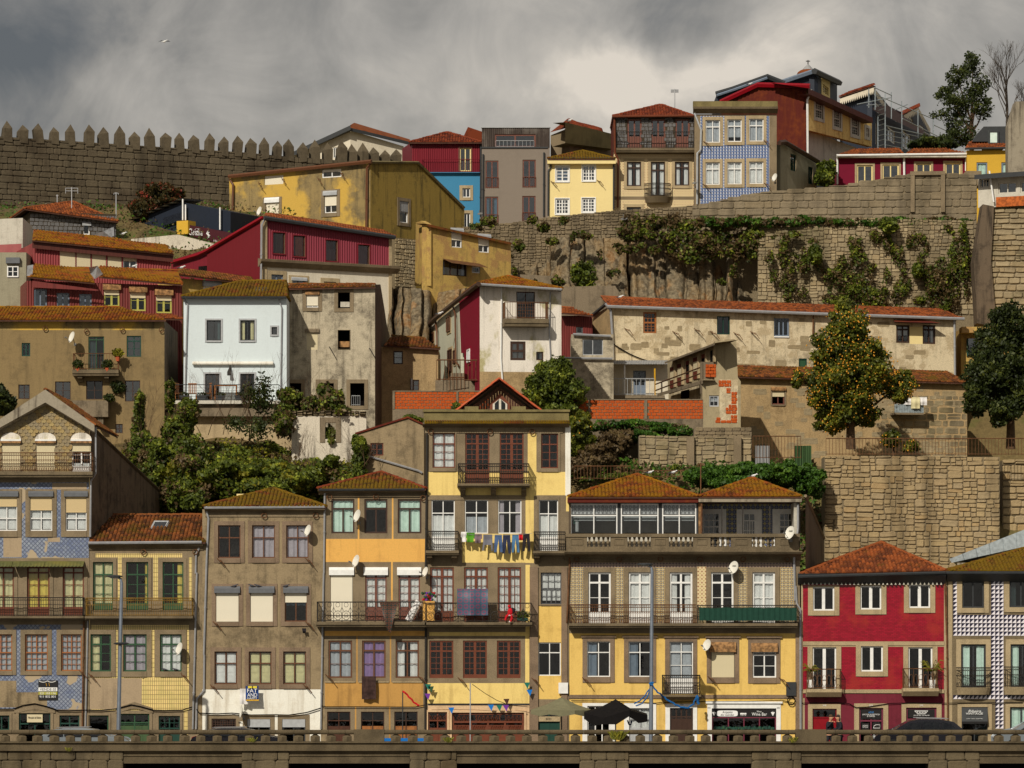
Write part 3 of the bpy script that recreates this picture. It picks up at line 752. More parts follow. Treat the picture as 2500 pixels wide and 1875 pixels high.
def roof_obj(h,faces,mat,tiled=(0,),hips=(),name='roof',tw=.19,tl=.36,label=None,ridgemat=None,under='wood_dark',parent=None):
 """faces: list of 4-point slopes (P0,P1,Q0,Q1) in local coordinates"""
 mb=MB()
 for P0,P1,Q0,Q1 in faces:
  P0,P1,Q0,Q1=map(Vector,(P0,P1,Q0,Q1));pts=[P0,P1]+([Q1,Q0] if (Q1-Q0).length>.01 else [Q0])
  mb.poly(pts,mat,.3);mb.poly([p-Vector((0,0,.08)) for p in pts],under)
  mb.poly([P0,P1,P1-Vector((0,0,.08)),P0-Vector((0,0,.08))],under)
 r=mb.build(name,parent or h.root)
 if label:r['label']=label
 V=[];Fc=[];R=[]
 for i in tiled:
  v,f,q=tiles_geo(*faces[i],tw=tw,tl=tl);b=len(V);V+=v;Fc+=[tuple(b+k for k in x) for x in f];R+=q
 if V:
  t=MB();t.v=V;t.f=Fc;t.mi(mat);t.m=[0]*len(Fc);t.r=R;t.build('roof_tiles',r,kind='stuff')
 for a,b in hips:ridge_line(r,a,b,ridgemat or mat)
 return r
def hip(h,xL,xR,ye,xA0,xA1,yA,dA,ov=.45,depth=None,mat='tiles_moss',tiled=(0,1,2),hipon=True,ridgemat=None,label=None,tw=.19,tl=.36,yeR=None):
 """hipped roof: eave between xL and xR at row ye, ridge from xA0 to xA1 at row yA standing dA behind the facade"""
 depth=depth or 2*dA
 a,b=h.pt(xL,ye,-ov),h.pt(xR,yeR or ye,-ov);r0,r1=h.pt(xA0,yA,dA),h.pt(xA1,yA,dA)
 c,d=Vector((b.x,depth,b.z)),Vector((a.x,depth,a.z))
 return roof_obj(h,[(a,b,r0,r1),(b,c,r1,r1),(d,a,r0,r0),(c,d,r1,r0)],mat,tiled,[(a,r0),(b,r1),(r0,r1)] if hipon else [(r0,r1)],ridgemat=ridgemat,label=label,tw=tw,tl=tl)
def shed(h,xL,yL,xR,yR,xA,yA,xB,yB,d,ov=.4,mat='tiles_moss',ridge=True,tw=.19,tl=.36,tiled=(0,),label=None,name='roof',back=None):
 """one slope rising from the eave (xL,yL)-(xR,yR) to the top line (xA,yA)-(xB,yB) standing d behind"""
 a,b,r0,r1=h.pt(xL,yL,-ov),h.pt(xR,yR,-ov),h.pt(xA,yA,d),h.pt(xB,yB,d)
 fs=[(a,b,r0,r1)]
 if back:
  c,e=r1+Vector((0,back,-back*.45)),r0+Vector((0,back,-back*.45));fs.append((c,e,r1,r0))
 return roof_obj(h,fs,mat,tiled,[(r0,r1)] if ridge else [],tw=tw,tl=tl,label=label,name=name)
# ------------------------------------------------------------------ stones
STONES={}
def stone_meshes(mat):
 if mat in STONES:return STONES[mat]
 out=[]
 for v in range(8):
  rr=random.Random(v*7+3);n=8;mb=MB()
  base=[(.0,.16),(.10,.0),(.90,.0),(1.,.16),(1.,.84),(.90,1.),(.10,1.),(.0,.84)]
  ring=[(x+rr.uniform(-.03,.03),z+rr.uniform(-.05,.05)) for x,z in base]
  f=[(.5+(x-.5)*.84,.5+(z-.5)*.80) for x,z in ring]
  vs=[(x,.12,z) for x,z in ring]+[(x,-.005,z) for x,z in ring]+[(x,-.05+rr.uniform(-.012,.012),z) for x,z in f]
  fs=[(i,(i+1) % n,(i+1) % n+n,i+n) for i in range(n)]+[(i+n,(i+1) % n+n,(i+1) % n+2*n,i+2*n) for i in range(n)]+[tuple(range(2*n,3*n))]
  mb.mesh(vs,fs,mat);out.append((mb.make('stone'),vs,fs))
 STONES[mat]=out;return out
def stones(h,u0,u1,z0,top,mat,hr=(.25,.4),wr=(.3,.8),d=0.0,name='stone',holes=(),irregular=.0,limit=300,parent=None,gap=.012,botf=None,thick=1.0):
 """courses of individual stones over the face; the largest are separate objects, the rest one joined part"""
 tz=top if callable(top) else (lambda u:top);L=[];z=z0
 zmax=max(tz(u0+(u1-u0)*i/20) for i in range(21))
 if irregular>.35:     # uncoursed rubble: blocks split at random until they have the size of a stone
  def cut(a,b,c,dd):
   w,q=b-a,dd-c
   if (w>wr[1] or (w>wr[0]*2 and random.random()<.5)) and w >= q*1.45:m=a+w*random.uniform(.32,.68);k=q*random.uniform(-.08,.08) if 0 else 0;cut(a,m,c,dd);cut(m,b,c,dd)
   elif q>hr[1] or (q>hr[0]*2 and random.random()<.5):m=c+q*random.uniform(.32,.68);cut(a,b,c,m);cut(a,b,m,dd)
   elif w>wr[1]:m=a+w*random.uniform(.35,.65);cut(a,m,c,dd);cut(m,b,c,dd)
   else:
    dd=min(dd,tz((a+b)/2))
    if dd-c>.07 and not (botf and c<botf((a+b)/2)) and not any(x0<(a+b)/2<x1 and q0<(c+dd)/2<q1 for x0,x1,q0,q1 in holes):j=lambda s:random.uniform(0,s*.04);L.append((a+j(w),b-j(w),c+j(q),dd-j(q)))
  z1_=z
  while z1_<zmax:
   H_=random.uniform(1.1,1.9);u=u0
   while u<u1:w=random.uniform(1.4,2.8);cut(u,min(u+w,u1),z1_,z1_+H_);u+=w
   z1_+=H_
  z=zmax
 while z<zmax:
  hh=random.uniform(*hr);u=u0-random.uniform(0,wr[0])
  while u<u1:
   w=random.uniform(*wr)*(1.0 if random.random()>.2 else .6)
   a,b=max(u0,u),min(u1,u+w);u+=w
   if b-a<.08:continue
   c,dd=z+hh*irregular*random.uniform(0,.35),min(z+hh*(1-irregular*random.uniform(0,.35)),tz((a+b)/2))
   if dd-c<.08:continue
   if botf and (c+dd)/2<botf((a+b)/2):continue
   if any(x0<(a+b)/2<x1 and q0<(c+dd)/2<q1 for x0,x1,q0,q1 in holes):continue
   if irregular>.1 and b-a>.3 and random.random()<irregular*.5:      # split in two small ones
    m=(c+dd)/2;L+=[(a,b,c,m),(a,b,m,dd)]
   else:L.append((a,b,c,dd))
  z+=hh
 L.sort(key=lambda q:-(q[1]-q[0])*(q[3]-q[2]));P=parent or h.root;sm=stone_meshes(mat)
 for a,b,c,dd in L[:limit]:
  o=bpy.data.objects.new(name,random.choice(sm)[0]);o.location=(a+gap,d,c+gap);o.scale=(b-a-2*gap,thick*random.uniform(.6,1.5) if irregular>.3 else thick,dd-c-2*gap)
  if irregular:o.rotation_euler=(0,random.uniform(-.07,.07)*irregular*2,0)
  link(o,P)
 if len(L)>limit:
  mb=MB()
  for a,b,c,dd in L[limit:]:
   _,vs,fs=random.choice(sm);mb.mesh([(a+gap+x*(b-a-2*gap),d+y*thick,c+gap+zz*(dd-c-2*gap)) for x,y,zz in vs],fs,mat,random.uniform(.01,.99))
  mb.build('small_stones' if name=='stone' else 'more_'+name+'s',P,kind='stuff')
 return L
# ------------------------------------------------------------------ leaves
def leaf_mesh(name,pts,nrm,size,mat,rnd,aspect=.6):
 n=len(pts);size=np.asarray(size).reshape(-1,1)*np.ones((n,1))
 t=rng.normal(size=(n,3));t -= (t*nrm).sum(1)[:,None]*nrm;t /= np.linalg.norm(t,axis=1)[:,None]+1e-9;b=np.cross(nrm,t)
 V=np.empty((n,4,3));V[:,0]=pts-t*size;V[:,1]=pts+b*size*aspect;V[:,2]=pts+t*size;V[:,3]=pts-b*size*aspect
 me=bpy.data.meshes.new(name);me.vertices.add(n*4);me.vertices.foreach_set('co',V.reshape(-1));me.loops.add(n*4)
 me.loops.foreach_set('vertex_index',np.arange(n*4,dtype=np.int32));me.polygons.add(n);me.polygons.foreach_set('loop_start',np.arange(0,n*4,4,dtype=np.int32))
 me.materials.append(MT[mat]);a=me.attributes.new('rnd','FLOAT','FACE');a.data.foreach_set('value',np.clip(rnd,0.001,.999).astype(np.float32))
 me.update();me.validate();return me
def blob_points(blobs,n,shell=.35,clump=.9,seed=0):
 """points in the outer shells of ellipsoids (centre, radii), thinned by clump noise"""
 vol=np.array([b[1][0]*b[1][2] for b in blobs]);cnt=(vol/vol.sum()*n*1.7).astype(int)+3;P=[];Nn=[];Rr=[]
 for (c,r),k in zip(blobs,cnt):
  d=rng.normal(size=(k,3));d /= np.linalg.norm(d,axis=1)[:,None];rad=1-shell*rng.random(k) ** 1.5
  ph=rng.random(3)*6
  bump=1+.16*np.sin(d[:,0]*7+ph[0])*np.sin(d[:,2]*8+ph[1])+.10*np.sin(d[:,1]*13+ph[2]+d[:,2]*11)
  p=np.array(c)+d*np.array(r)*(rad*bump)[:,None];P.append(p);Nn.append(d);Rr.append(bump)
 P=np.concatenate(P);Nn=np.concatenate(Nn)
 q=np.sin(P[:,0]*2.3+1)*np.sin(P[:,2]*2.7+2+P[:,1])+.6*np.sin(P[:,0]*5.1+P[:,1]*4.0)*np.sin(P[:,2]*5.7)
 keep=rng.random(len(P))<np.clip(.62+clump*.45*q,.08,1)
 P,Nn,q=P[keep],Nn[keep],q[keep]
 return P,Nn,q
def lumps(blobs,k=6):
 out=[]
 for c,r in blobs:
  out.append((c,tuple(v*.86 for v in r)))
  for _ in range(k):
   a,z=random.uniform(0,6.283),random.uniform(-1,1);q=math.sqrt(1-z*z);s=random.uniform(.18,.42);out.append(((c[0]+r[0]*.9*q*math.cos(a),c[1]+r[1]*.8*q*math.sin(a),c[2]+r[2]*.92*z),(r[0]*s,r[1]*s,r[2]*s)))
 return out
def foliage(name,parent,blobs,n,size,mat,shell=.45,clump=.9,**kw):
 if n>2500:blobs=lumps(blobs)
 P,Nn,q=blob_points(blobs,n,shell,clump);nr=Nn*.6+rng.normal(size=P.shape)*.8;nr /= np.linalg.norm(nr,axis=1)[:,None]
 rnd=.42+.22*q+rng.normal(size=len(P))*.16
 o=bpy.data.objects.new(name,leaf_mesh(name,P,nr,size*(.6+.8*rng.random(len(P))),mat,rnd));return link(o,parent,**kw)
def pblob(x,y,Y,rx,ry,rd=None):
 k=Y/F/CUR[2];c=W(x,y,Y);return ((c.x,c.y,c.z),(rx*k,(rd if rd is not None else rx*k*.8),ry*k))
def rel(blobs,o):return [((c[0]-o[0],c[1]-o[1],c[2]-o[2]),r) for c,r in blobs]
def twigs(mb,base,n,h,spread,mat='bark',r=.02,depth=3,up=.8):
 def br(p,d,L,rad,k):
  q=p+d*L;m=p+d*L*.5+Vector((random.uniform(-1,1),random.uniform(-1,1),random.uniform(-1,1)))*L*.07
  mb.tube([p,m,q],rad,4 if k>1 else 3,mat,cap=False,r2=rad*.6)
  if k <= 0:return
  for _ in range(random.choice((2,3,3))):
   nd=(d+Vector((random.uniform(-1,1),random.uniform(-1,1),random.uniform(-.3,.8)))*spread).normalized()
   br(m if random.random()<.35 else q,nd,L*random.uniform(.55,.8),rad*.6,k-1)
 for _ in range(n):
  d=Vector((random.uniform(-1,1)*spread,random.uniform(-1,1)*spread,up)).normalized();br(Vector(base),d,h,r,depth)
def bush(name,label,cat,blobs,n,size,mat,group=None,stems=True,shell=.5,clump=.9,part='foliage',second=None):
 c=blobs[0][0];zb=min(b[0][2]-b[1][2] for b in blobs);root=empty(name,(c[0],c[1],zb),label,cat,0,group);o=(c[0],c[1],zb)
 foliage(part,root,rel(blobs,o),n,size,mat,shell,clump)
 if second:foliage('dry_foliage' if 'brown' in second[0] else 'young_leaves',root,rel(blobs,o),second[1],size,second[0],shell,clump)
 if stems:
  mb=MB();H=max(b[0][2] for b in blobs)-zb
  twigs(mb,(0,0,0),3,H*.45,.5,r=.04,depth=3);mb.build('stems',root)
 return root
# ------------------------------------------------------------------ lettering
def text(s,h,x0,y0,x1,y1,mat,parent,d=-.06,name='lettering',italic=0,extr=.004,fit=True):
 cu=bpy.data.curves.new(name,'FONT');cu.body=s;cu.extrude=extr;cu.shear=italic;cu.align_x='LEFT';cu.resolution_u=2
 tmp=bpy.data.objects.new(name,cu);COL.objects.link(tmp);bpy.context.view_layer.update()
 dg=bpy.context.evaluated_depsgraph_get();me=bpy.data.meshes.new_from_object(tmp.evaluated_get(dg));bpy.data.objects.remove(tmp)
 n=len(me.vertices);co=np.empty(n*3);me.vertices.foreach_get('co',co);co=co.reshape(-1,3);lo,hi=co.min(0),co.max(0)
 u0,u1,z0,z1=h.rect(x0,y0,x1,y1,d) if isinstance(h,Plane) else (x0,x1,y0,y1)
 new=np.empty_like(co);new[:,0]=u0+(co[:,0]-lo[0])/(hi[0]-lo[0])*(u1-u0);new[:,2]=z0+(co[:,1]-lo[1])/(hi[1]-lo[1])*(z1-z0);new[:,1]=d-(co[:,2])
 me.vertices.foreach_set('co',new.reshape(-1));me.materials.clear();me.materials.append(MT[mat]);me.update()
 return link(bpy.data.objects.new(name,me),parent)
# ------------------------------------------------------------------ small things used many times
def dish(label,x,y,r,Y,mat='dish_white',face=(-.80,-.52,.30),logo=None,group='satellite dishes on the facades',wall=.55):
 c=W(x,y,Y-wall);k=Y/F/CUR[2];R=r*k;root=empty('satellite_dish',(c.x,c.y+wall,c.z-R*.8),label,'satellite dish',0,group)
 n=Vector(face).normalized();a=n.cross(Vector((0,0,1))).normalized();b=a.cross(n).normalized();o=Vector((0,-wall,R*.8))
 mb=MB();m=18;rings=[(0,.0),(.35,.03),(.7,.11),(1,.22)];vs=[]
 for back in (0,.02):
  for rr,dd in rings:
   for i in range(m):
    t=2*math.pi*i/m;vs.append(o+a*R*.9*rr*math.cos(t)+b*R*rr*math.sin(t)+n*(R*dd-back))
 fs=[]
 for L in (0,4):
  for j in range(3):
   for i in range(m):fs.append(((L+j)*m+i,(L+j)*m+(i+1) % m,(L+j+1)*m+(i+1) % m,(L+j+1)*m+i))
 for i in range(m):fs.append((3*m+i,3*m+(i+1) % m,7*m+(i+1) % m,7*m+i))
 mb.mesh(vs,fs,mat);refl=mb.build('reflector',root)
 mb=MB();f0=o-b*R*.9+n*R*.1;lnb=o+n*R*1.15-b*R*.45;mb.tube([f0,lnb],.012,4,'dish_grey');mb.tube([lnb-n*.06,lnb+n*.08],.035,6,'dish_grey');mb.build('feed_arm',root)
 mb=MB();mb.tube([o-n*.03,(0.05,-wall*.5,R*.1),(0.05,-.15,-R*.3),(0.05,0,-R*.3)],.022,5,'dish_grey');mb.box(-.02,.12,-.03,0,-R*.45,0,'dish_grey');mb.build('bracket',root)
 if logo:
  t=text(logo,None,-R*.38,-R*.04,R*.38,R*.2,'black_letter',root,d=0);t.matrix_local=Matrix.Translation(o+n*(R*.06)+b*R*.18) @ Matrix(((-a.x,-n.x,b.x,0),(-a.y,-n.y,b.y,0),(-a.z,-n.z,b.z,0),(0,0,0,1)))
  t.parent=root
 return root
def bird(name,label,x,y,Y,L=.42,mat='bird_white',back='bird_grey',face=1,fly=False):
 c=W(x,y,Y);root=empty(name,(c.x,c.y,c.z),label,'gull' if name=='seagull' else 'pigeon' if name=='pigeon' else 'bird',0,{'seagull':'gulls on the roofs','pigeon':'pigeons on the shutter boxes'}.get(name) if not fly else None)
 mb=MB();n=8;prof=[(-.55,.0,.02,.10),(-.35,.0,.05,.10),(-.1,.02,.15,.12),(.12,.05,.17,.17),(.28,.10,.12,.24),(.36,.16,.075,.32),(.44,.20,.085,.37),(.52,.19,.05,.36),(.62,.17,.012,.34)]
 vs=[]
 for px,_,r,z in prof:
  for k in range(n):
   t=2*math.pi*k/n;vs.append((face*px*L,r*L*math.cos(t),(z+.05)*L+r*L*math.sin(t)))
 mb.mesh(vs,[(i*n+k,i*n+(k+1) % n,(i+1)*n+(k+1) % n,(i+1)*n+k) for i in range(len(prof)-1) for k in range(n)]+[tuple(range(n))],mat)
 for s in (-1,1):mb.tube([(face*.05*L,s*.05*L,0),(face*.05*L,s*.05*L,.1*L)],.012*L*2,3,'gold')
 mb.build('body',root)
 w=MB()
 if fly:
  for s in (-1,1):w.mesh([(face*.15*L,0,.2*L),(-face*.1*L,0,.2*L),(s*.55*L+face*.1*L,0-.1*L,.36*L),(s*1.1*L,0,.16*L),(s*.5*L,.1*L,.26*L)],[(0,2,3,4,1)],back)
 else:
  for s in (-1,1):w.mesh([(face*.2*L,s*.165*L,.25*L),(face*.0,s*.19*L,.12*L),(-face*.62*L,s*.05*L,.14*L),(-face*.2*L,s*.13*L,.27*L)],[(0,1,2,3)],back)
 w.build('wing',root);return root
def hang(name,label,cat,x0,y0,x1,y1,Y,mat,shape='sheet',group='washing hung on the line',fold=.05,amp=.05,part=None):
 """a cloth hanging from its top edge, real thickness"""
 p0,p1=W(x0,y0,Y),W(x1,y1,Y);w,hgt=p1.x-p0.x,p0.z-p1.z;root=empty(name,(p0.x,Y,p1.z),label,cat,0,group);mb=MB()
 shapes={'sheet':[(0,1),(1,1),(1,0),(0,0)],
              'shirt':[(0,1),(1,1),(1.05,.5),(.88,.45),(.86,0),(.14,0),(.12,.45),(-.05,.5)],
              'trousers':[(.1,1),(.9,1),(1.0,.0),(.72,.0),(.52,.68),(.30,.0),(0,.0)],
              'sweater':[(.1,1),(.9,1),(.92,.42),(.98,0),(.84,.0),(.78,.35),(.22,.35),(.14,.05),(0,.05),(.08,.42)],
              'triangle':[(0,1),(1,1),(.72,.35),(.6,0),(.42,.1),(.25,.5)],
              'socks':[(.1,1),(.9,1),(.9,.3),(.8,0),(.3,0),(.25,.3)]}[shape]
 n=9;rows=7
 def inside_span(z):     # x spans of polygon at height z
  xs=[]
  for (xa,za),(xb,zb) in zip(shapes,shapes[1:]+shapes[:1]):
   if (za>z) != (zb>z):xs.append(xa+(xb-xa)*(z-za)/(zb-za))
  xs.sort();return list(zip(xs[::2],xs[1::2]))
 ph=random.random()*6
 for r in range(rows*2):
  za,zb=1-r/(rows*2.0),1-(r+1)/(rows*2.0)
  sa,sb=inside_span(za-.001),inside_span(zb+.001)
  if len(sa) != len(sb):sa=sb if len(sb)>len(sa) else sa;sb=sa
  for (a0,a1),(b0,b1) in zip(sa,sb):
   for i in range(n):
    q=[(a0+(a1-a0)*i/n,za),(a0+(a1-a0)*(i+1)/n,za),(b0+(b1-b0)*(i+1)/n,zb),(b0+(b1-b0)*i/n,zb)]
    f=lambda x,z:(x*w,amp*math.sin(x*9+ph)*(1.1-z)+.03*math.sin(z*7+ph),z*hgt)
    mb.poly([f(*k) for k in q],mat);mb.poly([(k[0],k[1]+.012,k[2]) for k in [f(*k) for k in q]][::-1],mat)
 mb.build(part or 'cloth',root);return root
# ------------------------------------------------------------------ setting
def interp(t,pts):
 if t <= pts[0][0]:return pts[0][1]
 for (a,x),(b,y) in zip(pts,pts[1:]):
  if t <= b:return x+(y-x)*(t-a)/(b-a)
 return pts[-1][1]
PL=[(200,-.3),(209,-.3),(210.5,4),(213,9),(217,14),(222,16.0),(228,17.5),(234,20),(240,22.5),(247,27),(256,31),(264,34.5),(272,35),(300,37),(345,41),(430,40)]
PR=[(200,-.3),(209,-.3),(211,3),(213.8,9),(216,12),(219,15.0),(224,15.4),(242,15.8),(249,16.3),(257,23),(261,25.5),(265,27),(267.5,31),(269,32.8),(276,33.6),(300,37),(345,41),(430,38)]
def tz(X,Y):
 k=min(1,max(0,(X+14)/3.0));return interp(Y,PL)*(1-k)+interp(Y,PR)*k
def terrain():
 nx,ny=150,190;V=[];Fc=[]
 for j in range(ny+1):
  Y=199.9+(j/ny) ** 1.25*230
  for i in range(nx+1):
   X=-75+150*i/nx;z=tz(X,Y);
   if Y>210:z+=mnoise.fractal(Vector((X*.35,Y*.35,0)),1,2,4)*.5-.2
   V.append((X,Y,z))
 for j in range(ny):
  for i in range(nx):a=j*(nx+1)+i;Fc.append((a,a+1,a+nx+2,a+nx+1))
 mb=MB();mb.mesh(V,Fc,'earth');o=mb.build('hillside',kind='structure')
 for p in o.data.polygons:p.use_smooth=True
 g=MB();g.poly([(-2500,430,30),(2500,430,30),(2500,3500,30),(-2500,3500,30)],'earth');g.poly([(-2500,199.9,-.4),(-75,199.9,-.4),(-75,430,30),(-2500,430,30)],'earth');g.poly([(75,199.9,-.4),(2500,199.9,-.4),(2500,430,30),(75,430,30)],'earth')
 g.build('ground',kind='structure')
 g=MB();g.poly([(-2500,190.6,0),(2500,190.6,0),(2500,199.9,0),(-2500,199.9,0)],'asphalt');g.build('road',kind='structure')
 g=MB();g.box(-200,200,197.7,199.95,-.2,.13,'paving');g.build('pavement',kind='structure')
 g=MB();g.box(-2500,2500,176,190.1,-7,-5.2,'paving');g.build('lower_quay',kind='structure')
 t=NT('water');t.bump(t.noise(.5,4),.6,.3);t.done((.03,.045,.045),.08,.5);MT['water']=t.mat
 g=MB();g.poly([(-2500,-60,-6.5),(2500,-60,-6.5),(2500,176,-6.5),(-2500,176,-6.5)],'water');g.build('river',kind='structure')
terrain()
# ---- quay wall and its balustrade -----------------------------------
def quay():
 reg('S');Y=190.0
 h=Plane(-500,3000,Y)
 root=empty('quay_wall',(h.A.x,Y,0),'long dark granite quay wall with square block balustrade along the street','wall');h.root=root
 D=lambda py:h.z(1250,py)
 z_rt,z_rb,z_bt,z_bb=D(1782),D(1793),D(1810),D(1833)
 mb=MB();mb.box(0,h.w,-.12,.34,z_bb,z_bt,'quay_granite');mb.box(0,h.w,-.24,.34,z_bt-.07,z_bt-.004,'quay_granite');mb.build('plinth',root)
 # coping in lengths
 x=-500
 while x<3000:
  w=random.uniform(36,46);u0,u1=h.u(x),h.u(min(x+w,3000));m=MB();m.prismx([(-.14,z_rb+.05),(-.17,z_rb+.09),(-.17,z_rt-.05),(-.10,z_rt),(.26,z_rt),(.32,z_rt-.05),(.32,z_rb+.003),(-.1,z_rb+.003)],u0+.006,u1-.006,'quay_granite')
  m.build('coping_stone',root);x+=w
 solid=[(864,938),(1942,2017)]
 n=0;bm=MB();w=23*190/9600.0;hh=z_rb-z_bt
 bm.mesh([(-w/2,0,0),(w/2,0,0),(w/2,0,hh*.72),(w*.18,0,hh),(-w*.18,0,hh),(-w/2,0,hh*.72),
             (-w/2,.24,0),(w/2,.24,0),(w/2,.24,hh*.72),(w*.18,.24,hh),(-w*.18,.24,hh),(-w/2,.24,hh*.72),(0,-.12,hh*.05),(0,-.12,hh*.6)],
   [(0,12,13,5),(12,1,2,13),(5,13,4),(13,3,4),(13,2,3),(6,11,10,9,8,7),(0,5,11,6),(1,7,8,2),(2,8,9,3),(5,4,10,11),(3,9,10,4),(0,6,7,1,12)],'quay_granite')
 me=bm.make('balustrade_block');x=12-39.8*12
 while x<3000:
  if not any(a-8<x<b+8 for a,b in solid):
   o=bpy.data.objects.new('balustrade_block',me);link(o,root);o.location=(h.u(x)+random.uniform(-.02,.02),.0,z_bt-.002);o.scale=(random.uniform(.94,1.05),1,1)
  x+=39.8
 for a,b in solid:
  m=MB();m.box(h.u(a),h.u(b),-.19,.34,z_bt-.002,z_rt+.02,'quay_granite');m.build('solid_panel',root)
 # wall below with deep bays, their shade put into a black backing
 bays=[(-500,-20,1),(-20,301,0),(301,590,1),(590,705,0),(705,1000,1),(1000,1115,0),(1115,1415,1),(1415,1535,0),(1535,1835,1),(1835,1957,0),(1957,2267,1),(2267,2392,0),(2392,2700,1),(2700,3000,0)]
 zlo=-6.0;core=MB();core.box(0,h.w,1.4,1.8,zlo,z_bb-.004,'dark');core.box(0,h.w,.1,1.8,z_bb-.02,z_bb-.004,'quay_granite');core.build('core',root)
 for x0,x1,open_ in bays:
  u0,u1=h.u(x0),h.u(x1)
  if open_:
   m=MB();zt,zb=D(1845),D(1864);m.box(u0,u1,.12,.5,zb,z_bb-.005,'quay_granite');m.box(u0,u1,.06,.5,zt-.02,zt+.03,'quay_granite');m.build('lintel_beam',root)
  else:
   m=MB();m.box(u0,u1,.13,1.4,zlo,z_bb-.003,'mortar_dark');m.build('pier',root)
   z=z_bb-.01
   while z>-2.4:
    hh=.45;u=u0+(random.uniform(-.5,0))
    while u<u1:
     w=random.uniform(.7,1.25);a,b=max(u,u0),min(u+w,u1);u+=w
     if b-a<.12:continue
     o=bpy.data.objects.new('stone',random.choice(stone_meshes('stone_quay'))[0]);link(o,root);o.location=(a+.008,.05,z-hh+.008);o.scale=(b-a-.016,.5,hh-.016)
    z -= hh
 return h
QUAY=quay()
# ================================================================== front row
def closed_gap(h,x0,x1):
 pass
FY=200.0
# ---- blue tiled gabled house at the left end
reg('S')
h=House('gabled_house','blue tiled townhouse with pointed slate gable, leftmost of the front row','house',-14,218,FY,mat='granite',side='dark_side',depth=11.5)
reg('C1')
h.zone(-60,840,800,1520,'blue_tile');reg('S');h.zone(-14,1525,205,1732,'blue_tile')
h.zone(-14,1662,40,1727,'brown_render');h.zone(40,1690,115,1732,'brown_render');reg('C1')
h.zone(470,845,780,905,'blue_house_bare');h.zone(30,1330,195,1512,'blue_house_bare');h.zone(430,1335,540,1375,'blue_house_bare')
ZG=h.z(400,740)
# slate gable field
for i,(x0,x1) in enumerate(((10,190),(320,505),(640,825))):
 kw=dict(sh=1.0,shm='cream_shutter') if i<2 else dict(sh=.28,shm='cream_shutter')
 u0,u1,z0,z1=h.rect(x0,480,x1,740)
 w=win(h,x0+6,480,x1-6,745,'white',dict(n=2,lr=2,p=.2),sur=0,cur=None if i<2 else ('white_cloth','bottom',.3),**kw)
 mb=MB();n=9;zc=h.z(x0,450);ww=u1-u0;zt=h.z(x0,392)
 mb.prism([(u0,zc-.12),(u1,zc-.12),(u1,zc)]+[(u0+ww/2+ww/2*math.cos(math.pi*k/n),zc+(zt-zc)*math.sin(math.pi*k/n)) for k in range(1,n)]+[(u0,zc)],-.12,.0,'white_stained');mb.build('arched_head',w)
 mb=MB();mb.box(u0,u1,-.17,0,h.z(x0,487),zc-.02,'rust_box');mb.box(u0-.01,u1+.01,-.175,-.05,h.z(x0,468),zc-.01,'white');mb.build('shutter_box',w)
for x0,x1,q in ((-35,155,.32),(270,470,.42),(590,780,.48)):
 win(h,x0,985-40,x1,1275,'white',dict(n=2,f=.66,t=.05),sur=(11,12,11,15),cur=('white_cloth','shutters',1),sh=q,shm='beige_shutter',box='grey_box',boxh=.28,boxout=.16)
reg('S')
for i,(x0,x1) in enumerate(((-18,34),(66,121),(153,205))):
 win(h,x0,1384,x1,1503,'red_brown',dict(n=2,f=.12,lr=3,p=.18,t=.08),sur=(9,4,9,0),cur=('cream_cloth' if i != 1 else 'yellow_cloth','full',.85),name='balcony_door')
reg('D1')
for x0,x1 in ((-100,110),(225,430),(550,735)):
 win(h,x0,455,x1,785,'orange_frame',dict(n=1,f=.5,lc=4,lr=3,tc=4,tr=3,t=.06),sur=(11,11,10,10),cur=('grey_cloth','full',1),surm='granite')
win(h,-60,1185,85,1320,'dark_green',dict(n=2),sur=6,cur=None)
win(h,170,1165,455,1440,'dark_green',dict(n=2,f=.35,tc=2,lr=2),sur=7,solid=None,name='door',glass='glass_dark')
win(h,535,1185,715,1430,'dark_green',dict(n=2,f=.3,p=.5,pm='dark_green'),sur=6,name='door')
for x0,x1,ya in ((170,455,1140),):
 u0,u1,z0,z1=h.rect(x0,1165,x1,1300);mb=MB();n=10
 mb.prism([(u0-.25,z1+.02),(u0,z1+.02)]+[(u0+(u1-u0)*(k/n),z1+.02+.16*math.sin(math.pi*k/n)) for k in range(1,n)]+[(u1,z1+.02),(u1+.25,z1+.02),(u1+.2,z1+.25),((u0+u1)/2,z1+.5),(u0-.2,z1+.25)],-.07,.01,'granite');mb.build('arch',h.root)
reg('C1');apex=h.pt(410,60,-.55);reg('S')
hz=h.z(100,1045)
tl_,tr_=h.u(-14),h.u(222)
ua=h.u(111)
top=[(0,hz),(ua,h.z(111,972)),(h.w,hz)]
h.u1=h.w
h.finish(top,0,noside=True)
# roof: two slopes running back, board verge in front
reg('C1')
A=h.pt(408,10,-.6);Lf=h.pt(-20,345,-.6);Rt=h.pt(850,325,-.6)
Lf.x -= .5
b1=lambda p,D=11.2,dz=0:Vector((p.x,D,p.z+dz))
roof_obj(h,[(Rt,b1(Rt),A,b1(A)),(b1(Lf),Lf,b1(A),A)],'tiles_brown',tiled=(0,),hips=[(A,b1(A))])
mb=MB()
for p,q in ((A,Rt),(A,Lf)):
 t=.62;mb.mesh([(p.x,-.62,p.z+.03),(q.x,-.62,q.z+.03),(q.x,-.62,q.z-t*.55),(p.x,-.62,p.z-t),(p.x,-.55,p.z+.03),(q.x,-.55,q.z+.03),(q.x,-.0,q.z-t*.7),(p.x,0,p.z-t*1.15)],[(0,1,2,3),(4,5,1,0),(3,2,6,7),(1,5,6,2)],'old_wood')
mb.build('bargeboard',h.root)
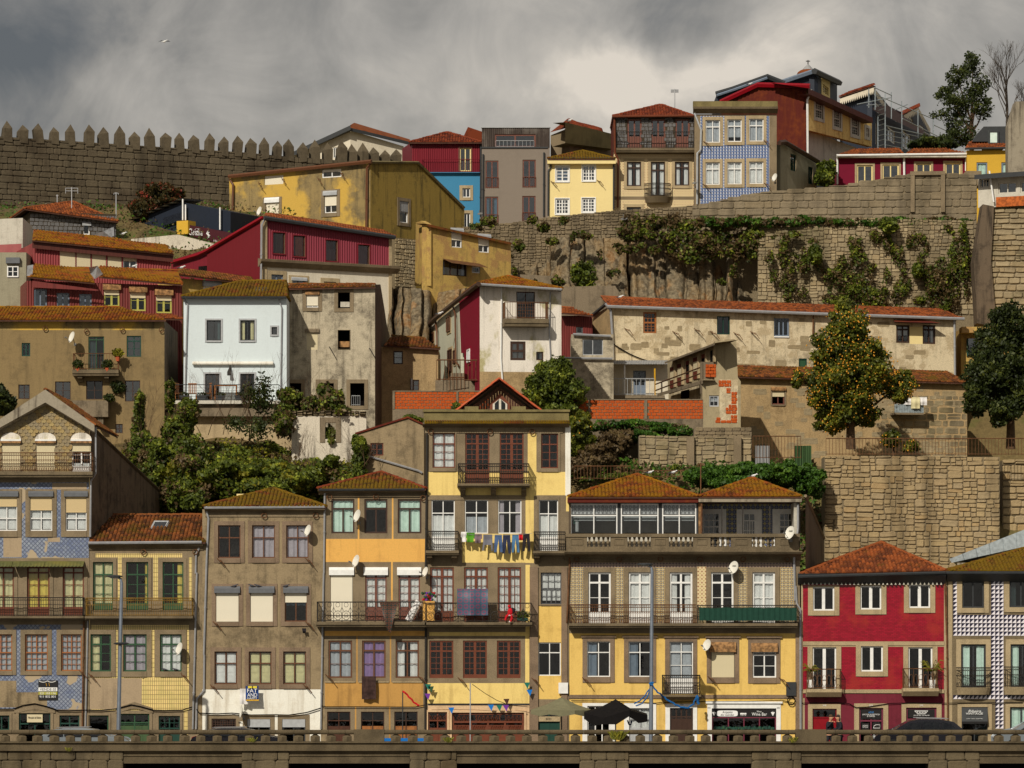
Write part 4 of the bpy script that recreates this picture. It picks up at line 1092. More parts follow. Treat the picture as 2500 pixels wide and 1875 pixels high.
# slate scales of the gable, one by one
def gable_top(u):
 return (apex.z-.30)-abs(u-ua)*(apex.z-.30-h.z(850,390))/(h.u(850)-ua)
sc=MB();pr=.17
sc.mesh([(-.13,0,.0),(.13,0,.0),(.13,-.012,-.16),(.07,-.028,-.25),(-.07,-.028,-.25),(-.13,-.012,-.16),(-.13,.01,0),(.13,.01,0),(.13,.0,-.16),(-.13,.0,-.16)],[(0,1,2,3,4,5),(0,5,9,6),(1,7,8,2),(5,4,3,2,8,9)],'slate_scale')
scm=sc.make('slate');hl=[h.rect(x0-6,392,x1+6,760) for x0,x1 in ((10,190),(320,505),(640,825))];cand=[]
z=ZG+.15;r=0
while z<apex.z:
 u=(r % 2)*.13
 while u<h.w:
  if z<gable_top(u) and not any(a<u<b and c<z-.1<d for a,b,c,d in hl):cand.append((u,z))
  u+=.265
 z+=pr;r+=1
cand.sort(key=lambda c:-c[1])
for u,z in cand[:300]:
 o=bpy.data.objects.new('slate',scm);link(o,h.root);o.location=(u,-.03,z);o.rotation_euler=(0,random.uniform(-.06,.06),0)
if len(cand)>300:
 m2=MB()
 for u,z in cand[300:]:m2.mesh([(v.co.x+u,v.co.y-.03,v.co.z+z) for v in scm.vertices],[tuple(p.vertices) for p in scm.polygons],'slate_scale',random.random())
 m2.build('more_slates',h.root,kind='stuff')
# oblique right side wall
reg('S')
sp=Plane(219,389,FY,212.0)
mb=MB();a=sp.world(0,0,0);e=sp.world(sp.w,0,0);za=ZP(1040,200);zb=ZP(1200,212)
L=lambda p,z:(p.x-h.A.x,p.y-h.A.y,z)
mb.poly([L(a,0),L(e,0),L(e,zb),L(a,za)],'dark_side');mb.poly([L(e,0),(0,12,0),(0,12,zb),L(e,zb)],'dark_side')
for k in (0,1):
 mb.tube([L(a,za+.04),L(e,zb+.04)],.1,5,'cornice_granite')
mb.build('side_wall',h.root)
reg('D1')
reg('C1');balcony(h,-90,832,572,740,792,.75,'rusty_iron','double',r=.012)
h.band(-70,795,812,840,'granite');h.band(-70,1515,790,1556,'granite',.08)
mb=MB();
for x0,x1 in ((-60,130),(120,415),(410,770)):
 a,b=h.pt(x0,1548,-.02),h.pt(x1,1548,-.02);c=h.pt(x0,1600,-.75);n=int((b.x-a.x)/.09)
 for i in range(n):mb.poly([(a.x+.09*i,-.02,a.z),(a.x+.09*(i+1),-.02,a.z+(.0)),(a.x+.09*(i+1),-.75,c.z+(.03 if i % 2 else 0)),(a.x+.09*i,-.75,c.z+(0 if i % 2 else .03))],'corr_green')
mb.build('corrugated_awning',h.root)
reg('D1');balcony(h,-90,752,125,292,322,.8,'iron','ornate',r=.012)
u0,u1,z0,z1=h.rect(-60,372,750,395)
h.band(-60,1112,150,1310,'granite',.03);h.band(470,1120,528,1310,'granite',.04)
pipe(h,[(755,335),(740,1310)],mat='rusty_iron');pipe(h,[(790,335),(768,1310)])
reg('C1');pipe(h,[(862,345),(862,760),(818,830),(812,1330)],.05)
# for-sale board
def board(label,x0,y0,x1,y1,Y,mat,cat='sign',name='sale_sign'):
 p=Plane(x0,x1,Y);a,b=p.z(x0,y1),p.z(x0,y0);r=empty(name,(p.A.x,Y,a),label,cat);p.root=r;p.b=a
 mb=MB();mb.box(0,p.w,0,.05,0,b-a,mat);mb.build('board',r);return p
reg('D1')
b=board('black for sale sign with white phone numbers on the blue tiled wall',345,870,518,1045,199.93,'sign_black')
for x0,y0,x1,y1,m in ((346,934,516,968,'white'),(346,973,516,1000,'olive_letter')):
 q=MB();u0,u1,z0,z1=b.rect(x0,y0,x1,y1);q.box(u0,u1,-.012,0,z0,z1,m);q.build('colour_band',b.root)
text('VENDE-SE',b,358,940,505,963,'black_letter',b.root,d=-.016);text('221 103 116',b,358,977,502,996,'white_letter',b.root,d=-.016);text('911 832 801',b,356,1006,500,1026,'white_letter',b.root,d=-.006)
q=MB();pts=[b.pt(352+(502-352)*i/10,876+12*math.sin(math.pi*((i*2) % 10)/10 if i not in (5,) else 0),-.012) for i in range(11)]
q.tube(pts,.022,4,'white');q.build('curved_line',b.root)
q=MB();q.tube([b.pt(415,895,-.012),b.pt(420,922,-.012)],.012,4,'gold');q.tube([b.pt(440,893,-.012),b.pt(446,922,-.012)],.012,4,'gold');q.build('emblem',b.root)
b=board('pale wooden name plaque above the dark green arched door',243,1177,383,1248,199.88,'cream_shutter',name='plaque')
text('Mercado da Ribeira',b,255,1195,370,1215,'black_letter',b.root,d=-.01)
# ---- green framed tile house
reg('S')
h=House('tiled_house','low cream tiled townhouse with dark green window frames and a wide iron balcony','house',219,494,FY,mat='granite',side='brown_render',depth=9)
reg('D1');h.zone(820,372,1700,1140,'cream_tile');h.zone(800,850,1275,1130,'blue_house_bare');h.zone(1765,0,1830,1490,'brown_render');h.zone(1655,1140,1690,1490,'cream_tile')
reg('C1');h.zone(860,1480,1640,1515,'cream_tile')
for a,b in ((1060,1095),(1380,1422),(1700,1728)):h.zone(a,1515,b,1900,'cream_tile')
reg('S')
for i,(x0,x1) in enumerate(((227,276),(308,362),(397,448))):
 win(h,x0,1372,x1,1490,'green_frame',dict(n=2,f=.26,lr=3,p=.15,t=.07),sur=(8,9,8,0),cur=(('cream_cloth','full',.9),('yellow_cloth','right',.16),('yellow_cloth','right',.3))[i],name='balcony_door')
reg('D1')
for i,(x0,x1) in enumerate(((815,1000),(1110,1320),(1440,1635))):
 win(h,x0,455,x1,790,'green_frame',dict(n=2,f=.27,lr=3,t=.075,tc=0),sur=(13,11,12,13),cur=(('cream_cloth','left',.42),('lilac_cloth','halves',.9),('white_cloth','full',.98))[i])
win(h,795,1185,978,1440,'green_frame',dict(n=1,f=.55),sur=5,glass='glass_dark')
win(h,1075,1170,1345,1440,'green_frame',dict(n=2,f=.3,p=.6,pm='green_sheet',lr=2),sur=7,name='door')
win(h,1428,1190,1620,1440,'dark_green',dict(n=2,f=.45,p=.5,pm='dark_green',tc=4,tr=2),sur=6,name='door')
h.band(1280,835,1296,850,'granite')
mb=MB();u0,u1,z0,z1=h.rect(1075,1170,1345,1300);n=10
mb.prism([(u0-.2,z1+.05),(u0,z1+.05)]+[(u0+(u1-u0)*(k/n),z1+.05+.2*math.sin(math.pi*k/n)) for k in range(1,n)]+[(u1,z1+.05),(u1+.2,z1+.05),(u1+.15,z1+.3),((u0+u1)/2,z1+.6),(u0-.15,z1+.3)],-.07,.01,'granite');mb.build('arch',h.root)
reg('C1');h.cornice(800,1830,1388,1450,.35)
h.finish(h.z(1200,1390),0)
shed(h,795,1378,1850,1378,960,1138,1850,1138,3.9,ov=.4,mat='tiles_brown',back=4)
gutter(h,795,1385,1815,1378);pipe(h,[(1812,1385),(1765,1490),(1760,1660)],.05)
mb=MB();a=h.pt(1330,1325,1.2);b=h.pt(1455,1325,1.2);mb.mesh([(a.x,1.2,a.z+.10),(b.x,1.2,b.z+.10),(b.x+.25,2.3,b.z+.78),(a.x+.25,2.3,a.z+.78)],[(0,1,2,3)],'glass_blue');mb.tube([(a.x,1.2,a.z+.1),(b.x,1.2,a.z+.1),(b.x+.25,2.3,b.z+.78),(a.x+.25,2.3,a.z+.78),(a.x,1.2,a.z+.1)],.06,4,'light_grey');mb.build('skylight',h.root)
reg('D1');balcony(h,762,1735,130,292,325,.8,'gold_iron','ornate',r=.013)
pipe(h,[(1772,-100),(1768,0),(1735,1310)],.05);h.band(1690,372,1720,1310,'granite',.03)
# ---- brown rendered house with roller shutters
reg('S')
h=House('rendered_house','plain grey-brown townhouse with three white roller shutters and whitewashed ground floor','house',494,793,FY,mat='brown_render',depth=9)
reg('D2');h.zone(110,952,1228,1490,'white_lime');h.zone(205,1180,815,1490,'granite');h.zone(500,1240,525,1490,'white_lime');h.zone(840,1180,1130,1490,'granite')
reg('C2')
for i,(x0,x1) in enumerate(((488,690),(794,1000),(1102,1302))):
 win(h,x0,488,x1,782,'brown_frame',dict(n=2,f=.38,tc=2,t=.055),sur=(10,10,10,12),surm='granite_brown',cur=(None,('lilac_cloth','full',1),('lilac_cloth','full',.98))[i])
for i,(x0,x1) in enumerate(((468,675),(778,984),(1088,1288))):
 win(h,x0,1070,x1,1355,'brown_frame',dict(n=2,t=.055),sur=(10,15,10,11),surm='granite_brown',sh=(1,1,.37)[i],box='grey_box',boxh=.34,boxout=.2,cur=('blue_cloth','full',.5) if i==2 else None)
reg('D2')
for i,(x0,x1) in enumerate(((272,475),(580,785),(890,1095))):
 win(h,x0,610,x1,905,'brown_frame',dict(n=2,f=.36,tc=2,t=.055),sur=(10,10,10,11),surm='granite_brown',cur=(('white_cloth','shutters',1),('cream_cloth','shutters',1),('cream_cloth','shutters',1))[i])
win(h,245,1215,465,1440,'dark_brown',dict(n=1,f=.4,tc=9,tr=4,thin=.04),sur=0,name='door',glass='glass_dark',cur=('lattice_white','full',.3))
for x0,x1 in ((565,775),(880,1090)):win(h,x0,1218,x1,1440,'charcoal',dict(n=2),sur=0,sh=.3,shm='light_grey',glass='glass_dark',name='door')
reg('C2');h.cornice(370,1450,335,382,.4);h.band(372,382,1450,412,'granite')
h.finish(h.z(900,345),0)
hip(h,355,1460,322,985,985,160,3.6,ov=.45,mat='tiles_moss');gutter(h,365,330,1448,322);pipe(h,[(378,335),(402,430),(385,800),(360,1655)],.055)
reg('D2');pipe(h,[(180,640),(176,960),(112,1040),(105,1310)],.055)
reg('C2');mb=MB();a=h.pt(655,265,3);b=h.pt(745,205,3);mb.box(a.x,b.x,3,3.7,a.z-.6,b.z,'cream_paint');mb.build('chimney',h.root)
reg('D2')
# ---- orange house
reg('S')
h=House('orange_house','orange-yellow townhouse with brown frames, its long curly iron balcony shared with the tall house','house',793,1041,FY,mat='granite',side='brown_render',depth=9)
reg('C3');h.zone(165,1348,1060,1556,'orange_paint');h.zone(455,960,470,1348,'orange_paint');h.zone(762,960,776,1348,'orange_paint');h.zone(755,1556,770,1900,'orange_paint')
reg('D2');h.zone(1245,425,2165,470,'orange_paint');h.zone(1250,888,2150,1108,'ochre_paint');h.zone(1548,470,1560,888,'ochre_paint');h.zone(1850,470,1862,888,'ochre_paint');h.zone(1535,1108,1548,1490,'ochre_paint');h.zone(1842,1108,1855,1490,'ochre_paint')
reg('C3')
for i,(x0,x1) in enumerate(((218,425),(515,722),(815,1028))):
 win(h,x0,990,x1,1298,'dark_brown',dict(n=2,f=.28,tc=1,t=.085),sur=0,cur=(('mint_cloth','full',1),('mint_cloth','full',.26),('mint_cloth','full',1))[i])
reg('C2')
win(h,1500,905,1700,1350,'grey_frame',dict(n=2),sur=0,sh=1.0,shm='white_shutter',box='white',boxh=.4,name='balcony_door')
for x0,x1 in ((1812,2005),(2112,2305)):
 win(h,x0,905,x1,1350,'rose_frame',dict(n=2,f=.13,lr=4,p=.28,t=.07,ct=.12),sur=0,cur=('white_cloth','full',.72),box='white',boxh=.4,name='balcony_door')
reg('D2')
for i,(x0,x1) in enumerate(((1297,1510),(1600,1812),(1902,2112))):
 win(h,x0,512,x1,848,'brown_frame',dict(n=2,f=.27,tc=2,lr=2,t=.08),sur=0,cur=(('grey_cloth','full',1),('purple_cloth','full',1),('white_cloth','halves',.75))[i])
 h.band(x0-30,880,x1+30,890,'granite_light',.06);
for i,(x0,x1) in enumerate(((1285,1495),(1590,1800),(1890,2100))):
 win(h,x0,1152,x1,1440,'wood_dark' if i==0 else 'dark_brown',dict(n=2,f=.28,p=.55,pm='wood_dark' if i==0 else 'wood_orange',t=.05),sur=0,glass='glass_dark',name='door')
reg('C3');h.cornice(105,1062,910,950,.4);h.cornice(160,1062,950,975,.12)
for x in (170,440,745,1040):
 pass
h.finish(h.z(600,912),0)
hip(h,95,1068,900,670,670,752,3.4,mat='tiles_moss',ridgemat='tiles_red');gutter(h,105,905,1055,900,mat='charcoal');pipe(h,[(158,910),(150,1659)],.05)
reg('D2');pipe(h,[(1254,-95),(1252,0),(1228,1310)],.05)
balcony(h,1185,2178,165,342,388,.95,'iron','circles',right=False,r=.014)
# ---- tall pale yellow house
reg('S')
h=House('tall_house','tallest pale yellow townhouse with stone parapet and red gabled dormer','house',1041,1389,FY,mat='granite',side='white_lime',depth=9)
reg('C3');h.zone(1085,745,2400,955,'pale_yellow');h.zone(1985,395,2063,960,'pale_yellow');h.zone(1965,955,2040,1565,'pale_yellow');h.zone(1395,1302,2035,1562,'pale_yellow')
h.zone(2330,370,2356,1100,'pale_yellow')
reg('D3');h.zone(1228,-170,1268,470,'pale_yellow');h.zone(362,436,1265,470,'pale_yellow');h.zone(1225,436,1262,900,'pale_yellow');h.zone(345,895,1262,1078,'pale_yellow');h.zone(350,1085,1262,1490,'beige_ground')
h.zone(1342,200,1550,1040,'yellow_paint')
reg('C3')
win(h,1128,395,1332,708,'red_brown',dict(n=2,f=.31,tc=2,lr=3,t=.06),sur=(8,3,3,9),cur=('white_cloth','full',1))
for x0,x1 in ((1422,1640),(1732,1948)):win(h,x0,395,x1,850,'red_brown',dict(n=2,f=.21,tc=4,tr=2,lc=2,lr=5,p=.28,t=.07,ct=.14),sur=0,name='balcony_door')
win(h,2105,400,2258,712,'red_brown',dict(n=2,f=.31,tc=2,lr=3,t=.06),sur=(9,3,5,9))
win(h,1118,997,1328,1455,'white',dict(n=2,f=.26,tc=2,p=.28,t=.05),sur=0,cur=('white_cloth','bottom',.7),name='balcony_door')
win(h,1418,997,1628,1300,'white',dict(n=2,f=.38,tc=2,t=.05),sur=0,cur=('grey_cloth','bottom',.5));win(h,1718,997,1928,1300,'white',dict(n=2,f=.38,tc=2,t=.05),sur=0,cur=('lilac_cloth','halves',.5))
win(h,2085,997,2258,1460,'white',dict(n=2,f=.27,tc=2,p=.28,t=.05),sur=(9,9,4,0),cur=('white_cloth','bottom',.7),name='balcony_door')
h.band(1300,1450,1400,1452)
reg('S')
for i,(x0,x1) in enumerate(((1050,1108),(1133,1191),(1215,1272))):win(h,x0,1385,x1,1518,'red_brown',dict(n=2,f=.17,tc=4,lc=2,lr=4,p=.2,t=.08,ct=.13),sur=0,cur=('white_cloth','full',.95),name='balcony_door')
reg('D3')
win(h,1365,-100,1550,185,'grey_frame',dict(n=2,f=.5,tc=3,tr=2,lc=2,lr=2,t=.05),sur=(5,8,3,3),cur=('white_cloth','full',.9))
for x0,x1 in ((362,578),(665,880),(970,1183)):win(h,x0,512,x1,850,'red_brown',dict(n=2,f=.28,tc=4,tr=2,lc=2,lr=4,p=.1,t=.08,ct=.13),sur=0)
win(h,1343,528,1545,828,'white',dict(n=2,f=.31,tc=2,t=.05),sur=0,glass='glass_dark')
win(h,350,1155,522,1440,'red_brown',dict(n=2,f=.27,tc=2,p=.5,pm='red_brown'),sur=5,surm='beige_ground',name='door')
win(h,565,1160,1215,1440,'red_brown',dict(n=4,f=.3,tc=3,p=.6,pm='red_brown',t=.11,lr=1),sur=5,surm='beige_ground',name='shop_front',glass='glass_dark')
mb=MB()
for xa,xb,ya,yb in ((585,720,1185,1232),(775,1005,1185,1235),(1042,1188,1185,1232),(370,505,1185,1232),(600,705,1275,1320),(750,865,1275,1320),(910,1025,1275,1320),(1072,1185,1275,1320)):
 mb=MB();n=max(3,int((xb-xa)/34))
 for i in range(n):
  a,b=xa+(xb-xa)*i/n,xa+(xb-xa)*(i+1)/n
  for p in ([(a,yb),((a+b)/2,ya),(b,yb)],[(a,ya),((a+b)/2,yb),(b,ya)]):mb.tube([h.pt(q[0],q[1],.06) for q in p],.022,3,'red_brown')
 mb.build('door_lattice',h.root)
win(h,1340,1160,1537,1440,'dark_green',dict(n=2,f=.16,p=.85,pm='dark_green'),sur=0,name='door')
text('234',h,862,1138,892,1153,'black_letter',h.root,d=-.01,name='house_number');text('236',h,425,1138,450,1150,'black_letter',h.root,d=-.01,name='house_number');text('232',h,1222,1168,1252,1182,'black_letter',h.root,d=-.01,name='house_number')
h.band(1338,1195,1538,1240,'granite_light',.05,name='name_board');text('BISTRO',h,1412,1207,1460,1228,'black_letter',h.root,d=-.058)
for x0,x1 in ((1265,1341),(1550,1605)):h.band(x0,-150,x1,1500,'granite_brown',.12 if x0<1300 else .08)
h.band(350,1078,1260,1090,'charcoal',.05)
reg('C3')
h.band(1075,955,1965,997,'granite',.04);h.band(1395,745,1990,748)
h.band(1060,345,2300,395,'granite',.05)
# parapet
mb=MB();u0,u1=h.u(1050),h.w;zt,zb,ze=h.z(1500,207),h.z(1500,312),h.z(1500,345)
mb.box(u0,u1,-.15,.35,zb,zt,'moss_granite');mb.box(u0-.05,u1+.05,-.25,.4,zt+.002,zt+.12,'moss_granite')
for x in (1480,1905):u=h.u(x);mb.box(u-.35,u+.35,-.22,.38,zt-.002,zt+.28,'moss_granite')
mb.prismx([(.02,ze),(-.12,ze),(-.4,zb-.1),(-.55,zb-.05),(-.55,zb-.003),(.02,zb-.003)],u0-.05,u1+.02,'cornice_granite');mb.build('parapet',h.root)
mb=MB();n=60
for i in range(n):a=u0+(u1-u0)*i/n;mb.tube([(a+.1,-.62,zb+.03),(a+.1,-.16,zb+.12)],.07,5,'tiles_moss')
mb.build('eave_tiles',h.root,kind='stuff')
# gabled dormer
reg('B3')
A=h.pt(1175,1400,2.0);
reg('C3');Lp=h.pt(1330,222,2.0);Rp=h.pt(2115,222,2.0)
B=lambda p:Vector((p.x,8.6,p.z))
fr=lambda p:Vector((p.x,1.45,p.z))
dr=roof_obj(h,[(fr(Rp),B(Rp),fr(A),B(A)),(B(Lp),fr(Lp),B(A),fr(A))],'tiles_red',tiled=(0,1),hips=[(fr(A),B(A)),(fr(Lp)+Vector((0,.0,.03)),fr(A)+Vector((0,0,.03))),(fr(Rp)+Vector((0,0,.03)),fr(A)+Vector((0,0,.03)))],name='dormer_roof',ridgemat='terracotta')
mb=MB();nb=26
uL,uR=Lp.x+.5,Rp.x-.5
for i in range(nb):
 a,b=uL+(uR-uL)*i/nb,uL+(uR-uL)*(i+1)/nb;f=lambda u:A.z-.25-abs(u-A.x)*(A.z-Lp.z)/(A.x-Lp.x)
 if f((a+b)/2)>Lp.z-.4:mb.prism([(a,Lp.z-.6),(b-.02,Lp.z-.6),(b-.02,f(b)),(a,f(a))],2.3+(i % 2)*.03,2.5,'wood_dark')
mb.box(uL,uR,2.36,2.6,Lp.z-1.5,Lp.z-.4,'wood_dark');mb.build('dormer_boards',h.root)
mb=MB();u0,u1,z0,z1=h.rect(1670,85,1800,215,2.2);zm=z0+(z1-z0)*.62;um=(u0+u1)/2
mb.prism([(u0-.15,z0),(u1+.15,z0),(u1+.15,zm),(um,z1+.28),(u0-.15,zm)],2.2,2.3,'red_brown');mb.prism([(u0,z0),(u1,z0),(u1,zm),(um,z1),(u0,zm)],2.15,2.2,'dull_white')
for a,b in ((u0+.1,um-.06),(um+.06,u1-.1)):
 s=1 if a<um-.2 else -1;mb.prism([(a,z0+.1),(b,z0+.1),(b,zm+(z1-zm)*(.8 if b<um else .1)),(a,zm+(z1-zm)*(.1 if b<um else .8))],2.13,2.15,'glass_dark')
mb.build('dormer_window',h.root)
h.finish(zt-.1,0)
reg('C3')
balcony(h,1350,2003,672,848,882,.95,'iron','double',brackets=(1400,1675,1950),brh=.42,r=.015)
balcony(h,1065,1365,1280,1452,1492,.85,'iron','double',brackets=(1100,1322),brh=.38,sp=.1,r=.014);balcony(h,2033,2330,1285,1455,1492,.85,'iron','double',brackets=(2068,),brh=.38,sp=.1,r=.014)
reg('D3');balcony(h,322,1288,175,347,385,.95,'iron','circles',left=False,r=.014)
reg('C3');pipe(h,[(1078,400),(1075,850),(1066,1659)],.06,'iron');reg('D3');pipe(h,[(330,400),(325,1310)],.06,'iron')
reg('C4');mb=MB();a=h.pt(132,-10,-.02);b=h.pt(132,405,-.02);mb.box(a.x-.12,a.x+.15,-.02,.0,b.z,a.z+1.2,'white_lime');mb.build('white_corner',h.root)
# ---- wide house with loggia
reg('S')
h=House('loggia_house','wide yellow and tiled townhouse with stone balustrade, glazed gallery and open loggia','house',1390,1953,FY,mat='granite',side='dark_side',depth=9.5)
reg('C4');h.zone(150,1010,2180,1050,'border_tile')
for a,b in ((155,275),(562,635),(922,1008),(1665,1750),(2045,2165)):h.zone(a,1050,b,1700,'flower_tile')
h.zone(1298,1045,1378,1700,'dot_tile')
reg('D4');h.zone(-40,447,1998,1500,'yellow_paint');h.zone(-60,400,2000,447,'granite')
reg('C4')
for i,(x0,x1) in enumerate(((318,520),(680,885),(1050,1255),(1422,1625),(1795,1998))):
 win(h,x0,1095,x1,1552,'white',dict(n=2,f=.205,tc=2,lr=2,p=.22,t=.09,ct=.1),sur=(12,12,11,0),cur=(None,('white_cloth','halves',.95),('white_cloth','halves',.66),None,('white_cloth','halves',.95))[i],name='balcony_door')
reg('D4')
for i,(x0,x1) in enumerate(((122,330),(495,703))):win(h,x0,520,x1,838,'white',dict(n=2,f=.31,tc=2,t=.05),sur=(11,10,11,14),surm='granite_brown',cur=('blue_grey','left',.42),cap=1)
win(h,865,522,1076,990,'white',dict(n=2,f=.2,tc=2,lr=2,p=.3,t=.05),sur=(11,10,10,0),surm='granite_brown',cap=1,cur=('grey_cloth','shutters',1),name='balcony_door')
win(h,1240,575,1450,842,'grey_frame',dict(n=2),sur=(11,24,11,14),surm='granite_brown',cap=1,sh=1,shm='cream_shutter',box='rust_box',boxh=.5,boxout=.2)
win(h,1612,578,1825,845,'white',dict(n=2,f=.24,lr=2,t=.07),sur=(11,24,10,14),surm='granite_brown',cap=1,box='rust_box',boxh=.45,boxout=.2,cur=('white_cloth','full',.2))
h.band(-40,1000,1998,1033,'granite_brown',.06)
for a,b,m in ((125,330,'w'),(500,700,'l'),(868,1076,'d')):
 if m=='w':win(h,a,1100,b,1440,'white',dict(n=3,f=.3,lr=1,t=.06),sur=(12,7,12,0),surm='white',name='door',glass='glass_dark')
 elif m=='l':win(h,a,1120,b,1440,'light_grey',dict(n=2,f=.3,p=.45,pm='light_grey'),sur=(12,12,12,0),surm='white',name='door',cur=('white_cloth','full',1))
 else:win(h,a,1118,b,1440,'dark_brown',dict(n=4,f=.25,p=.7,pm='dark_brown'),sur=(11,10,10,0),surm='white',name='door')
shop=win(h,1245,1122,1825,1440,'maroon_frame',dict(n=4,f=.26,t=.06),sur=(11,12,11,0),surm='white',name='shop_window',glass='glass_dark',cap=1)
mb=MB();u0,u1,z0,z1=h.rect(1247,1128,1823,1197);mb.box(u0,u1,.02,.05,z0,z1,'sign_black');sg=mb.build('sign_board',shop)
mb=MB();q=[h.pt(1385+94*math.copysign(abs(math.cos(t)) ** .35,math.cos(t)),1168+27*math.copysign(abs(math.sin(t)) ** .5,math.sin(t)),.012) for t in [i*math.pi/16 for i in range(32)]];mb.poly(q,'white_letter');mb.build('sign_panel',shop)
for s,x0,y0,x1,y1,m,it in (('Armazém',1340,1145,1432,1166,'black_letter',.3),('dos Guindais',1325,1169,1445,1190,'black_letter',.3),('Vinus',1650,1142,1692,1158,'white_letter',0),('Wine Bar',1605,1160,1742,1188,'white_letter',0)):
 text(s,h,x0,y0,x1,y1,m,shop,d=.008,italic=it)
mb=MB()
for cx in (1266,1795):
 for r_ in range(4):
  for k in range(4-r_):c=h.pt(cx-(3-r_)*4+k*8,1160+r_*8,.01);mb.ball(c,(.028,.012,.028),'white_letter',6,4)
 mb.tube([h.pt(cx,1155,.01),h.pt(cx,1147,.01)],.012,3,'white_letter')
for cx in (1508,1520,1535,1550):
 c=h.pt(cx,1165+(cx % 3)*3,.01);mb.ball(c,(.045,.012,.05),'white_letter',8,4);mb.tube([c,c-Vector((0,0,.11))],.01,3,'white_letter')
mb.build('emblem',shop)
text('222',h,1206,1110,1234,1122,'black_letter',h.root,d=-.05,name='house_number');text('220',h,1830,1112,1858,1124,'black_letter',h.root,d=-.05,name='house_number');text('226',h,955,1080,990,1094,'black_letter',h.root,d=-.05,name='house_number')
mb=MB()
for i in range(60):c=h.pt(1270+i*9,1300+random.uniform(-6,8),.0);mb.ball(c,random.uniform(.06,.11),'dark_green' if i % 3 else 'green_frame',5,3)
mb.build('garland',shop)
h.band(1998,447,2062,1500,'granite_brown',.06)
reg('C4')
# stone balustrade in front of the top floor
Zf=h.z(1000,905);PJ=.75
def zz(y):return h.z(1200,y,-PJ)
u0,u1=h.u(120,-PJ),h.u(2215,-PJ)
mb=MB();mb.box(u0,u1,-PJ,-PJ+.3,zz(905),zz(866),'cornice_granite');mb.prismx([(.02,zz(945)-.25),(-.2,zz(945)),(-PJ-.1,zz(930)),(-PJ-.2,zz(912)),(-PJ-.2,zz(905)-.004),(.02,zz(905)-.004)],u0-.1,u1+.15,'cornice_granite');mb.build('terrace_cornice',h.root)
bal=MB();bal.box(u0-.05,u1+.05,-PJ-.05,-PJ+.33,zz(778),zz(748),'cornice_granite');bal=bal.build('balustrade',h.root)
pm=MB()
for a,b in ((120,308),(518,672),(880,1046),(1262,1418),(1602,1790),(2000,2212)):
 m=MB();ua_,ub_=h.u(a,-PJ),h.u(b,-PJ);m.box(ua_,ub_,-PJ+.01,-PJ+.29,zz(866),zz(778),'cornice_granite');g=(ub_-ua_)*.2
 z0,z1=zz(850),zz(792)
 for q in ((ua_+g,ub_-g,z1-.04,z1),(ua_+g,ub_-g,z0,z0+.04),(ua_+g,ua_+g+.04,z0+.04,z1-.04),(ub_-g-.04,ub_-g,z0+.04,z1-.04)):m.box(q[0],q[1],-PJ-.02,-PJ+.02,q[2],q[3],'cornice_granite')
 m.build('pedestal',bal)
H=zz(778)-zz(866);prof=[(.0,.075),(.06,.075),(.08,.05),(.2,.04),(.36,.095),(.5,.085),(.62,.045),(.72,.04),(.78,.06),(.92,.06),(.94,.08),(1,.08)];bb=MB();n=8
vs=[(r*math.cos(2*math.pi*k/n),r*math.sin(2*math.pi*k/n),q*H) for q,r in prof for k in range(n)]
bb.mesh(vs,[(i*n+k,i*n+(k+1) % n,(i+1)*n+(k+1) % n,(i+1)*n+k) for i in range(len(prof)-1) for k in range(n)],'cornice_granite');bm_=bb.make('baluster')
for a,b,n in ((308,518,5),(672,880,5),(1046,1262,5),(1418,1602,4),(1790,2000,5)):
 for i in range(n):
  o=bpy.data.objects.new('baluster',bm_);link(o,bal);o.location=(h.u(a+(b-a)*(i+.5)/n,-PJ),-PJ+.16,zz(866))
# top storey: glazed gallery on the left, open loggia on the right
zt=h.z(1000,470);zE=zt
base_top=h.z(1000,905)
top_mb=MB()
GD=.12      # glass plane of the gallery
w0,w1=h.u(140),h.u(1300)
mb=MB();mb.box(w0,w1,GD+.1,GD+3,zt+.002,zt+.25,'room_shade');mb.box(w0,w1,GD+2.6,GD+2.8,base_top,zt,'dull_white');mb.box(w0,w1,GD,GD+2.6,base_top-.1,base_top,'room_shade');mb.box(w0-.1,w0,GD-.02,GD+2.8,base_top,zt,'charcoal');mb.build('gallery_room',h.root)
for x0,x1 in ((155,580),(610,950),(982,1290)):
 u0,u1,z0,z1=h.rect(x0,478,x1,741,GD);z0 -= .0;m=MB();frame_geo(m,u0,u1,z0-.75,z1,'white',d=GD,t=.06,f=.27,n=2,tc=2,p=.26,pm='dull_white');w=m.build('gallery_window',h.root)
 m=MB();m.poly([(u0,GD-.01,z0),(u1,GD-.01,z0),(u1,GD-.01,z1),(u0,GD-.01,z1)],'glass');m.build('pane',w)
 m=MB();cloth_sheet(m,u0+.06,u1-.06,h.z(x0,570),z1-.05,GD+.1,'lace',.01);m.build('lace_curtain',w)
 m=MB();m.box(u0+.1,u1-.1,GD+.2,GD+.3,h.z(x0,630),h.z(x0,590),'light_grey');m.build('blind',w)
mb=MB()
for a,b in ((132,155),(580,610),(950,982),(1290,1308)):mb.box(h.u(a),h.u(b),GD-.08,GD+.1,base_top,zt,'charcoal')
mb.build('gallery_post',h.root)
mb=MB()
for k in range(14):
 c=h.pt(205+random.uniform(-28,28),640+random.uniform(-30,20),GD+.25);mb.ball(c,random.uniform(.04,.08),'dark_green',5,3)
mb.tube([h.pt(217,730,GD+.25),h.pt(217,640,GD+.25)],.09,8,'light_grey');mb.build('potted_plant',h.root)
LD=2.2
a,b=h.u(1310),h.u(2195)
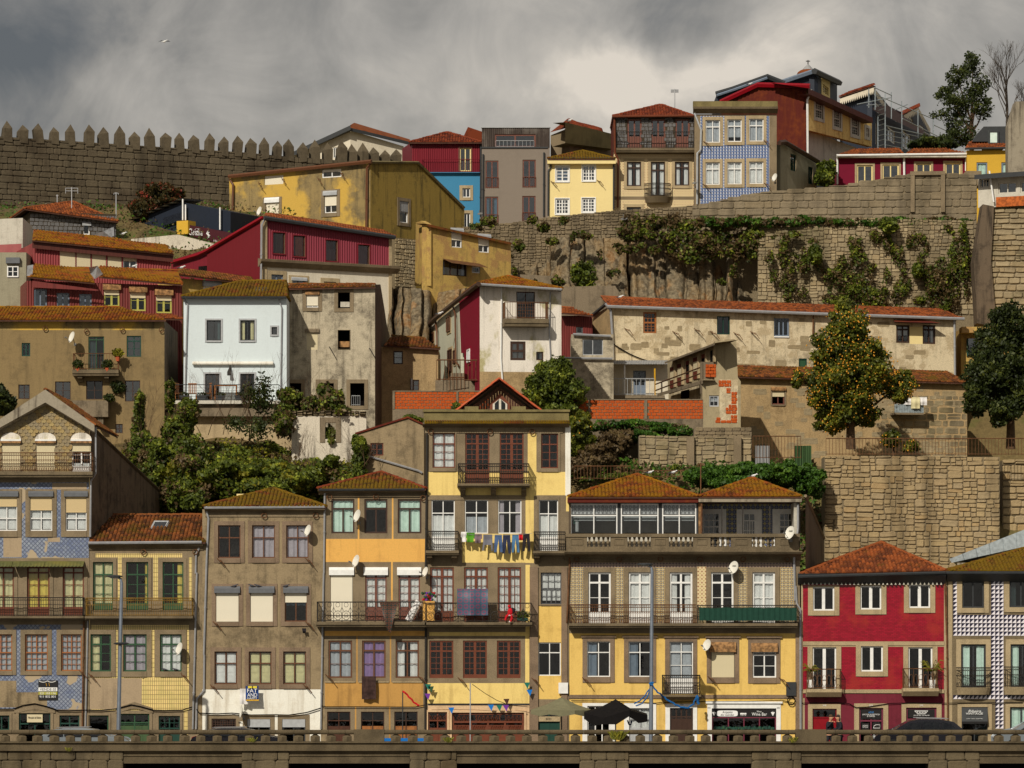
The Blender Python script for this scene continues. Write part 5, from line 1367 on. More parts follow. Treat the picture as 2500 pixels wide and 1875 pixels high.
mb=MB();mb.box(a,a+.15,-.05,LD,base_top,zt,'rust_box');mb.box(b-.15,b,.0,LD,base_top,zt,'dull_white');mb.box(a,b,0,LD,zt+.003,zt+.2,'wood_dark');mb.box(a,b,-.1,LD,base_top-.15,base_top-.002,'cornice_granite');mb.build('loggia_shell',h.root)
class Inner(House):
 """wall set back behind the facade of another house; same local frame, pushed inward"""
 def __init__(s,par,D,mat):s.__dict__.update(par.__dict__);s.par=par;s.D=D;s.holes=[];s.zones=[];s.corr={};s.extra=MB();s.mat=mat;s.side=mat;s.depth=.5;s.A=par.A+par.N*D
 def part(s,mb,name,**kw):mb.v=[(x,y+s.D,z) for x,y,z in mb.v];return mb.build(name,s.root,**kw)
iw=Inner(h,LD,'loggia_tile');iw.u0,iw.u1=a,b
# built with plain boxes: wall, windows, door
u=lambda x:iw.u(x);zl=lambda y:iw.z(1700,y)
mb=MB();mb.box(a,b,LD,LD+.2,base_top,zt,'loggia_tile');mb.build('loggia_wall',h.root)
for x0,x1,kind in ((1350,1500,'w'),(1712,1820,'d'),(2035,2165,'w')):
 m=MB();y0,y1=(562,860) if kind=='w' else (565,900)
 p0,p1,q0,q1=u(x0),u(x1),zl(y1),zl(y0)
 frame_geo(m,p0,p1,q0,q1,'white',d=LD-.04,n=1 if kind=='w' else 2,f=.42 if kind=='w' else .2,tc=3 if kind=='w' else 2,tr=2 if kind=='w' else 1,lc=3,lr=3,t=.05);w=m.build('loggia_window' if kind=='w' else 'loggia_door',h.root)
 m=MB();m.poly([(p0,LD-.025,q0),(p1,LD-.025,q0),(p1,LD-.025,q1),(p0,LD-.025,q1)],'glass_dark');m.build('pane',w)
 m=MB();k=.34
 m.box(p0-k,p0,LD-.06,LD,q0,q1+k*.6,'white');m.box(p1,p1+k,LD-.06,LD,q0,q1+k*.6,'white');m.box(p0,p1,LD-.063,LD,q1,q1+k*.6,'white');m.build('surround',w)
mb=MB()
for x in (1520,1708,1952):mb.box(h.u(x-5,-.05),h.u(x+5,-.05),-.09,.02,base_top,zt,'iron')
mb.build('loggia_post',h.root)
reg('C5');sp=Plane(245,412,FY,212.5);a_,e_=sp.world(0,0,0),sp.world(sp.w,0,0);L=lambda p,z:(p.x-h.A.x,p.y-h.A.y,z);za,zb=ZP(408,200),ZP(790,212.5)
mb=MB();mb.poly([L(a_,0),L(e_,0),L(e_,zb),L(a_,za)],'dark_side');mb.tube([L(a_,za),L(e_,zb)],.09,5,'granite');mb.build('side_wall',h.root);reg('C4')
# walls of the top storey behind
mb=MB();mb.box(0,.08,.02,9.4,base_top-.1,zt+.3,'dark_side');mb.box(h.w-.12,h.w,.02,9.4,0,zt+.2,'dark_side');mb.box(.08,h.w-.12,LD+1.0,LD+1.1,base_top,zt+.2,'dark_side');mb.build('upper_wall',h.root)
mb=MB();mb.box(h.u(130),h.u(1306),-.32,.05,zt+.003,h.z(600,425),'rust_red');mb.build('fascia',h.root)
mb=MB();mb.box(h.u(1308),h.u(2235),-.36,.05,zt+.03,h.z(600,432),'old_wood');mb.build('fascia',h.root)
hip(h,140,1312,418,760,760,218,3.9,ov=.4,mat='tiles_moss_orange',depth=8);hip(h,1316,2232,416,1790,1790,252,3.6,ov=.4,mat='tiles_moss_orange',depth=8)
hh_top=base_top
h.finish(hh_top-.05,0,noside=True)
reg('C4');h.cornice(150,2190,960,1000,.12);
reg('D4');balcony(h,-42,1115,190,356,396,.85,'rusty_iron','double',right=False,r=.014);balcony(h,1115,2018,195,356,396,.85,'iron','ornate',r=.012)
balcony(h,795,1148,825,1000,1045,.8,'iron','double',taper=True,sp=.1,r=.015)
reg('C4');pipe(h,[(145,900),(150,1010),(125,1550)],.05,'rusty_iron');pipe(h,[(1338,470),(1335,745)],.05,'rusty_iron',d=-.2)
pipe(h,[(2205,480),(2205,700),(2170,980),(2180,1350)],.06);reg('D4');pipe(h,[(2000,20),(2010,180),(2042,230),(2045,1310)],.06)
# ---- red brick-tiled house
reg('S')
h=House('red_house','bright crimson tiled townhouse with white windows and orange hipped roof','house',1956,2312,FY,mat='red_brick',side='dark_side',depth=8)
reg('C5');h.zone(195,1100,222,2900,'granite_light');h.zone(1492,1100,1530,2900,'granite_light')
reg('D5');h.zone(230,985,1498,1500,'maroon_paint');h.zone(225,520,1498,568,'granite_light');h.zone(225,952,1498,988,'granite_light');h.zone(195,1030,238,1500,'granite_light')
for x0,x1,y0,y1 in ((312,505,28,242),(738,928,18,232),(1175,1368,8,218)):
 win(h,x0,y0,x1,y1,'white',dict(n=2,t=.075,ct=.16),sur=(12,3,12,12),surm='granite_light',glass='glass_dark')
for x0,x1 in ((308,522),(1170,1388)):win(h,x0,572,x1,960,'white',dict(n=2,t=.075,ct=.16),sur=(12,3,12,0),surm='granite_light',glass='glass_dark',name='balcony_door')
win(h,743,562,942,790,'white',dict(n=2,t=.075,ct=.16),sur=(12,3,12,12),surm='granite_light',glass='glass_dark')
h.band(222,520,1492,555,'granite_light',.04);h.band(222,955,1492,985,'granite_light',.06)
win(h,308,1125,526,1440,'door_red',dict(n=1,f=.25,p=.75,pm='door_red',t=.05),sur=(11,11,10,0),surm='granite_light',name='door',glass='glass_dark')
s1=win(h,727,1118,945,1440,'maroon_frame',dict(n=2,f=.36,lr=2,t=.08),sur=(12,11,12,0),surm='granite_light',name='shop_window',glass='glass_dark')
s2=win(h,1150,1115,1425,1440,'maroon_frame',dict(n=2,f=.33,t=.09),sur=(11,11,12,0),surm='granite_light',name='shop_window',glass='glass_dark')
for w,rr in ((s1,(748,1132,922,1215)),(s1,(750,1255,818,1330)),(s1,(850,1250,922,1330)),(s2,(1170,1132,1405,1205))):
 m=MB();u0,u1,z0,z1=h.rect(*rr,d=.03);m.box(u0,u1,.03,.05,z0,z1,'sign_black');m.build('sign_board',w)
text('AZUIS',h,810,1150,860,1165,'blue_letter',s1,d=.025,italic=.3);text('SACOS PLÁSTICO',h,757,1168,914,1183,'white_letter',s1,d=.025,italic=.2);text('E PAPEL',h,800,1186,872,1198,'white_letter',s1,d=.025,italic=.2)
text('FAZEMOS',h,760,1272,808,1282,'white_letter',s1,d=.025);text('ENTREGAS',h,760,1286,808,1296,'white_letter',s1,d=.025)
text('TAXIS',h,1245,1148,1330,1166,'white_letter',s2,d=.025);text('934 175 786 - 222 006 054',h,1218,1180,1360,1190,'white_letter',s2,d=.025)
m=MB();q=[h.pt(x,y,.025) for x,y in ((1228,1145),(1348,1145),(1318,1172),(1258,1172),(1228,1145))];m.tube(q,.018,4,'white_letter')
q=[h.pt(x,y,.025) for x,y in ((858,1300),(862,1280),(880,1270),(915,1270),(915,1300),(858,1300))];m.tube(q,.015,4,'white_letter');m.build('emblem',s2)
for s,x0,x1 in (('218',400,432),('214',818,850),('210',1272,1304)):text(s,h,x0,1088,x1,1102,'white_letter',h.root,d=-.056,name='house_number')
reg('C5')
mb=MB();u0,u1=h.u(175),h.u(1500);ze,zs=h.z(900,1108),h.z(900,1203,0);mb.prismx([(.02,zs),(-.1,zs),(-.62,ze-.1),(-.65,ze),(.02,ze)],u0,u1,'charcoal');mb.build('eave_soffit',h.root)
mb=MB()
for i in range(34):x=235+i*37.3;c=h.pt(x,1190,-.16);mb.prism([(c.x-.05,c.z-.1),(c.x+.05,c.z-.1),(c.x,c.z+.02)],-.2,-.1,'dull_white')
mb.build('eave_trim',h.root)
h.finish(ze-.02,0)
hip(h,205,1510,1112,925,925,830,3.8,ov=.62,mat='tiles_orange',depth=7.8,yeR=1085);gutter(h,180,1135,1505,1098,d=-.68,mat='charcoal')
pipe(h,[(1490,1110),(1500,1210),(1515,1659)],.045,'rusty_iron');reg('D5');pipe(h,[(1512,20),(1528,1310)],.045,'rusty_iron')
balcony(h,258,572,770,948,1020,.75,'rusty_iron','ovals',taper=True,slab='granite_light',r=.013);balcony(h,1124,1445,765,940,1012,.75,'rusty_iron','ovals',taper=True,slab='granite_light',r=.013)
# ---- black and white tile house
reg('S')
h=House('patterned_house','townhouse faced with black and white triangle tiles at the right end of the front row','house',2313,2680,FY,mat='mortar',side='brown_render',depth=9)
reg('C5');h.zone(1530,1080,1565,2900,'granite_light')
reg('D5')
win(h,1655,-20,1852,218,'charcoal',dict(n=2,t=.08),sur=(13,2,12,12),surm='granite_light',glass='glass_dark');win(h,2080,-25,2290,212,'charcoal',dict(n=2,t=.08),sur=(13,2,12,12),surm='granite_light',cur=('mint_cloth','left',.3),glass='glass_dark')
for x0,x1 in ((1645,1868),(2090,2310)):win(h,x0,545,x1,935,'charcoal',dict(n=2,t=.09,p=.05),sur=(12,12,12,0),surm='granite_light',cur=('mint_cloth','halves',.72),name='balcony_door')
sw=win(h,1650,1110,1885,1440,'charcoal',dict(n=2,t=.06),sur=(10,10,10,0),surm='granite_light',glass='glass_dark',name='shop_window')
m=MB();a,b=h.pt(1650,1112,.0),h.pt(1885,1112,0);c,d=h.pt(1652,1240,-.3),h.pt(1885,1240,-.3);m.poly([a,b,d,c],'charcoal');m.poly([c,d,d-Vector((0,0,.12)),c-Vector((0,0,.12))],'sign_black');m.build('awning',sw)
for s,x0,y0,x1,y1,it in (('Ribeira',1710,1135,1825,1158,.3),('VINTAGE',1688,1160,1843,1178,0)):
 text(s,h,x0,y0,x1,y1,'white_letter',sw,d=-.28,italic=it)
text('RENTAL · EVENTS · WORKSHOPS',h,1695,1212,1838,1218,'white_letter',sw,d=-.34)
win(h,2085,1110,2290,1440,'charcoal',dict(n=2,t=.08),sur=(11,10,11,0),surm='granite_light',cur=('mint_cloth','full',1),name='door')
win(h,2520,-20,2720,212,'charcoal',dict(n=2),sur=11,surm='granite_light');win(h,2530,545,2740,935,'charcoal',dict(n=2),sur=11,surm='granite_light',name='balcony_door')
# triangle tiles: each tile a slab whose face is half black, half white
ts=h.u(1700)-h.u(1700-38.0);tmb=MB();g=.006
tmb.mesh([(g,-.018,g),(ts-g,-.018,g),(ts-g,-.018,ts-g),(g,-.018,ts-g)],[(1,2,0)],'tile_white');tmb.mesh([(g,-.018,g),(ts-g,-.018,ts-g),(g,-.018,ts-g)],[(0,1,2)],'tile_black')
tmb.mesh([(g,-.018,g),(ts-g,-.018,g),(ts-g,-.018,ts-g),(g,-.018,ts-g),(g,.004,g),(ts-g,.004,g),(ts-g,.004,ts-g),(g,.004,ts-g)],[(0,4,5,1),(1,5,6,2),(2,6,7,3),(3,7,4,0)],'tile_white')
tme=tmb.make('tile');U0,ZB,ZT=h.u(1572),h.z(1700,1305),h.z(1700,-35);cells=[]
ex=[h.rect(*q) for q in ((1608,-60,1898,265),(2036,-60,2400,255),(1602,498,1918,985),(2040,498,2400,985),(1600,1068,1920,1500),(2040,1068,2340,1500),(2470,-60,2760,265),(2480,498,2780,985))]
z=ZB
while z<ZT:
 u=U0
 while u<h.w-ts:
  cx,cz=u+ts/2,z+ts/2
  if not any(a-ts*.35<cx<b+ts*.35 and c-ts*.35<cz<d+ts*.35 for a,b,c,d in ex):cells.append((u,z))
  u+=ts
 z+=ts
cells.sort(key=lambda c:(c[0]>h.u(2225),random.random()))
for u,z in cells[:300]:
 o=bpy.data.objects.new('tile',tme);link(o,h.root);o.location=(u,0,z)
m2=MB();vv=[tuple(v.co) for v in tme.vertices];ff=[(tuple(p.vertices),p.material_index) for p in tme.polygons]
for u,z in cells[300:]:
 b=len(m2.v);m2.v+=[(x+u,y,q+z) for x,y,q in vv]
 for f,mi in ff:m2.f.append(tuple(b+i for i in f));m2.m.append(mi);m2.r.append(0)
m2.mats=['tile_white','tile_black'];m2.build('more_tiles',h.root,kind='stuff')
reg('C5');mb=MB();u0,u1=h.u(1510),h.w;ze,zs=h.z(1800,1098),h.z(1800,1178);mb.prismx([(.02,zs),(-.1,zs),(-.62,ze-.1),(-.65,ze),(.02,ze)],u0,u1,'charcoal');mb.build('eave_soffit',h.root)
h.finish(ze-.02,0)
hip(h,1545,2900,1088,2225,2500,880,3.8,ov=.62,mat='tiles_moss');gutter(h,1510,1100,2900,1100,d=-.68,mat='charcoal')
reg('D5');balcony(h,1612,1922,757,935,1000,.7,'iron','double',slab='granite_light',bow=1,r=.013);balcony(h,2042,2350,750,930,1000,.7,'iron','double',slab='granite_light',bow=1,r=.013)
# metal roof slab behind it
reg('C5')
p=Plane(1540,2500,211,209);r=empty('metal_roof',(p.A.x,211,12),'sloping silver sheet-metal roof behind the black and white tiled house','roof',p.rz);p.b=12
mb=MB();q=[p.pt(1540,975),p.pt(2500,600),p.pt(2500,800),p.pt(1560,1010)]
mb.poly(q,'galvanised');mb.poly([q[0],q[1],q[1]+Vector((0,3,-.6)),q[0]+Vector((0,3,-.6))],'galvanised');mb.build('metal_sheet',r)
mb=MB()
for k in range(1,8):a=q[0].lerp(q[1],k/8);b=q[3].lerp(q[2],k/8);mb.tube([a-Vector((0,.03,0)),b-Vector((0,.03,0))],.03,4,'galvanised')
mb.build('seam',r)
mb=MB();mb.box(q[3].x+.3,p.w,.05,3,q[3].z-4,q[3].z,'old_wood');mb.build('wall',r)
# ================================================================== middle of the slope
def H(name,label,r,x0,x1,Y0,Y1,base,mat,depth=8,cat='house',**k):
 reg(r);return House(name,label,cat,x0,x1,Y0,Y1,base,depth,mat,**k)
def pw(par,name,pts,mat,d=0.0,thick=.3,plane=None):
 """a wall of free outline (pixels) on a plane, as part of par"""
 pl=plane or par;q=[pl.pt(x,y,d) for x,y in pts];mb=MB();mb.prism([(p.x,p.z) for p in q],d,d+thick,mat)
 if plane is not None and plane is not par:
  o=mb.build(name,par.root);A=plane.world(0,0,0);B=par.root.matrix_world if False else None
  rel_=Matrix.Rotation(-par.rz,4,'Z') @ Matrix.Translation(Vector((A.x-par.A.x,A.y-par.A.y,plane.b-par.b))) @ Matrix.Rotation(plane.rz,4,'Z')
  o.matrix_local=rel_;return o
 return mb.build(name,par.root)
class Wing(House):
 """another facade of the same building, on its own plane"""
 def __init__(s,par,x0,x1,Y0,Y1,mat,depth=.4):
  Plane.__init__(s,x0,x1,Y0,Y1,par.b);s.par=par;s.mat=mat;s.side=mat;s.depth=depth;s.holes=[];s.zones=[];s.corr={};s.u0=0;s.u1=s.w;s.extra=MB();s.root=par.root
  s.M=Matrix.Rotation(-par.rz,4,'Z') @ Matrix.Translation(Vector((s.A.x-par.A.x,s.A.y-par.A.y,0))) @ Matrix.Rotation(s.rz,4,'Z')
 def part(s,mb,name,**kw):
  o=mb.build(name,s.root,**kw);o.matrix_local=s.M;return o
def wing_finish(w,top,bottom=0.0,name='wall'):
 o=w.finish(top,bottom,name);o.matrix_local=w.M;return o
SIMPLE=dict(n=2,t=.06)
def roll(h,x0,y0,x1,y1,q=1.0,**k):
 k.setdefault('shm','white_shutter');k.setdefault('box','light_grey');return win(h,x0,y0,x1,y1,k.pop('fm','white'),k.pop('st',SIMPLE),sh=q,**k)
def bricks(h,x0,y0,x1,y1,mat='brick_orange',bw=.34,bh=.165,d=0,holes=(),name='brick',limit=300):
 u0,u1,z0,z1=h.rect(x0,y0,x1,y1);me=stone_meshes(mat);nrow=max(1,round((z1-z0)/bh));hh=(z1-z0)/nrow;n=0;mb=MB()
 for r in range(nrow):
  u=u0-(bw/2 if r % 2 else 0)
  while u<u1-.03:
   a,b=max(u,u0),min(u+bw,u1);u+=bw
   if b-a<.06 or any(p<(a+b)/2<q and c<z0+hh*(r+.5)<e for p,q,c,e in holes):continue
   if n<limit:
    o=bpy.data.objects.new(name,random.choice(me)[0]);link(o,h.root);o.location=(a+.008,d,z0+hh*r+.008);o.scale=(b-a-.016,.5,hh-.016);n+=1
   else:_,vs,fs=me[0];mb.mesh([(a+x*(b-a-.016),d+y*.5,z0+hh*r+zz_*(hh-.016)) for x,y,zz_ in vs],fs,mat,random.random())
 if mb.f:mb.build('more_bricks',h.root,kind='stuff')
# ---- tan house, far left
h=H('tan_house','long tan rendered house with mossy roof and small iron balcony, behind the slate gable','B1',-260,1480,226,226,13,'tan_render',side='dark_side',depth=9)
h.zone(-260,490,1480,575,'yellow_stained')
win(h,195,690,272,810,'dark_green',dict(n=2,lr=2),sur=0);roll
win(h,795,632,937,930,'green_frame',dict(n=2,f=.1,t=.05),sur=0,name='balcony_door',glass='glass_dark',cur=('mint_cloth','left',.5));win(h,1140,626,1270,815,'dark_green',dict(n=2,f=.25,lr=2,tc=2),sur=0,glass='glass_blue')
for x0,x1,y0,y1 in ((165,267,1065,1195),(495,636,1037,1200),(775,925,1030,1200),(1125,1262,1028,1217),(1038,1105,1420,1503)):win(h,x0,y0,x1,y1,'dark_brown',dict(n=2,lr=2,t=.05),sur=0,glass='glass_blue' if x0 != 775 else 'glass_dark')
h.finish(h.z(700,488),0)
shed(h,-280,485,1495,485,-280,375,1080,375,3.2,ov=.5,mat='tiles_moss_orange',back=5);balcony(h,650,1066,785,930,985,.8,'rusty_iron','bars',brackets=(715,955),brh=.35,sp=.16)
mb=MB();a,b=h.pt(585,1208,-.9),h.pt(972,1355,-.9);mb.box(a.x,b.x,-.9,-.8,b.z,a.z,'concrete');mb.box(a.x,a.x+.1,-.8,0,b.z,a.z,'concrete');mb.box(b.x-.1,b.x,-.8,0,b.z,a.z,'concrete');mb.box(a.x+.1,b.x-.1,-.8,0,b.z,b.z+.12,'concrete');mb.build('concrete_balcony',h.root)
mb=MB();u=h.u(940);mb.box(u-.3,u,-.7,0,b.z-.6,b.z,'concrete');mb.build('bracket',h.root)
dish('white satellite dish above the iron balcony of the tan house',652,640,52,226,wall=.9)
# ---- white house with terrace
h=H('white_house','clean bluish white house with grey window surrounds above a railed terrace','B2',178,1105,228,228,13,'white_blue',side='white_blue',depth=9)
h.zone(178,1400,1105,2400,'garden_plaster')
for x0,x1 in ((385,515),(688,818)):win(h,x0,670,x1,853,'charcoal',dict(n=2,t=.06),sur=4,surm='light_grey',cur=('cream_cloth','right' if x0<600 else 'halves',.25 if x0<600 else .6),glass='glass_blue' if x0<600 else 'glass')
win(h,970,732,1020,800,'charcoal',dict(n=1,t=.06),sur=4,surm='light_grey',glass='glass_blue')
win(h,372,1152,500,1396,'charcoal',dict(n=2,t=.07),sur=(4,4,4,0),surm='light_grey',glass='glass_blue',name='terrace_door');win(h,688,1152,815,1396,'charcoal',dict(n=2,t=.07),sur=(4,4,4,0),surm='light_grey',glass='glass_dark',name='terrace_door')
mb=MB();mb.tube([h.pt(258,1058,-.16),h.pt(985,1058,-.16)],.11,8,'white_lime');mb.build('rolled_awning',h.root)
mb=MB();c=h.pt(597,1100,-.12);mb.box(c.x-.03,c.x+.03,-.14,-.1,c.z,c.z+.15,'iron');mb.tube([c,c+Vector((-.06,-.2,-.25)),c+Vector((-.04,-.24,-.42))],.07,6,'iron',r2=.13);mb.build('wall_lamp',h.root)
h.finish(h.z(700,470),0)
hip(h,160,1100,458,700,1095,322,4.2,ov=.45,mat='tiles_moss');gutter(h,160,465,1100,465,mat='charcoal');pipe(h,[(180,480),(215,530),(205,800),(190,1380)],mat='zinc');pipe(h,[(1035,485),(1062,560),(1050,1380)],mat='zinc')
mb=MB();a,b,c,d=h.pt(800,430,1.0),h.pt(905,430,1.0),h.pt(935,400,1.9),h.pt(830,400,1.9);up=Vector((0,0,.12));mb.poly([a+up,b+up,c+up,d+up],'glass_blue');mb.tube([p+up for p in (a,b,c,d,a)],.04,4,'charcoal');mb.build('skylight',h.root)
TP=1.9;u0,u1,zt,zb=h.u(55,-TP),h.u(1035,-TP),h.z(500,1392,-TP),h.z(500,1422,-TP)
mb=MB();mb.box(u0,u1,-TP,-.002,zb,zt,'dull_white');mb.box(u0+.2,u1-.3,-TP+.3,-.002,zb-.7,zb-.003,'concrete');ter=mb.build('terrace',h.root)
rb=MB();zr=h.z(500,1250,-TP);rail_geo(rb,(u0,-TP+.05),(u1,-TP+.05),zt,zr,'charcoal','wires');rail_geo(rb,(u0,-TP+.05),(u0,0),zt,zr,'charcoal','wires');rail_geo(rb,(u1,-TP+.05),(u1,0),zt,zr,'charcoal','wires');rb.build('railing',ter)
WT=h
# terrace furniture
def tchair(label,x,face,tip=0):
 p=h.world(h.u(x,-1.2),-1.2,zt);r=empty('garden_chair',p,label,'chair',face,'wooden chairs on the white terrace');m=MB()
 m.box(-.24,.24,-.24,.24,.42,.46,'wood_orange');m.build('seat',r);m=MB();
 for i in range(5):m.box(-.22+i*.1,-.17+i*.1,.21,.24,.46,1.0,'wood_orange')
 m.box(-.25,.25,.2,.25,.98,1.05,'wood_orange');m.build('backrest',r)
 for a,b in ((-.22,-.22),(.19,-.22),(-.22,.2),(.19,.2)):m=MB();m.box(a,a+.04,b,b+.04,0,.43,'wood_orange');m.build('leg',r)
tchair('wooden garden chair at the far left corner of the white terrace',150,1.2);tchair('upright wooden garden chair facing the street on the white terrace',258,.1);tchair('wooden garden chair seen from the side beside the terrace door',385,-1.3)
for lab,x0,x1 in (('low wooden coffee table between the terrace chairs',285,345),('long wooden bench table with dark top on the white terrace',455,655)):
 a,b=h.u(x0,-1.1),h.u(x1,-1.1);hh=.35 if x0<400 else .95;r=empty('terrace_table',h.world(a,-1.1,zt),lab,'table');m=MB();m.box(0,b-a,0,.6,hh-.05,hh,'wood_orange');m.build('table_top',r)
 for q in (0,b-a-.05):m=MB();m.box(q,q+.05,0,.05,0,hh-.05,'wood_orange');m.box(q,q+.05,.5,.55,0,hh-.05,'wood_orange');m.build('leg',r)
for i,x in enumerate((180,340,510,680)):
 a=h.u(x,-1.65);r=empty('planter',h.world(a,-1.65,zt),('grey planter box at the left end of the terrace rail','second grey planter box from the left on the terrace','third grey planter box from the left on the terrace','grey planter box nearest the open terrace door')[i],'planter',0,'planters along the terrace rail');m=MB()
 m.prism([(-.2,0),(.2,0),(.28,.3),(-.28,.3)],-.12,.12,'charcoal');m.build('box',r);foliage('plant',r,[((0,0,.36),(.3,.15,.14))],120,.05,'leaf_dark')
# ---- derelict concrete house
h=H('derelict_house','stained derelict concrete house with empty window holes beside the white house','B2',1125,1900,231,231,13,'concrete_render',side='dark_side',depth=10)
roll(h,1283,425,1390,556,.82,sur=9,box='rust_box');hole_dark(h,1567,420,1675,562,9);roll(h,1280,765,1388,936,.98,sur=0,shm='cream_shutter',box='concrete');hole_dark(h,1567,760,1675,930,0)
for x0,x1,y1 in ((1130,1236,1330),(1400,1530,1440),(1677,1805,1440)):hole_dark(h,x0,1237,x1,y1,9)
mb=MB();a,b=h.pt(1590,505,.25),h.pt(1672,552,.25);mb.box(a.x,b.x,.22,.28,b.z,a.z,'dull_white');a,b=h.pt(1575,860,.3),h.pt(1672,912,.3);mb.box(a.x,b.x,.28,.32,b.z,a.z,'rust_box');mb.build('loose_board',h.root)
rb=MB();a,b=h.pt(1690,1350,.1),h.pt(1765,1440,.1);rail_geo(rb,(a.x,.1),(b.x,.1),b.z,a.z,'light_grey');rb.build('window_rail',h.root)
mb=MB()
for x,y in ((1490,910),(1850,920)):mb.tube([h.pt(x,y,-.02),h.pt(x+45,y+78,-.35)],.03,4,'iron')
mb.build('iron_stay',h.root)
h.finish([(0,h.z(1200,385)),(h.w,h.z(1200,385))],0)
w=Wing(h,1902,2035,231,243,'dark_side');pw(h,'side_wall',[(1902,350),(1950,348),(1985,560),(2005,700),(2033,810),(2033,2400),(1902,2400)],'dark_side',plane=w,thick=.2)
reg('B2');shed(h,1115,385,1905,372,1120,352,1900,350,2.5,ov=.3,mat='tiles_brown')
# ---- small stained stone house
h=H('stained_cottage','small stained stone cottage with teal windows between the derelict house and iron stair railings','B3',20,625,236,236,15,'stone_plaster_low',depth=7)
win(h,222,1132,308,1250,'dark_brown',dict(n=1,lr=2),sur=0,glass='glass_blue');win(h,398,1390,455,1492,'dark_brown',dict(n=1,lr=2),sur=0,glass='glass_blue')
mb=MB();mb.tube([h.pt(385,1380,-.1),h.pt(385,1480,-.1)],.06,6,'zinc');mb.build('downpipe',h.root);h.finish(h.z(300,1095),0)
shed(h,135,1080,645,1110,200,1000,500,1020,3.5,ov=.4,mat='tiles_brown')
# ---- white and crimson house
h=H('crimson_sided_house','white stained house with crimson side wall and rusty iron balcony under a mossy roof','B3',1000,1735,230,230.6,15,'white_stained',side='crimson',depth=2.5)
h.zone(1000,1320,1735,2400,'stone_plaster_low')
win(h,1330,598,1496,850,'wood_dark',dict(n=2,f=.42,t=.05,lr=4,p=.1),sur=0,name='balcony_door',glass='glass_dark');win(h,1275,1045,1412,1215,'dark_brown',dict(n=1,f=.5,tc=2,lc=2,t=.13),sur=0,cur=('white_cloth','full',.9));win(h,1508,1138,1572,1215,'dark_brown',dict(n=1,t=.07),sur=0,cur=('white_cloth','right',.5))
h.finish([(0,h.z(1000,548)),(h.w,h.z(1735,582))],0)
hip(h,972,1745,528,1255,1255,462,3.2,ov=.9,mat='tiles_moss_orange',depth=7,yeR=575);gutter(h,985,530,1738,578,d=-.95);pipe(h,[(1196,560),(1190,1200),(1205,1410)],.05,'white');pipe(h,[(1635,600),(1625,950),(1640,1240)],.04)
balcony(h,1222,1622,692,838,908,1.05,'rusty_iron','bars',sp=.15)
w=Wing(h,480,1000,254,230,'pale_green')
pw(h,'side_wall',[(815,690),(1000,548),(1000,1400),(860,1395),(858,1150),(832,1150)],'crimson',plane=w);pw(h,'side_wall',[(620,860),(815,695),(832,1400),(620,1400)],'pale_green',plane=w,thick=.28);pw(h,'side_wall',[(520,950),(618,862),(618,1150),(520,1060)],'off_white',plane=w,thick=.26)
for x0,x1,y0,y1,f in ((705,737,810,965,'brown_frame'),(890,915,1110,1240,'white'),(560,590,960,1060,'brown_frame'),(715,750,1110,1330,'wood_dark'),(765,785,1120,1250,'wood_dark')):
 mb=MB();a,b=w.pt(x0,y1,-.03),w.pt(x1,y0,-.03);mb.box(a.x-.12,b.x+.12,-.04,0,a.z-.15,b.z+.15,'granite_light' if x0 != 890 else 'crimson');mb.box(a.x,b.x,-.06,-.042,a.z,b.z,'glass_dark');frame_geo(mb,a.x,b.x,a.z,b.z,f,d=-.04,n=2);w.part(mb,'side_window')
mb=MB();q=[w.pt(*p,-.25) for p in ((990,528),(870,620),(760,708),(600,838),(480,960))];mb.tube(q,.16,5,'dark_brown');w.part(mb,'side_eave')
mb=MB();mb.tube([w.pt(x,y,-.15) for x,y in ((755,720),(778,800),(785,1230),(810,1260))],.06,5,'brown_frame');mb.tube([w.pt(x,y,-.15) for x,y in ((600,850),(612,950),(618,1170))],.06,5,'brown_frame');w.part(mb,'downpipe')
dish('big white satellite dish beside the crimson sided house balcony',1688,645,46,232,wall=.9,face=(-.75,-.6,.28))
reg('B3');r=empty('stair_fence',W(615,1400,233),'rusty iron bar fence at the foot of the crimson wall','fence');o=W(615,1400,233)
for ya,yb,x0,x1,Y in ((1212,1395,612,860,233),(1215,1400,860,1000,231),(1370,1500,725,860,232)):
 a,b=W(x0,ya,Y),W(x1,yb,Y);rb=MB();rail_geo(rb,(a.x-o.x,Y-233),(b.x-o.x,Y-233),b.z-o.z,a.z-o.z,'rusty_iron',sp=.22,r=.02);rb.build('railing',r)
r=Plane(600,1010,234,233.5);e=empty('stair_landing',(r.A.x,r.A.y,13),'rough concrete landing wall below the iron stair fence','wall',r.rz);r.root=e;r.b=13;mb=MB();mb.prism([(0,0),(r.w,0),(r.w,r.z(1000,1400)),(r.u(860),r.z(860,1400)),(r.u(858),r.z(858,1330)),(r.u(735),r.z(735,1330)),(r.u(730),r.z(730,1395)),(0,r.z(600,1395))],0,3,'concrete');mb.build('wall',e)
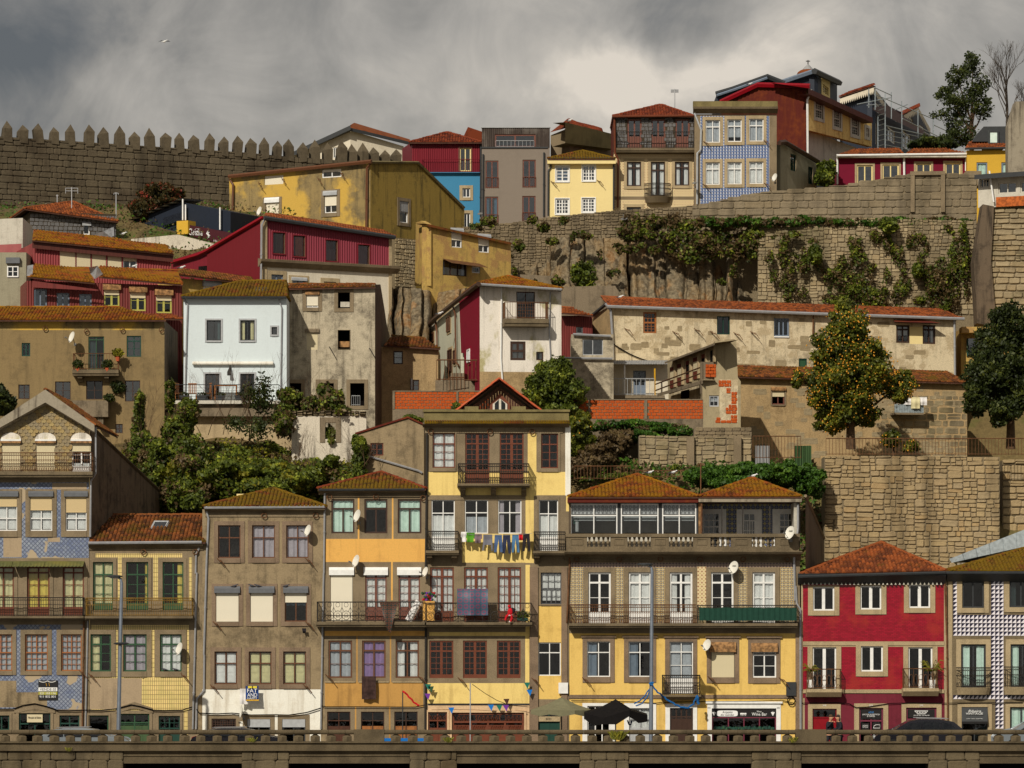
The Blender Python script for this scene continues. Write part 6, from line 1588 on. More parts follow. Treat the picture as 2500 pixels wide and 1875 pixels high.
# ---- long stone-plastered house
reg('B4');xa=sx(530);reg('B5');xb=sx(1600);reg('S')
h=House('long_stone_house','long patched stone and plaster house with a low tile roof below the cliff','house',xa,xb,246,250,15,8,'stone_plaster',side='stone_plaster_low')
reg('B4');win(h,812,412,932,602,'orange_frame',dict(n=1,f=.5,tc=3,tr=2,lc=3,lr=3,t=.1),sur=0);win(h,1476,450,1592,614,'dark_green',dict(n=2,t=.06),sur=0,glass='glass_dark',cur=('dark_green','right',.5))
reg('B5');win(h,-40,468,96,630,'blue_grey',dict(n=3,t=.08),sur=(0,0,0,3),surm='white');win(h,185,830,258,925,'dark_green',dict(n=1),sur=0,solid='green_frame');win(h,1062,530,1182,690,'dark_brown',dict(n=2,f=.24,lr=2,t=.1),sur=0,cur=('white_cloth','full',.6));win(h,1300,530,1414,700,'dark_brown',dict(n=2,f=.24,t=.1),sur=0,cur=('white_cloth','right',.3))
mb=MB();q=[h.pt(1040,480,-.02),h.pt(1290,478,-.02),h.pt(1470,512,-.9),h.pt(1045,500,-.9)];mb.poly(q,'rust_red');mb.poly([p-Vector((0,0,.06)) for p in q],'dark_brown');mb.build('lean_awning',h.root)
h.zone(1182,545,1300,700,'cream_paint')
reg('S');zt=h.z(xa,748);z2=h.z(xb,778);h.finish([(0,zt-.05),(h.w,z2-.05)],0);mb=MB()
fs=[(Vector((-.3,-.4,zt)),Vector((h.w+.3,-.4,z2)),Vector((0,3.6,zt+1.0)),Vector((h.w,3.6,z2+.75)))]
roof_obj(h,fs,'tiles_orange',(0,),[]);mb=MB();mb.tube([(-.4,-.48,zt-.05),(h.w+.4,-.48,z2-.05)],.10,6,'zinc');mb.build('gutter',h.root)
reg('B4');pipe(h,[(470,335),(520,400),(535,640),(540,840)],.08,d=-.2);reg('B5');pipe(h,[(1585,470),(1590,985)],.07,d=-.15)
reg('B4');w=Wing(h,330,530,251,246,'stone_plaster_low');pw(h,'side_wall',[(350,450),(530,350),(530,1000),(350,1000)],'stone_plaster_low',plane=w)
mb=MB();mb.tube([w.pt(480,340,-.15),w.pt(350,448,-.15)],.12,5,'charcoal');w.part(mb,'side_eave')
def drying(h,pts,k=1.0):
 for x,y in pts:mb=MB();a=h.pt(x,y,0);V=Vector;mb.tube([a,a+V((.15,-.5,-.05))*k,a+V((.45,-.45,-.45))*k],.022,4,'rusty_iron');mb.tube([a+V((-.15,-.1,.12))*k,a+V((.15,-.5,-.15))*k],.022,4,'rusty_iron');h.part(mb,'drying_bracket')
drying(h,((655,570),(1090,600),(1285,575),(1430,600),(1640,610),(1790,600)),.9)
mb=MB();mb.tube([h.pt(545+100*i/2,700+178*(1-(1-i/10) ** 2),-.1) for i in range(0,11)],.035,4,'dark');mb.build('cable',h.root)
dish('white satellite dish by the blue-white window of the long stone house',1995,560,40,250,wall=.6)
mb=MB();reg('B5');mb.tube([h.pt(318,380,-.2),h.pt(310,660,-.2)],.05,5,'rusty_iron');mb.build('mast',h.root)
def patches(h,n,mat,z0,z1,avoid=()):
 sm=stone_meshes(mat)
 for _ in range(n):
  a,c=random.uniform(.2,h.w-1.2),random.uniform(z0,z1);w,q=random.uniform(.35,1.1),random.uniform(.22,.5)
  if any(x0-w-.1<a<x1+.1 and y0-q-.1<c<y1+.1 for x0,x1,y0,y1 in h.holes) :continue
  o=bpy.data.objects.new('stone',random.choice(sm)[0]);link(o,h.root);o.location=(a,.010,c);o.scale=(w,.32,q)
patches(h,150,'stone_plastered',4.5,10.6)
# lower wing with tile strip roof
reg('B4');xa=sx(1670);reg('B5');xb=sx(1700);reg('S')
h=House('lower_stone_house','low rough stone house with narrow tile roof behind the big orange tree','house',xa,xb,241,243.5,14,4.5,'stone_plaster_low',side='stone_plaster_low')
reg('B4');win(h,1970,1105,2085,1245,'rose_frame',dict(n=2,t=.07),sur=3,sh=.45,shm='cream_shutter',box='rust_box',label=None)
reg('S');zt=h.z(xa,921);z2=h.z(xb,936);h.finish([(0,zt-.05),(h.w,z2-.05)],0)
roof_obj(h,[(Vector((-.2,-.45,zt)),Vector((h.w,-.45,z2)),Vector((-.2,4.2,zt+1.0)),Vector((h.w,4.2,z2+1.0)))],'tiles_brown',(0,),[])
stones(h,h.w*.62,h.w,0,6.6,'stone_terrace',hr=(.35,.5),wr=(.4,1.2),d=.02,irregular=.25,thick=.7)
patches(h,110,'stone_plastered',1,6.8);reg('B5');u0,u1,z0,z1=h.rect(1045,1238,1308,1318,-1.0);mb=MB();mb.box(u0,u1,-1.0,0,z0-.12,z0,'concrete');b=mb.build('balcony',h.root)
mb=MB();n=36
for i in range(n):a=u0+(u1-u0)*i/n;mb.poly([(a,-1.02+(i % 2)*.05,z0),(a+(u1-u0)/n,-1.02+((i+1) % 2)*.05,z0),(a+(u1-u0)/n,-1.02+((i+1) % 2)*.05,z1),(a,-1.02+(i % 2)*.05,z1)],'galvanised')
mb.build('corrugated_panel',b)
hang('laundry','pale towel at the left of the sheet metal balcony rail','laundry',1125,1190,1195,1245,241.7,'white_cloth',group='washing on the sheet metal balcony');hang('laundry','cream trousers in the middle of the sheet metal balcony rail','laundry',1196,1178,1275,1280,241.7,'cream_cloth',group='washing on the sheet metal balcony');hang('laundry','lilac white shirt at the right of the sheet metal balcony rail','laundry',1270,1178,1338,1250,241.8,'white_cloth',group='washing on the sheet metal balcony')
# ---- grey annex and its wooden gallery
h=H('grey_annex','narrow grey rendered annex with exposed red bricks and slanting wooden door gallery','B4',1345,1690,229,229,14,'grey_annex',depth=7)
win(h,1405,1162,1492,1263,'light_grey',dict(n=1,lc=2,lr=2,t=.07),sur=0,cur=('grey_cloth','full',.6))
zA,zB_=h.z(1400,1022),h.z(1600,662)
h.zone(1500,1020,1665,1400,'stone_plaster');h.finish([(0,zA),(h.u(1454),zA),(h.u(1456),h.z(1456,672)),(h.u(1650),zB_),(h.u(1664),h.z(1664,1000)),(h.w,zA-.1)],0,noside=False)
w=Wing(h,1000,1458,241,229,'old_wood');pw(h,'gallery_wall',[(1030,862),(1456,695),(1456,985),(1350,1030),(1035,1135)],'grey_annex',plane=w,thick=.3)
for i,(x0,x1,y0,y1) in enumerate(((1055,1098,900,1100),(1122,1166,872,1078),(1200,1238,845,1050),(1264,1310,815,1022),(1340,1380,785,900),(1420,1452,752,870))):
 mb=MB();a,b=w.pt(x0,y1,-.03),w.pt(x1,y0,-.03);mb.box(a.x,b.x,-.06,-.01,a.z,b.z,'rust_red' if i<5 else 'room_shade');mb.box(a.x+.15,b.x-.15,-.08,-.06,b.z-.8,b.z-.25,'cream_shutter' if i in (0,1,3) else 'room_shade');mb.box(b.x,b.x+.25,-.12,0,a.z,b.z+.2,'granite_light');w.part(mb,'gallery_door')  # last one is an opening, its shade painted as a near-black panel
mb=MB();q=[w.pt(1005,862,-.5),w.pt(1456,690,-.5)];mb.mesh([q[0],q[1],q[1]+Vector((0,1.4,.2)),q[0]+Vector((0,1.4,.2)),q[0]-Vector((0,0,.12)),q[1]-Vector((0,0,.12))],[(0,1,2,3),(0,4,5,1)],'concrete');w.part(mb,'gallery_roof')
mb=MB();a,b,c,d=(w.pt(*p,-.75) for p in ((925,1062),(1335,908),(925,1118),(1335,962)));mb.tube([a,b],.05,4,'rusty_iron');mb.tube([c,d],.05,4,'rusty_iron');mb.box(b.x-.1,b.x+.1,-.8,0,d.z-1.2,b.z+.3,'concrete');a=w.pt(940,1145,-.8);b=w.pt(1350,1025,-.8);mb.mesh([a,b,b+Vector((0,.8,0)),a+Vector((0,.8,0)),a-Vector((0,0,.2)),b-Vector((0,0,.2))],[(0,1,2,3),(0,4,5,1)],'concrete');w.part(mb,'gallery_walkway')
pw(h,'under_wall',[(1040,1120),(1350,1040),(1350,1500),(1040,1500)],'stone_plaster',plane=w,d=.1,thick=.2)
mb=MB();a,b=w.pt(1155,1200,.08),w.pt(1225,1108,.08);mb.box(a.x,b.x,.05,.1,a.z,b.z,'room_shade');w.part(mb,'under_window')
for x0,y0,x1,y1 in ((1372,882,1470,1000),(1490,1025,1605,1085),(1560,1095,1600,1145),(1605,1130,1660,1240),(1580,1245,1655,1300),(1555,1270,1660,1330),(1600,1340,1660,1390),(1460,1385,1660,1412),(1470,1360,1510,1385)):bricks(h,x0,y0,x1,y1,d=-.015 if x0>1400 or y0>1000 else -.015,bw=.32,bh=.2)
# ---- white strip house with long railing
h=H('veranda_house','low white house with long railed veranda behind the orange brick wall','B4',200,1040,243,243,15,'off_white',depth=4)
win(h,722,940,836,1175,'blue_grey',dict(n=2,f=.0,t=.09,p=.45),sur=0,name='door');win(h,238,895,350,1010,'dark_brown',dict(n=2,lr=2),sur=0);win(h,388,905,502,1175,'dark_brown',dict(n=1,f=.3),sur=0,name='door',glass='glass_dark')
h.finish(h.z(600,880),0)
mb=MB();u0,u1=h.u(150,-1.3),h.u(1045,-1.3);z=h.z(600,884,-1.3);n=120
for i in range(n):a=u0+(u1-u0)*i/n;b=a+(u1-u0)/n;e=.04*(i % 2);g=.04*((i+1) % 2);mb.poly([(a,-1.3,z+e),(b,-1.3,z+g),(b,.3,z+.35+g),(a,.3,z+.35+e)],'grey_sheet')
mb.build('roof',h.root)
z0,z1=h.z(600,1188,-1.2),h.z(600,1160,-1.2);mb=MB();mb.box(h.u(270),h.u(1000),-1.2,-.002,z0,z1,'concrete');mb.box(h.u(270),h.u(1000),-1.1,0,z0-1.8,z0-.002,'concrete');b=mb.build('veranda_floor',h.root);rb=MB();rail_geo(rb,(h.u(385),-1.15),(h.u(905),-1.15),z1,h.z(600,1012,-1.2),'light_grey',sp=.27,r=.016);rb.build('railing',b)
for x,y,r_,m in ((645,890,.05,'white'),(917,920,.05,'gold'),(225,870,.08,'dark_brown')):mb=MB();mb.tube([h.pt(x,y,-1.1),h.pt(x,1160,-1.1)],r_,5,m);mb.build('post',h.root)
h=H('lean_to','small concrete lean-to with wide sliding window under a zinc gutter','B4',165,545,240,240,16,'concrete_render',depth=4,cat='shed')
win(h,266,657,450,800,'light_grey',dict(n=2,t=.05),sur=0,glass='glass_blue');h.finish(h.z(300,612),4);gutter(h,180,612,520,630,d=-.2);pipe(h,[(60,825),(535,832)],.07,d=-.2)
h=H('brown_shed','dark brown corrugated shed with orange tile roof between white house and stone house','B4',50,355,246,246,17,'corr_brown',depth=5,cat='shed');h.corr={'corr_brown':.14}
win(h,208,545,268,605,'grey_frame',dict(n=1),sur=0);h.finish(h.z(200,445),0);shed(h,60,418,360,445,75,375,180,380,2.5,ov=.9,mat='tiles_orange')
# ---- orange hollow-brick walls
def brickwall(label,r,x0,x1,y0,y1,yb,Y,posts=()):
 reg(r);p=Plane(x0,x1,Y);base=12.0;e=empty('brick_wall',(p.A.x,Y,base),label,'wall',0,None);p.root=e;p.b=base
 zt,zm,z0=p.z(x0,y0),p.z(x0,y1),0;mb=MB();mb.box(0,p.w,.03,.2,0,zt,'mortar');mb.box(0,p.w,-.03,.03,z0,zm,'concrete');mb.box(0,p.w,-.02,.22,zt,zt+.06,'concrete');mb.build('wall',e)
 for a,b in posts:m=MB();m.box(p.u(a),p.u(b),-.06,.03,zm,zt,'concrete');m.build('post',e)
 hl=[(p.u(a),p.u(b),0,99) for a,b in posts];bricks(p,x0,y0,x1,y1,bw=.30,bh=.17,d=.03,holes=hl)
 # hollow block courses at the foot
 return p
brickwall('orange hollow brick wall left of the red gabled dormer','B3',215,1080,1498,1655,0,222,((215,235),(790,808)))
brickwall('long orange hollow brick wall below the white veranda','B4',160,1352,1205,1375,0,226,((318,334),(822,848),(1348,1354)))
# ---- grey gabled shed wall, ivy beside it
h=H('grey_gable_house','plain grey rendered gable house with a tiny brown window and diagonal zinc pipe','C3',435,1050,214,214,8,'brown_render',depth=6)
win(h,568,485,686,598,'red_brown',dict(n=2,lr=2,t=.06),sur=0)
h.finish([(0,h.z(435,412)),(h.u(905),h.z(905,266)),(h.w,h.z(1050,330))],0)
mb=MB();a,b,c=h.pt(430,408,-.1),h.pt(905,260,-.1),h.pt(1055,328,-.1)
for p,q in ((a,b),(b,c)):mb.mesh([p,q,q+Vector((0,6.1,0)),p+Vector((0,6.1,0)),p+Vector((0,0,.1)),q+Vector((0,0,.1)),q+Vector((0,6.1,.1)),p+Vector((0,6.1,.1))],[(0,1,5,4),(4,5,6,7)],'rust_red')
mb.build('roof',h.root);pipe(h,[(555,605),(1000,735),(1035,755)],.06)
# ---- streaky roofless wall
reg('B2');p=Plane(1150,1822,221);e=empty('ruined_wall',(p.A.x,221,8),'roofless streaky white ruined wall with one square hole full of ivy','wall');p.root=e;p.b=8
r=House.__new__(House);r.__dict__.update(p.__dict__);r.mat=r.side='streaky';r.depth=.5;r.holes=[];r.zones=[];r.corr={};r.u0,r.u1=0,p.w;r.extra=MB()
u0,u1,z0,z1=p.rect(1452,1592,1548,1740);T=p.z(1400,1535);mb=MB()
for a,b,c,d in ((0,u0,0,T),(u1,p.w,0,T),(u0,u1,0,z0),(u0,u1,z1,T)):mb.box(a,b,0,.5,c,d,'streaky')
mb.build('wall',e);mb=MB()
for a,b,c,d in ((u0-.3,u0-.003,z0-.2,z1+.3),(u1+.003,u1+.3,z0-.2,z1+.3),(u0,u1,z1,z1+.3)):mb.box(a,b,-.03,.1,c,d,'concrete')
mb.build('surround',e);mb=MB();mb.box(0,.5,.5,5,0,T-1,'streaky');mb.box(p.w-.5,p.w,.5,5,0,T-.4,'streaky');mb.build('return_wall',e)
stones(p,0,p.w,T,T+.35,'stone_rubble',hr=(.14,.2),wr=(.2,.5),d=.1,irregular=.4,thick=4)
# garden walls between the rows
def stonewall(label,pts,Y0,Y1,base,mat,hr,wr,bot=None,thick=1.5,irregular=.3,core='mortar',name='stone_wall',d=0,limit=300,kthick=1.0,extra=None):
 """pts: top outline in photograph px, left to right"""
 reg('S');x0,x1=pts[0][0],pts[-1][0];p=Plane(x0,x1,Y0,Y1,base);e=empty(name,(p.A.x,p.A.y,base),label,'wall',p.rz);p.root=e
 tp=[(p.u(x),p.z(x,y)) for x,y in pts];top=lambda u:interp(u,tp);mb=MB();mb.prism([(0,0)]+[(a,b-.05) for a,b in tp]+[(p.w,0)],.06,thick,core);mb.build('core',e)
 stones(p,0,p.w,max(0,p.z((x0+x1)/2,bot)) if bot else 0,top,mat,hr,wr,irregular=irregular,limit=limit,thick=kthick);return p
SW=stonewall('big sunlit retaining wall of pale irregular stones at the right',[(2013,1113),(2441,1113)],214,214,6,'stone_retain',(.18,.44),(.3,1.05),bot=1410,irregular=.4,core='mortar_brown',thick=2.2,kthick=.6)
p=stonewall('continuation of the pale retaining wall at the right edge',[(2447,1122),(2640,1118)],216,216,8,'stone_retain',(.3,.5),(.4,1.1),bot=1300,irregular=.3)
p=stonewall('dark rubble wall below the street of coloured houses',[(1100,556),(1244,543),(1339,529),(1502,513),(1700,500)],266,266,22,'stone_rubble',(.16,.36),(.2,.6),bot=690,irregular=.6,core='mortar_brown',kthick=.6)
p=stonewall('ashlar block wall along the upper street at the right',[(1690,503),(1838,470),(2050,452),(2215,424),(2300,421),(2385,425)],264.5,263,27,'stone_ashlar',(.42,.55),(.6,1.35),bot=560,irregular=.15,core='mortar_brown',kthick=.3)
for x in (2228,2302):m=MB();m.box(p.u(x-5),p.u(x+5),-.2,.1,p.z(x,518),p.z(x,423),'granite');m.build('buttress',p.root)
m=MB();m.box(p.u(2222),p.u(2308),-.22,.1,p.z(2260,428),p.z(2260,419),'granite');m.build('capstone',p.root)
p=stonewall('sunlit rubble terrace wall overgrown with ivy above the long stone house',[(1850,548),(2110,532),(2378,538)],261.5,260.5,22,'stone_terrace',(.2,.36),(.25,.7),bot=770,irregular=.55,core='mortar_brown',kthick=.6)
p=stonewall('stone tower wall in the upper right corner',[(2408,512),(2700,505)],256,256,18,'stone_terrace',(.3,.5),(.5,1.3),bot=830,irregular=.3,core='mortar_brown')
mb=MB();mb.prism([(p.u(x,0),p.z(x,y)) for x,y in ((2384,790),(2376,640),(2398,500),(2425,505),(2418,640),(2432,800))],-.35,1.5,'dark_side');mb.build('concrete_corner',p.root)
p=stonewall('low terrace wall with pillars above the green hedge',[(1560,1062),(1835,1068)],219.5,219.5,10,'stone_terrace',(.25,.42),(.35,.9),bot=1160,irregular=.5,core='concrete',kthick=.3)
for x in (1685,1800):m=MB();m.box(p.u(x-9),p.u(x+9),-.35,.1,0,p.z(x,1066),'granite');m.build('buttress',p.root)
p=stonewall('grey concrete block wall stepping below the brick annex',[(1695,1042),(1835,1042)],221,221,12,'stone_rubble',(.2,.24),(.4,.5),bot=1100,irregular=.05,core='concrete',kthick=.25)
reg('B3')
def slab(name,label,cat,r,pts,Y,thick,mat,base):
 reg(r);p=Plane(pts[0][0],pts[0][0]+10,Y);p.b=base;e=empty(name,(p.A.x,Y,base),label,cat);p.root=e;q=[p.pt(x,y) for x,y in pts];mb=MB();mb.prism([(a.x,a.z) for a in q],0,thick,mat);mb.build('wall',e);return p
cp=slab('concrete_wall','streaked grey concrete retaining wall behind the brown shed','wall','B4',[(20,185),(420,178),(560,175),(640,320),(640,640),(20,640)],259,1.2,'concrete',20)
slab('concrete_ledge','low concrete ledge wall below the dark rubble wall','wall','B3',[(1240,435),(1900,470),(1900,640),(1240,600)],262,1.5,'concrete',20)
slab('beige_garden_wall','long beige plastered garden wall under the white terrace','wall','B2',[(-40,1500),(1150,1500),(1150,2300),(-40,2300)],227,1,'garden_plaster',10)
slab('yellow_corner_house','mustard house corner with flat canopy beside the dark tree at the right edge','house','B5',[(1645,560),(2400,560),(2400,1000),(1645,1000)],252,6,'yellow_small',15)
reg('B5');p=Plane(1640,2400,251.9);o=[q for q in COL.objects if q.name.startswith('yellow_corner_house')][0];k=Vector((p.A.x-o.location.x,-.1,-15))
mb=MB();a,b=p.pt(1710,810),p.pt(1800,652);mb.box(a.x+k.x,b.x+k.x,-.12,.0,a.z+k.z,b.z+k.z,'glass_blue');mb.box(a.x+k.x-.1,a.x+k.x,-.14,.0,a.z+k.z,b.z+k.z,'dark_green');mb.build('window',o)
mb=MB();a,b=p.pt(1630,560),p.pt(2400,500);mb.box(a.x+k.x,b.x+k.x,-1.5,0,a.z+k.z,b.z+k.z-.8,'yellow_small');mb.build('canopy',o)
# ---- cliffs
def cliff(label,r,x0,x1,yt,yb,Y,seed,amp=1.6,lean=2.0,mat='rock',n=90):
 reg(r);a,b=W(x0,yt,Y),W(x1,yb,Y);m=max(10,int(n*(a.z-b.z)/(b.x-a.x)));V=[];Fc=[]
 for j in range(m+1):
  for i in range(n+1):
   s,t=i/n,j/m;x=a.x+(b.x-a.x)*s;z=b.z+(a.z-b.z)*t;q=Vector((x*.28+seed,z*.28,seed))
   w_=Vector((q.x*1.2+q.z*.9,q.z*1.5-q.x*.6,seed));c,cp=mnoise.voronoi(w_*1.3);v2,vp=mnoise.voronoi(w_*3.1);f=mnoise.fractal(q*3,1,2,5);pl=cp[0];ds=w_*1.3-pl;y=lean*t+amp*(.55*math.sin(pl.x*12.9+pl.y*78.2)+.35*ds.x*math.sin(pl.x*7)+.5*ds.y*math.cos(pl.y*9))+amp*.22*math.sin(vp[0].x*17.3+vp[0].y*41.1)+.12*f
   cr=min(1,(c[1]-c[0])*9);y+=(1-cr)*.5;cr=min(1,(v2[1]-v2[0])*7);y+=(1-cr)*.2;ed=min(s,1-s)*6;
   V.append((x+.12*f,Y+y+max(0,1-ed)*3,z+.5*mnoise.noise(Vector((x*.3,0,seed)))*t))
 for j in range(m):
  for i in range(n):k=j*(n+1)+i;Fc.append((k,k+1,k+n+2,k+n+1))
 mb=MB();mb.mesh(V,Fc,mat);return mb.build('rock_cliff',kind='structure')
cliff('cliff','B4',-260,1960,-320,420,261,3.3,amp=1.7,lean=3.2,n=190)
cliff('cliff','B3',150,1120,510,1120,247,8.1,amp=2.6,lean=4,n=90)
cliff('cliff','B3',880,1300,480,1000,254,5.1,amp=1.6,lean=3,n=60)
# ================================================================== upper left
h=H('slate_cottage','cottage faced with grey slate scales and foil patches under an orange hipped roof','A1',270,1045,256,257.5,26,'mortar_dark',depth=7)
win(h,748,1095,808,1190,'white',dict(n=1),sur=0,box='light_grey',boxh=.25);stones(h,0,h.w,h.z(600,1230),h.z(600,1000),'slate_grey',(.26,.28),(.28,.32),irregular=.1,name='slate',thick=.5,holes=[h.rect(740,1080,815,1200)])
mb=MB();q=[h.pt(x,y,-.1-.08*(i % 2)) for i,(x,y) in enumerate(((840,1190),(930,1160),(1025,1118),(1030,1235),(940,1215)))];mb.poly(q,'silver_foil');mb.build('foil_sheet',h.root)
h.finish(h.z(300,985),0);hip(h,220,1065,958,640,660,900,3.2,ov=.5,mat='tiles_orange',yeR=1075)
h=H('red_corrugated_cottage','dull red corrugated house with a row of closed cream shutters','A1',298,1535,240,242.5,22,'corr_maroon',depth=7);h.corr={'corr_maroon':.16}
for x0,x1 in ((538,680),(688,816),(826,955)):roll(h,x0,1322,x1,1478,1,sur=0,shm='cream_shutter',box='old_wood',boxh=.3)
roll(h,968,1348,1095,1490,1,sur=0,shm='cream_shutter',box='old_wood',boxh=.3);roll(h,1108,1372,1232,1510,.38,sur=0,shm='cream_shutter',box='old_wood',boxh=.3)
h.finish([(0,h.z(300,1262)),(h.w,h.z(1535,1375))],0);mb=MB();a,b=h.pt(290,1245,-.3),h.pt(1560,1372,-.3);mb.mesh([a,b,b-Vector((0,0,.45)),a-Vector((0,0,.45)),a+Vector((0,.3,0)),b+Vector((0,.3,0))],[(0,1,2,3),(0,1,5,4)],'brown_boards');mb.build('fascia',h.root)
shed(h,290,1240,1568,1368,300,1150,1030,1225,3.8,ov=.5,mat='tiles_moss_orange',ridge=False);a=h.pt(1030,1225,3.8);roof_obj(h,[(h.pt(1040,1315,-.5),h.pt(1568,1366,-.5),h.pt(1030,1228,3.8),h.pt(1500,1300,3.8))],'tiles_moss_orange',(0,),[])
h=H('brown_corrugated_house','brown corrugated house with yellow framed windows and a mossy roof','B1',240,1640,234,236,20,'corr_brown',depth=6);h.corr={'corr_brown':.16}
for x0,x1,y0,y1 in ((305,422,205,365),(510,625,240,372),(712,825,250,378)):win(h,x0,y0,x1,y1,'blue_grey',dict(n=2,t=.08),sur=0,glass='glass_blue',cur=('grey_cloth','left',.4))
for x0,x1,y0,y1 in ((935,1075,190,362),(1170,1312,212,402),(1403,1546,238,422)):win(h,x0,y0,x1,y1,'lime_frame',dict(n=2,lr=2,t=.09,ct=.12),sur=0,sh=.36,shm='cream_shutter',box='rust_box',boxh=.35,boxout=.22)
h.finish([(0,h.z(240,130)),(h.w,h.z(1640,175))],0)
shed(h,245,95,855,152,300,5,800,5,3.2,ov=1.0,mat='tiles_moss_orange',ridge=False);shed(h,890,95,1645,168,880,22,1600,45,3.2,ov=.5,mat='tiles_moss_orange')
mb=MB();q=[h.pt(*p,-.6) for p in ((800,30),(880,12),(930,85),(860,130),(820,80))];mb.poly([p+Vector((0,i*.1,.12)) for i,p in enumerate(q)],'silver_foil');q=[h.pt(*p,-.6) for p in ((245,-5),(300,-15),(290,90),(240,85))];mb.poly(q,'silver_foil');mb.build('foil_sheet',h.root)
mb=MB();a,b,c,d=h.pt(290,130,-.9),h.pt(885,210,-.9),h.pt(290,190,-.9),h.pt(885,222,-.9);mb.poly([a,b,d,c],'corr_brown');mb.build('canopy_board',h.root)
reg('B1');shed(h,1200,462,1665,478,1100,385,1480,430,2,ov=2.2,mat='tiles_orange',ridge=False,name='lower_roof')
slab('tan_corner_house','tan house corner with a white framed window at the left edge','house','A1',[(-250,1350),(236,1350),(236,1900),(-250,1900)],238,5,'grey_green',18)
reg('A1');p=Plane(-250,236,237.9);o=[q for q in COL.objects if q.name.startswith('tan_corner_house')][0];mb=MB();a,b=p.pt(65,1572),p.pt(168,1472);frame_geo(mb,a.x,b.x,a.z-18,b.z-18,'white',d=-.02,n=2,lr=2);mb.box(a.x,b.x,-.04,-.03,a.z-18,b.z-18,'glass_dark');mb.box(a.x-.05,b.x+.1,-.3,0,b.z-18+.15,b.z-18+.5,'grey_box');mb.build('window',o)
slab('grey_corner_house','grey plastered house corner with red corrugated skirt at the left edge','house','A1',[(-250,1060),(205,1040),(205,1400),(-250,1400)],246,5,'dull_white',22)
o=[q for q in COL.objects if q.name.startswith('grey_corner_house')][0];reg('A1');p=Plane(-250,236,245.7);mb=MB();a,b=p.pt(-100,1285),p.pt(200,1272);mb.poly([(a.x,-.3,a.z-22),(b.x,-.3,b.z-22),(b.x,-.6,b.z-24.1),(a.x,-.6,a.z-23.8)],'corr_maroon');mb.build('skirt_roof',o)
h=H('ochre_back_house','peeling ochre house half hidden behind the white house roof','B1',1640,2260,240,243,22,'yellow_small',depth=5);roll(h,1830,160,1975,240,1,sur=0,box='light_grey',boxh=.35);h.finish(h.z(1700,115),0);shed(h,1600,75,2280,160,1600,30,2260,95,3,ov=.5,mat='tiles_brown',ridge=False)
# red corrugated house
h=H('crimson_corrugated_house','large crimson corrugated house with four dark windows and flat red end wall','A2',556,1655,246,250.5,23,'corr_crimson',depth=.5,side='flat_crimson');h.corr={'corr_crimson':.17}
zc=h.z(700,1475);h.zones.append((-1,99,-9,zc,'off_white'))
for i,(x0,x1,y0,y1) in enumerate(((612,722,1172,1362),(796,903,1200,1388),(1088,1195,1240,1430),(1378,1482,1282,1470))):win(h,x0,y0,x1,y1,'wood_dark',dict(n=1,t=.05),sur=(2,2,2,2),surm='corr_red',glass='glass',cur=(('rose_frame','right',.65),('terracotta','right',.7),('maroon_shutter','bottom',.6),('maroon_shutter','full',.95))[i])
for x0,x1,y0 in ((597,705,1550),(785,905,1592),(1070,1180,1615)):win(h,x0,y0,x1,y0+150,'blue_grey',dict(n=2,f=.4),sur=8,surm='granite_light',glass='glass_blue',box='light_grey' if x0==785 else None)
mb=MB();mb.prismx([(.02,zc-.1),(-.1,zc-.1),(-.45,zc+.2),(-.5,zc+.35),(.02,zc+.42)],-.6,h.w+.6,'granite');mb.build('cornice',h.root)
h.finish([(0,h.z(560,1060)),(h.w,h.z(1655,1220))],0)
mb=MB();a,b=h.pt(535,1040,-.4),h.pt(1712,1215,-.4);mb.tube([a,b],.14,6,'charcoal');mb.build('gutter',h.root);shed(h,535,1030,1712,1208,575,1018,800,1022,2.0,ov=.4,mat='tiles_orange',ridge=False)
roof_obj(h,[(h.pt(535,1030,-.4),h.pt(1712,1208,-.4),h.pt(560,1005,4),h.pt(1600,1150,4))],'tiles_orange',(0,),[])
mb=MB()
for x0,x1 in ((520,558),(1655,1680)):mb.box(h.u(x0),h.u(x1),-.06,.3,0,h.z((x0+x1)/2,1060 if x0<900 else 1225),'granite_light')
mb.build('corner_stone',h.root);pipe(h,[(540,1050),(512,1100),(505,1640)],.07,d=-.25)
w=Wing(h,-80,530,250,246,'flat_crimson');pw(h,'end_wall',[(20,1340),(522,1035),(522,1900),(20,1900)],'flat_crimson',plane=w);reg('A1');pw(h,'end_wall',[(1540,1420),(1700,1372),(1868,1318),(1868,1700),(1540,1700)],'corr_red',plane=w,d=.1)
mb=MB();reg('A2');mb.tube([w.pt(*p,-.15) for p in ((522,1035),(300,1165),(20,1332),(-60,1370),(-300,1440))],.12,5,'door_red');a,b=w.pt(-55,1560,.05),w.pt(18,1470,.05);mb.box(a.x,b.x,.03,.12,a.z,b.z,'room_shade');w.part(mb,'roof_edge')
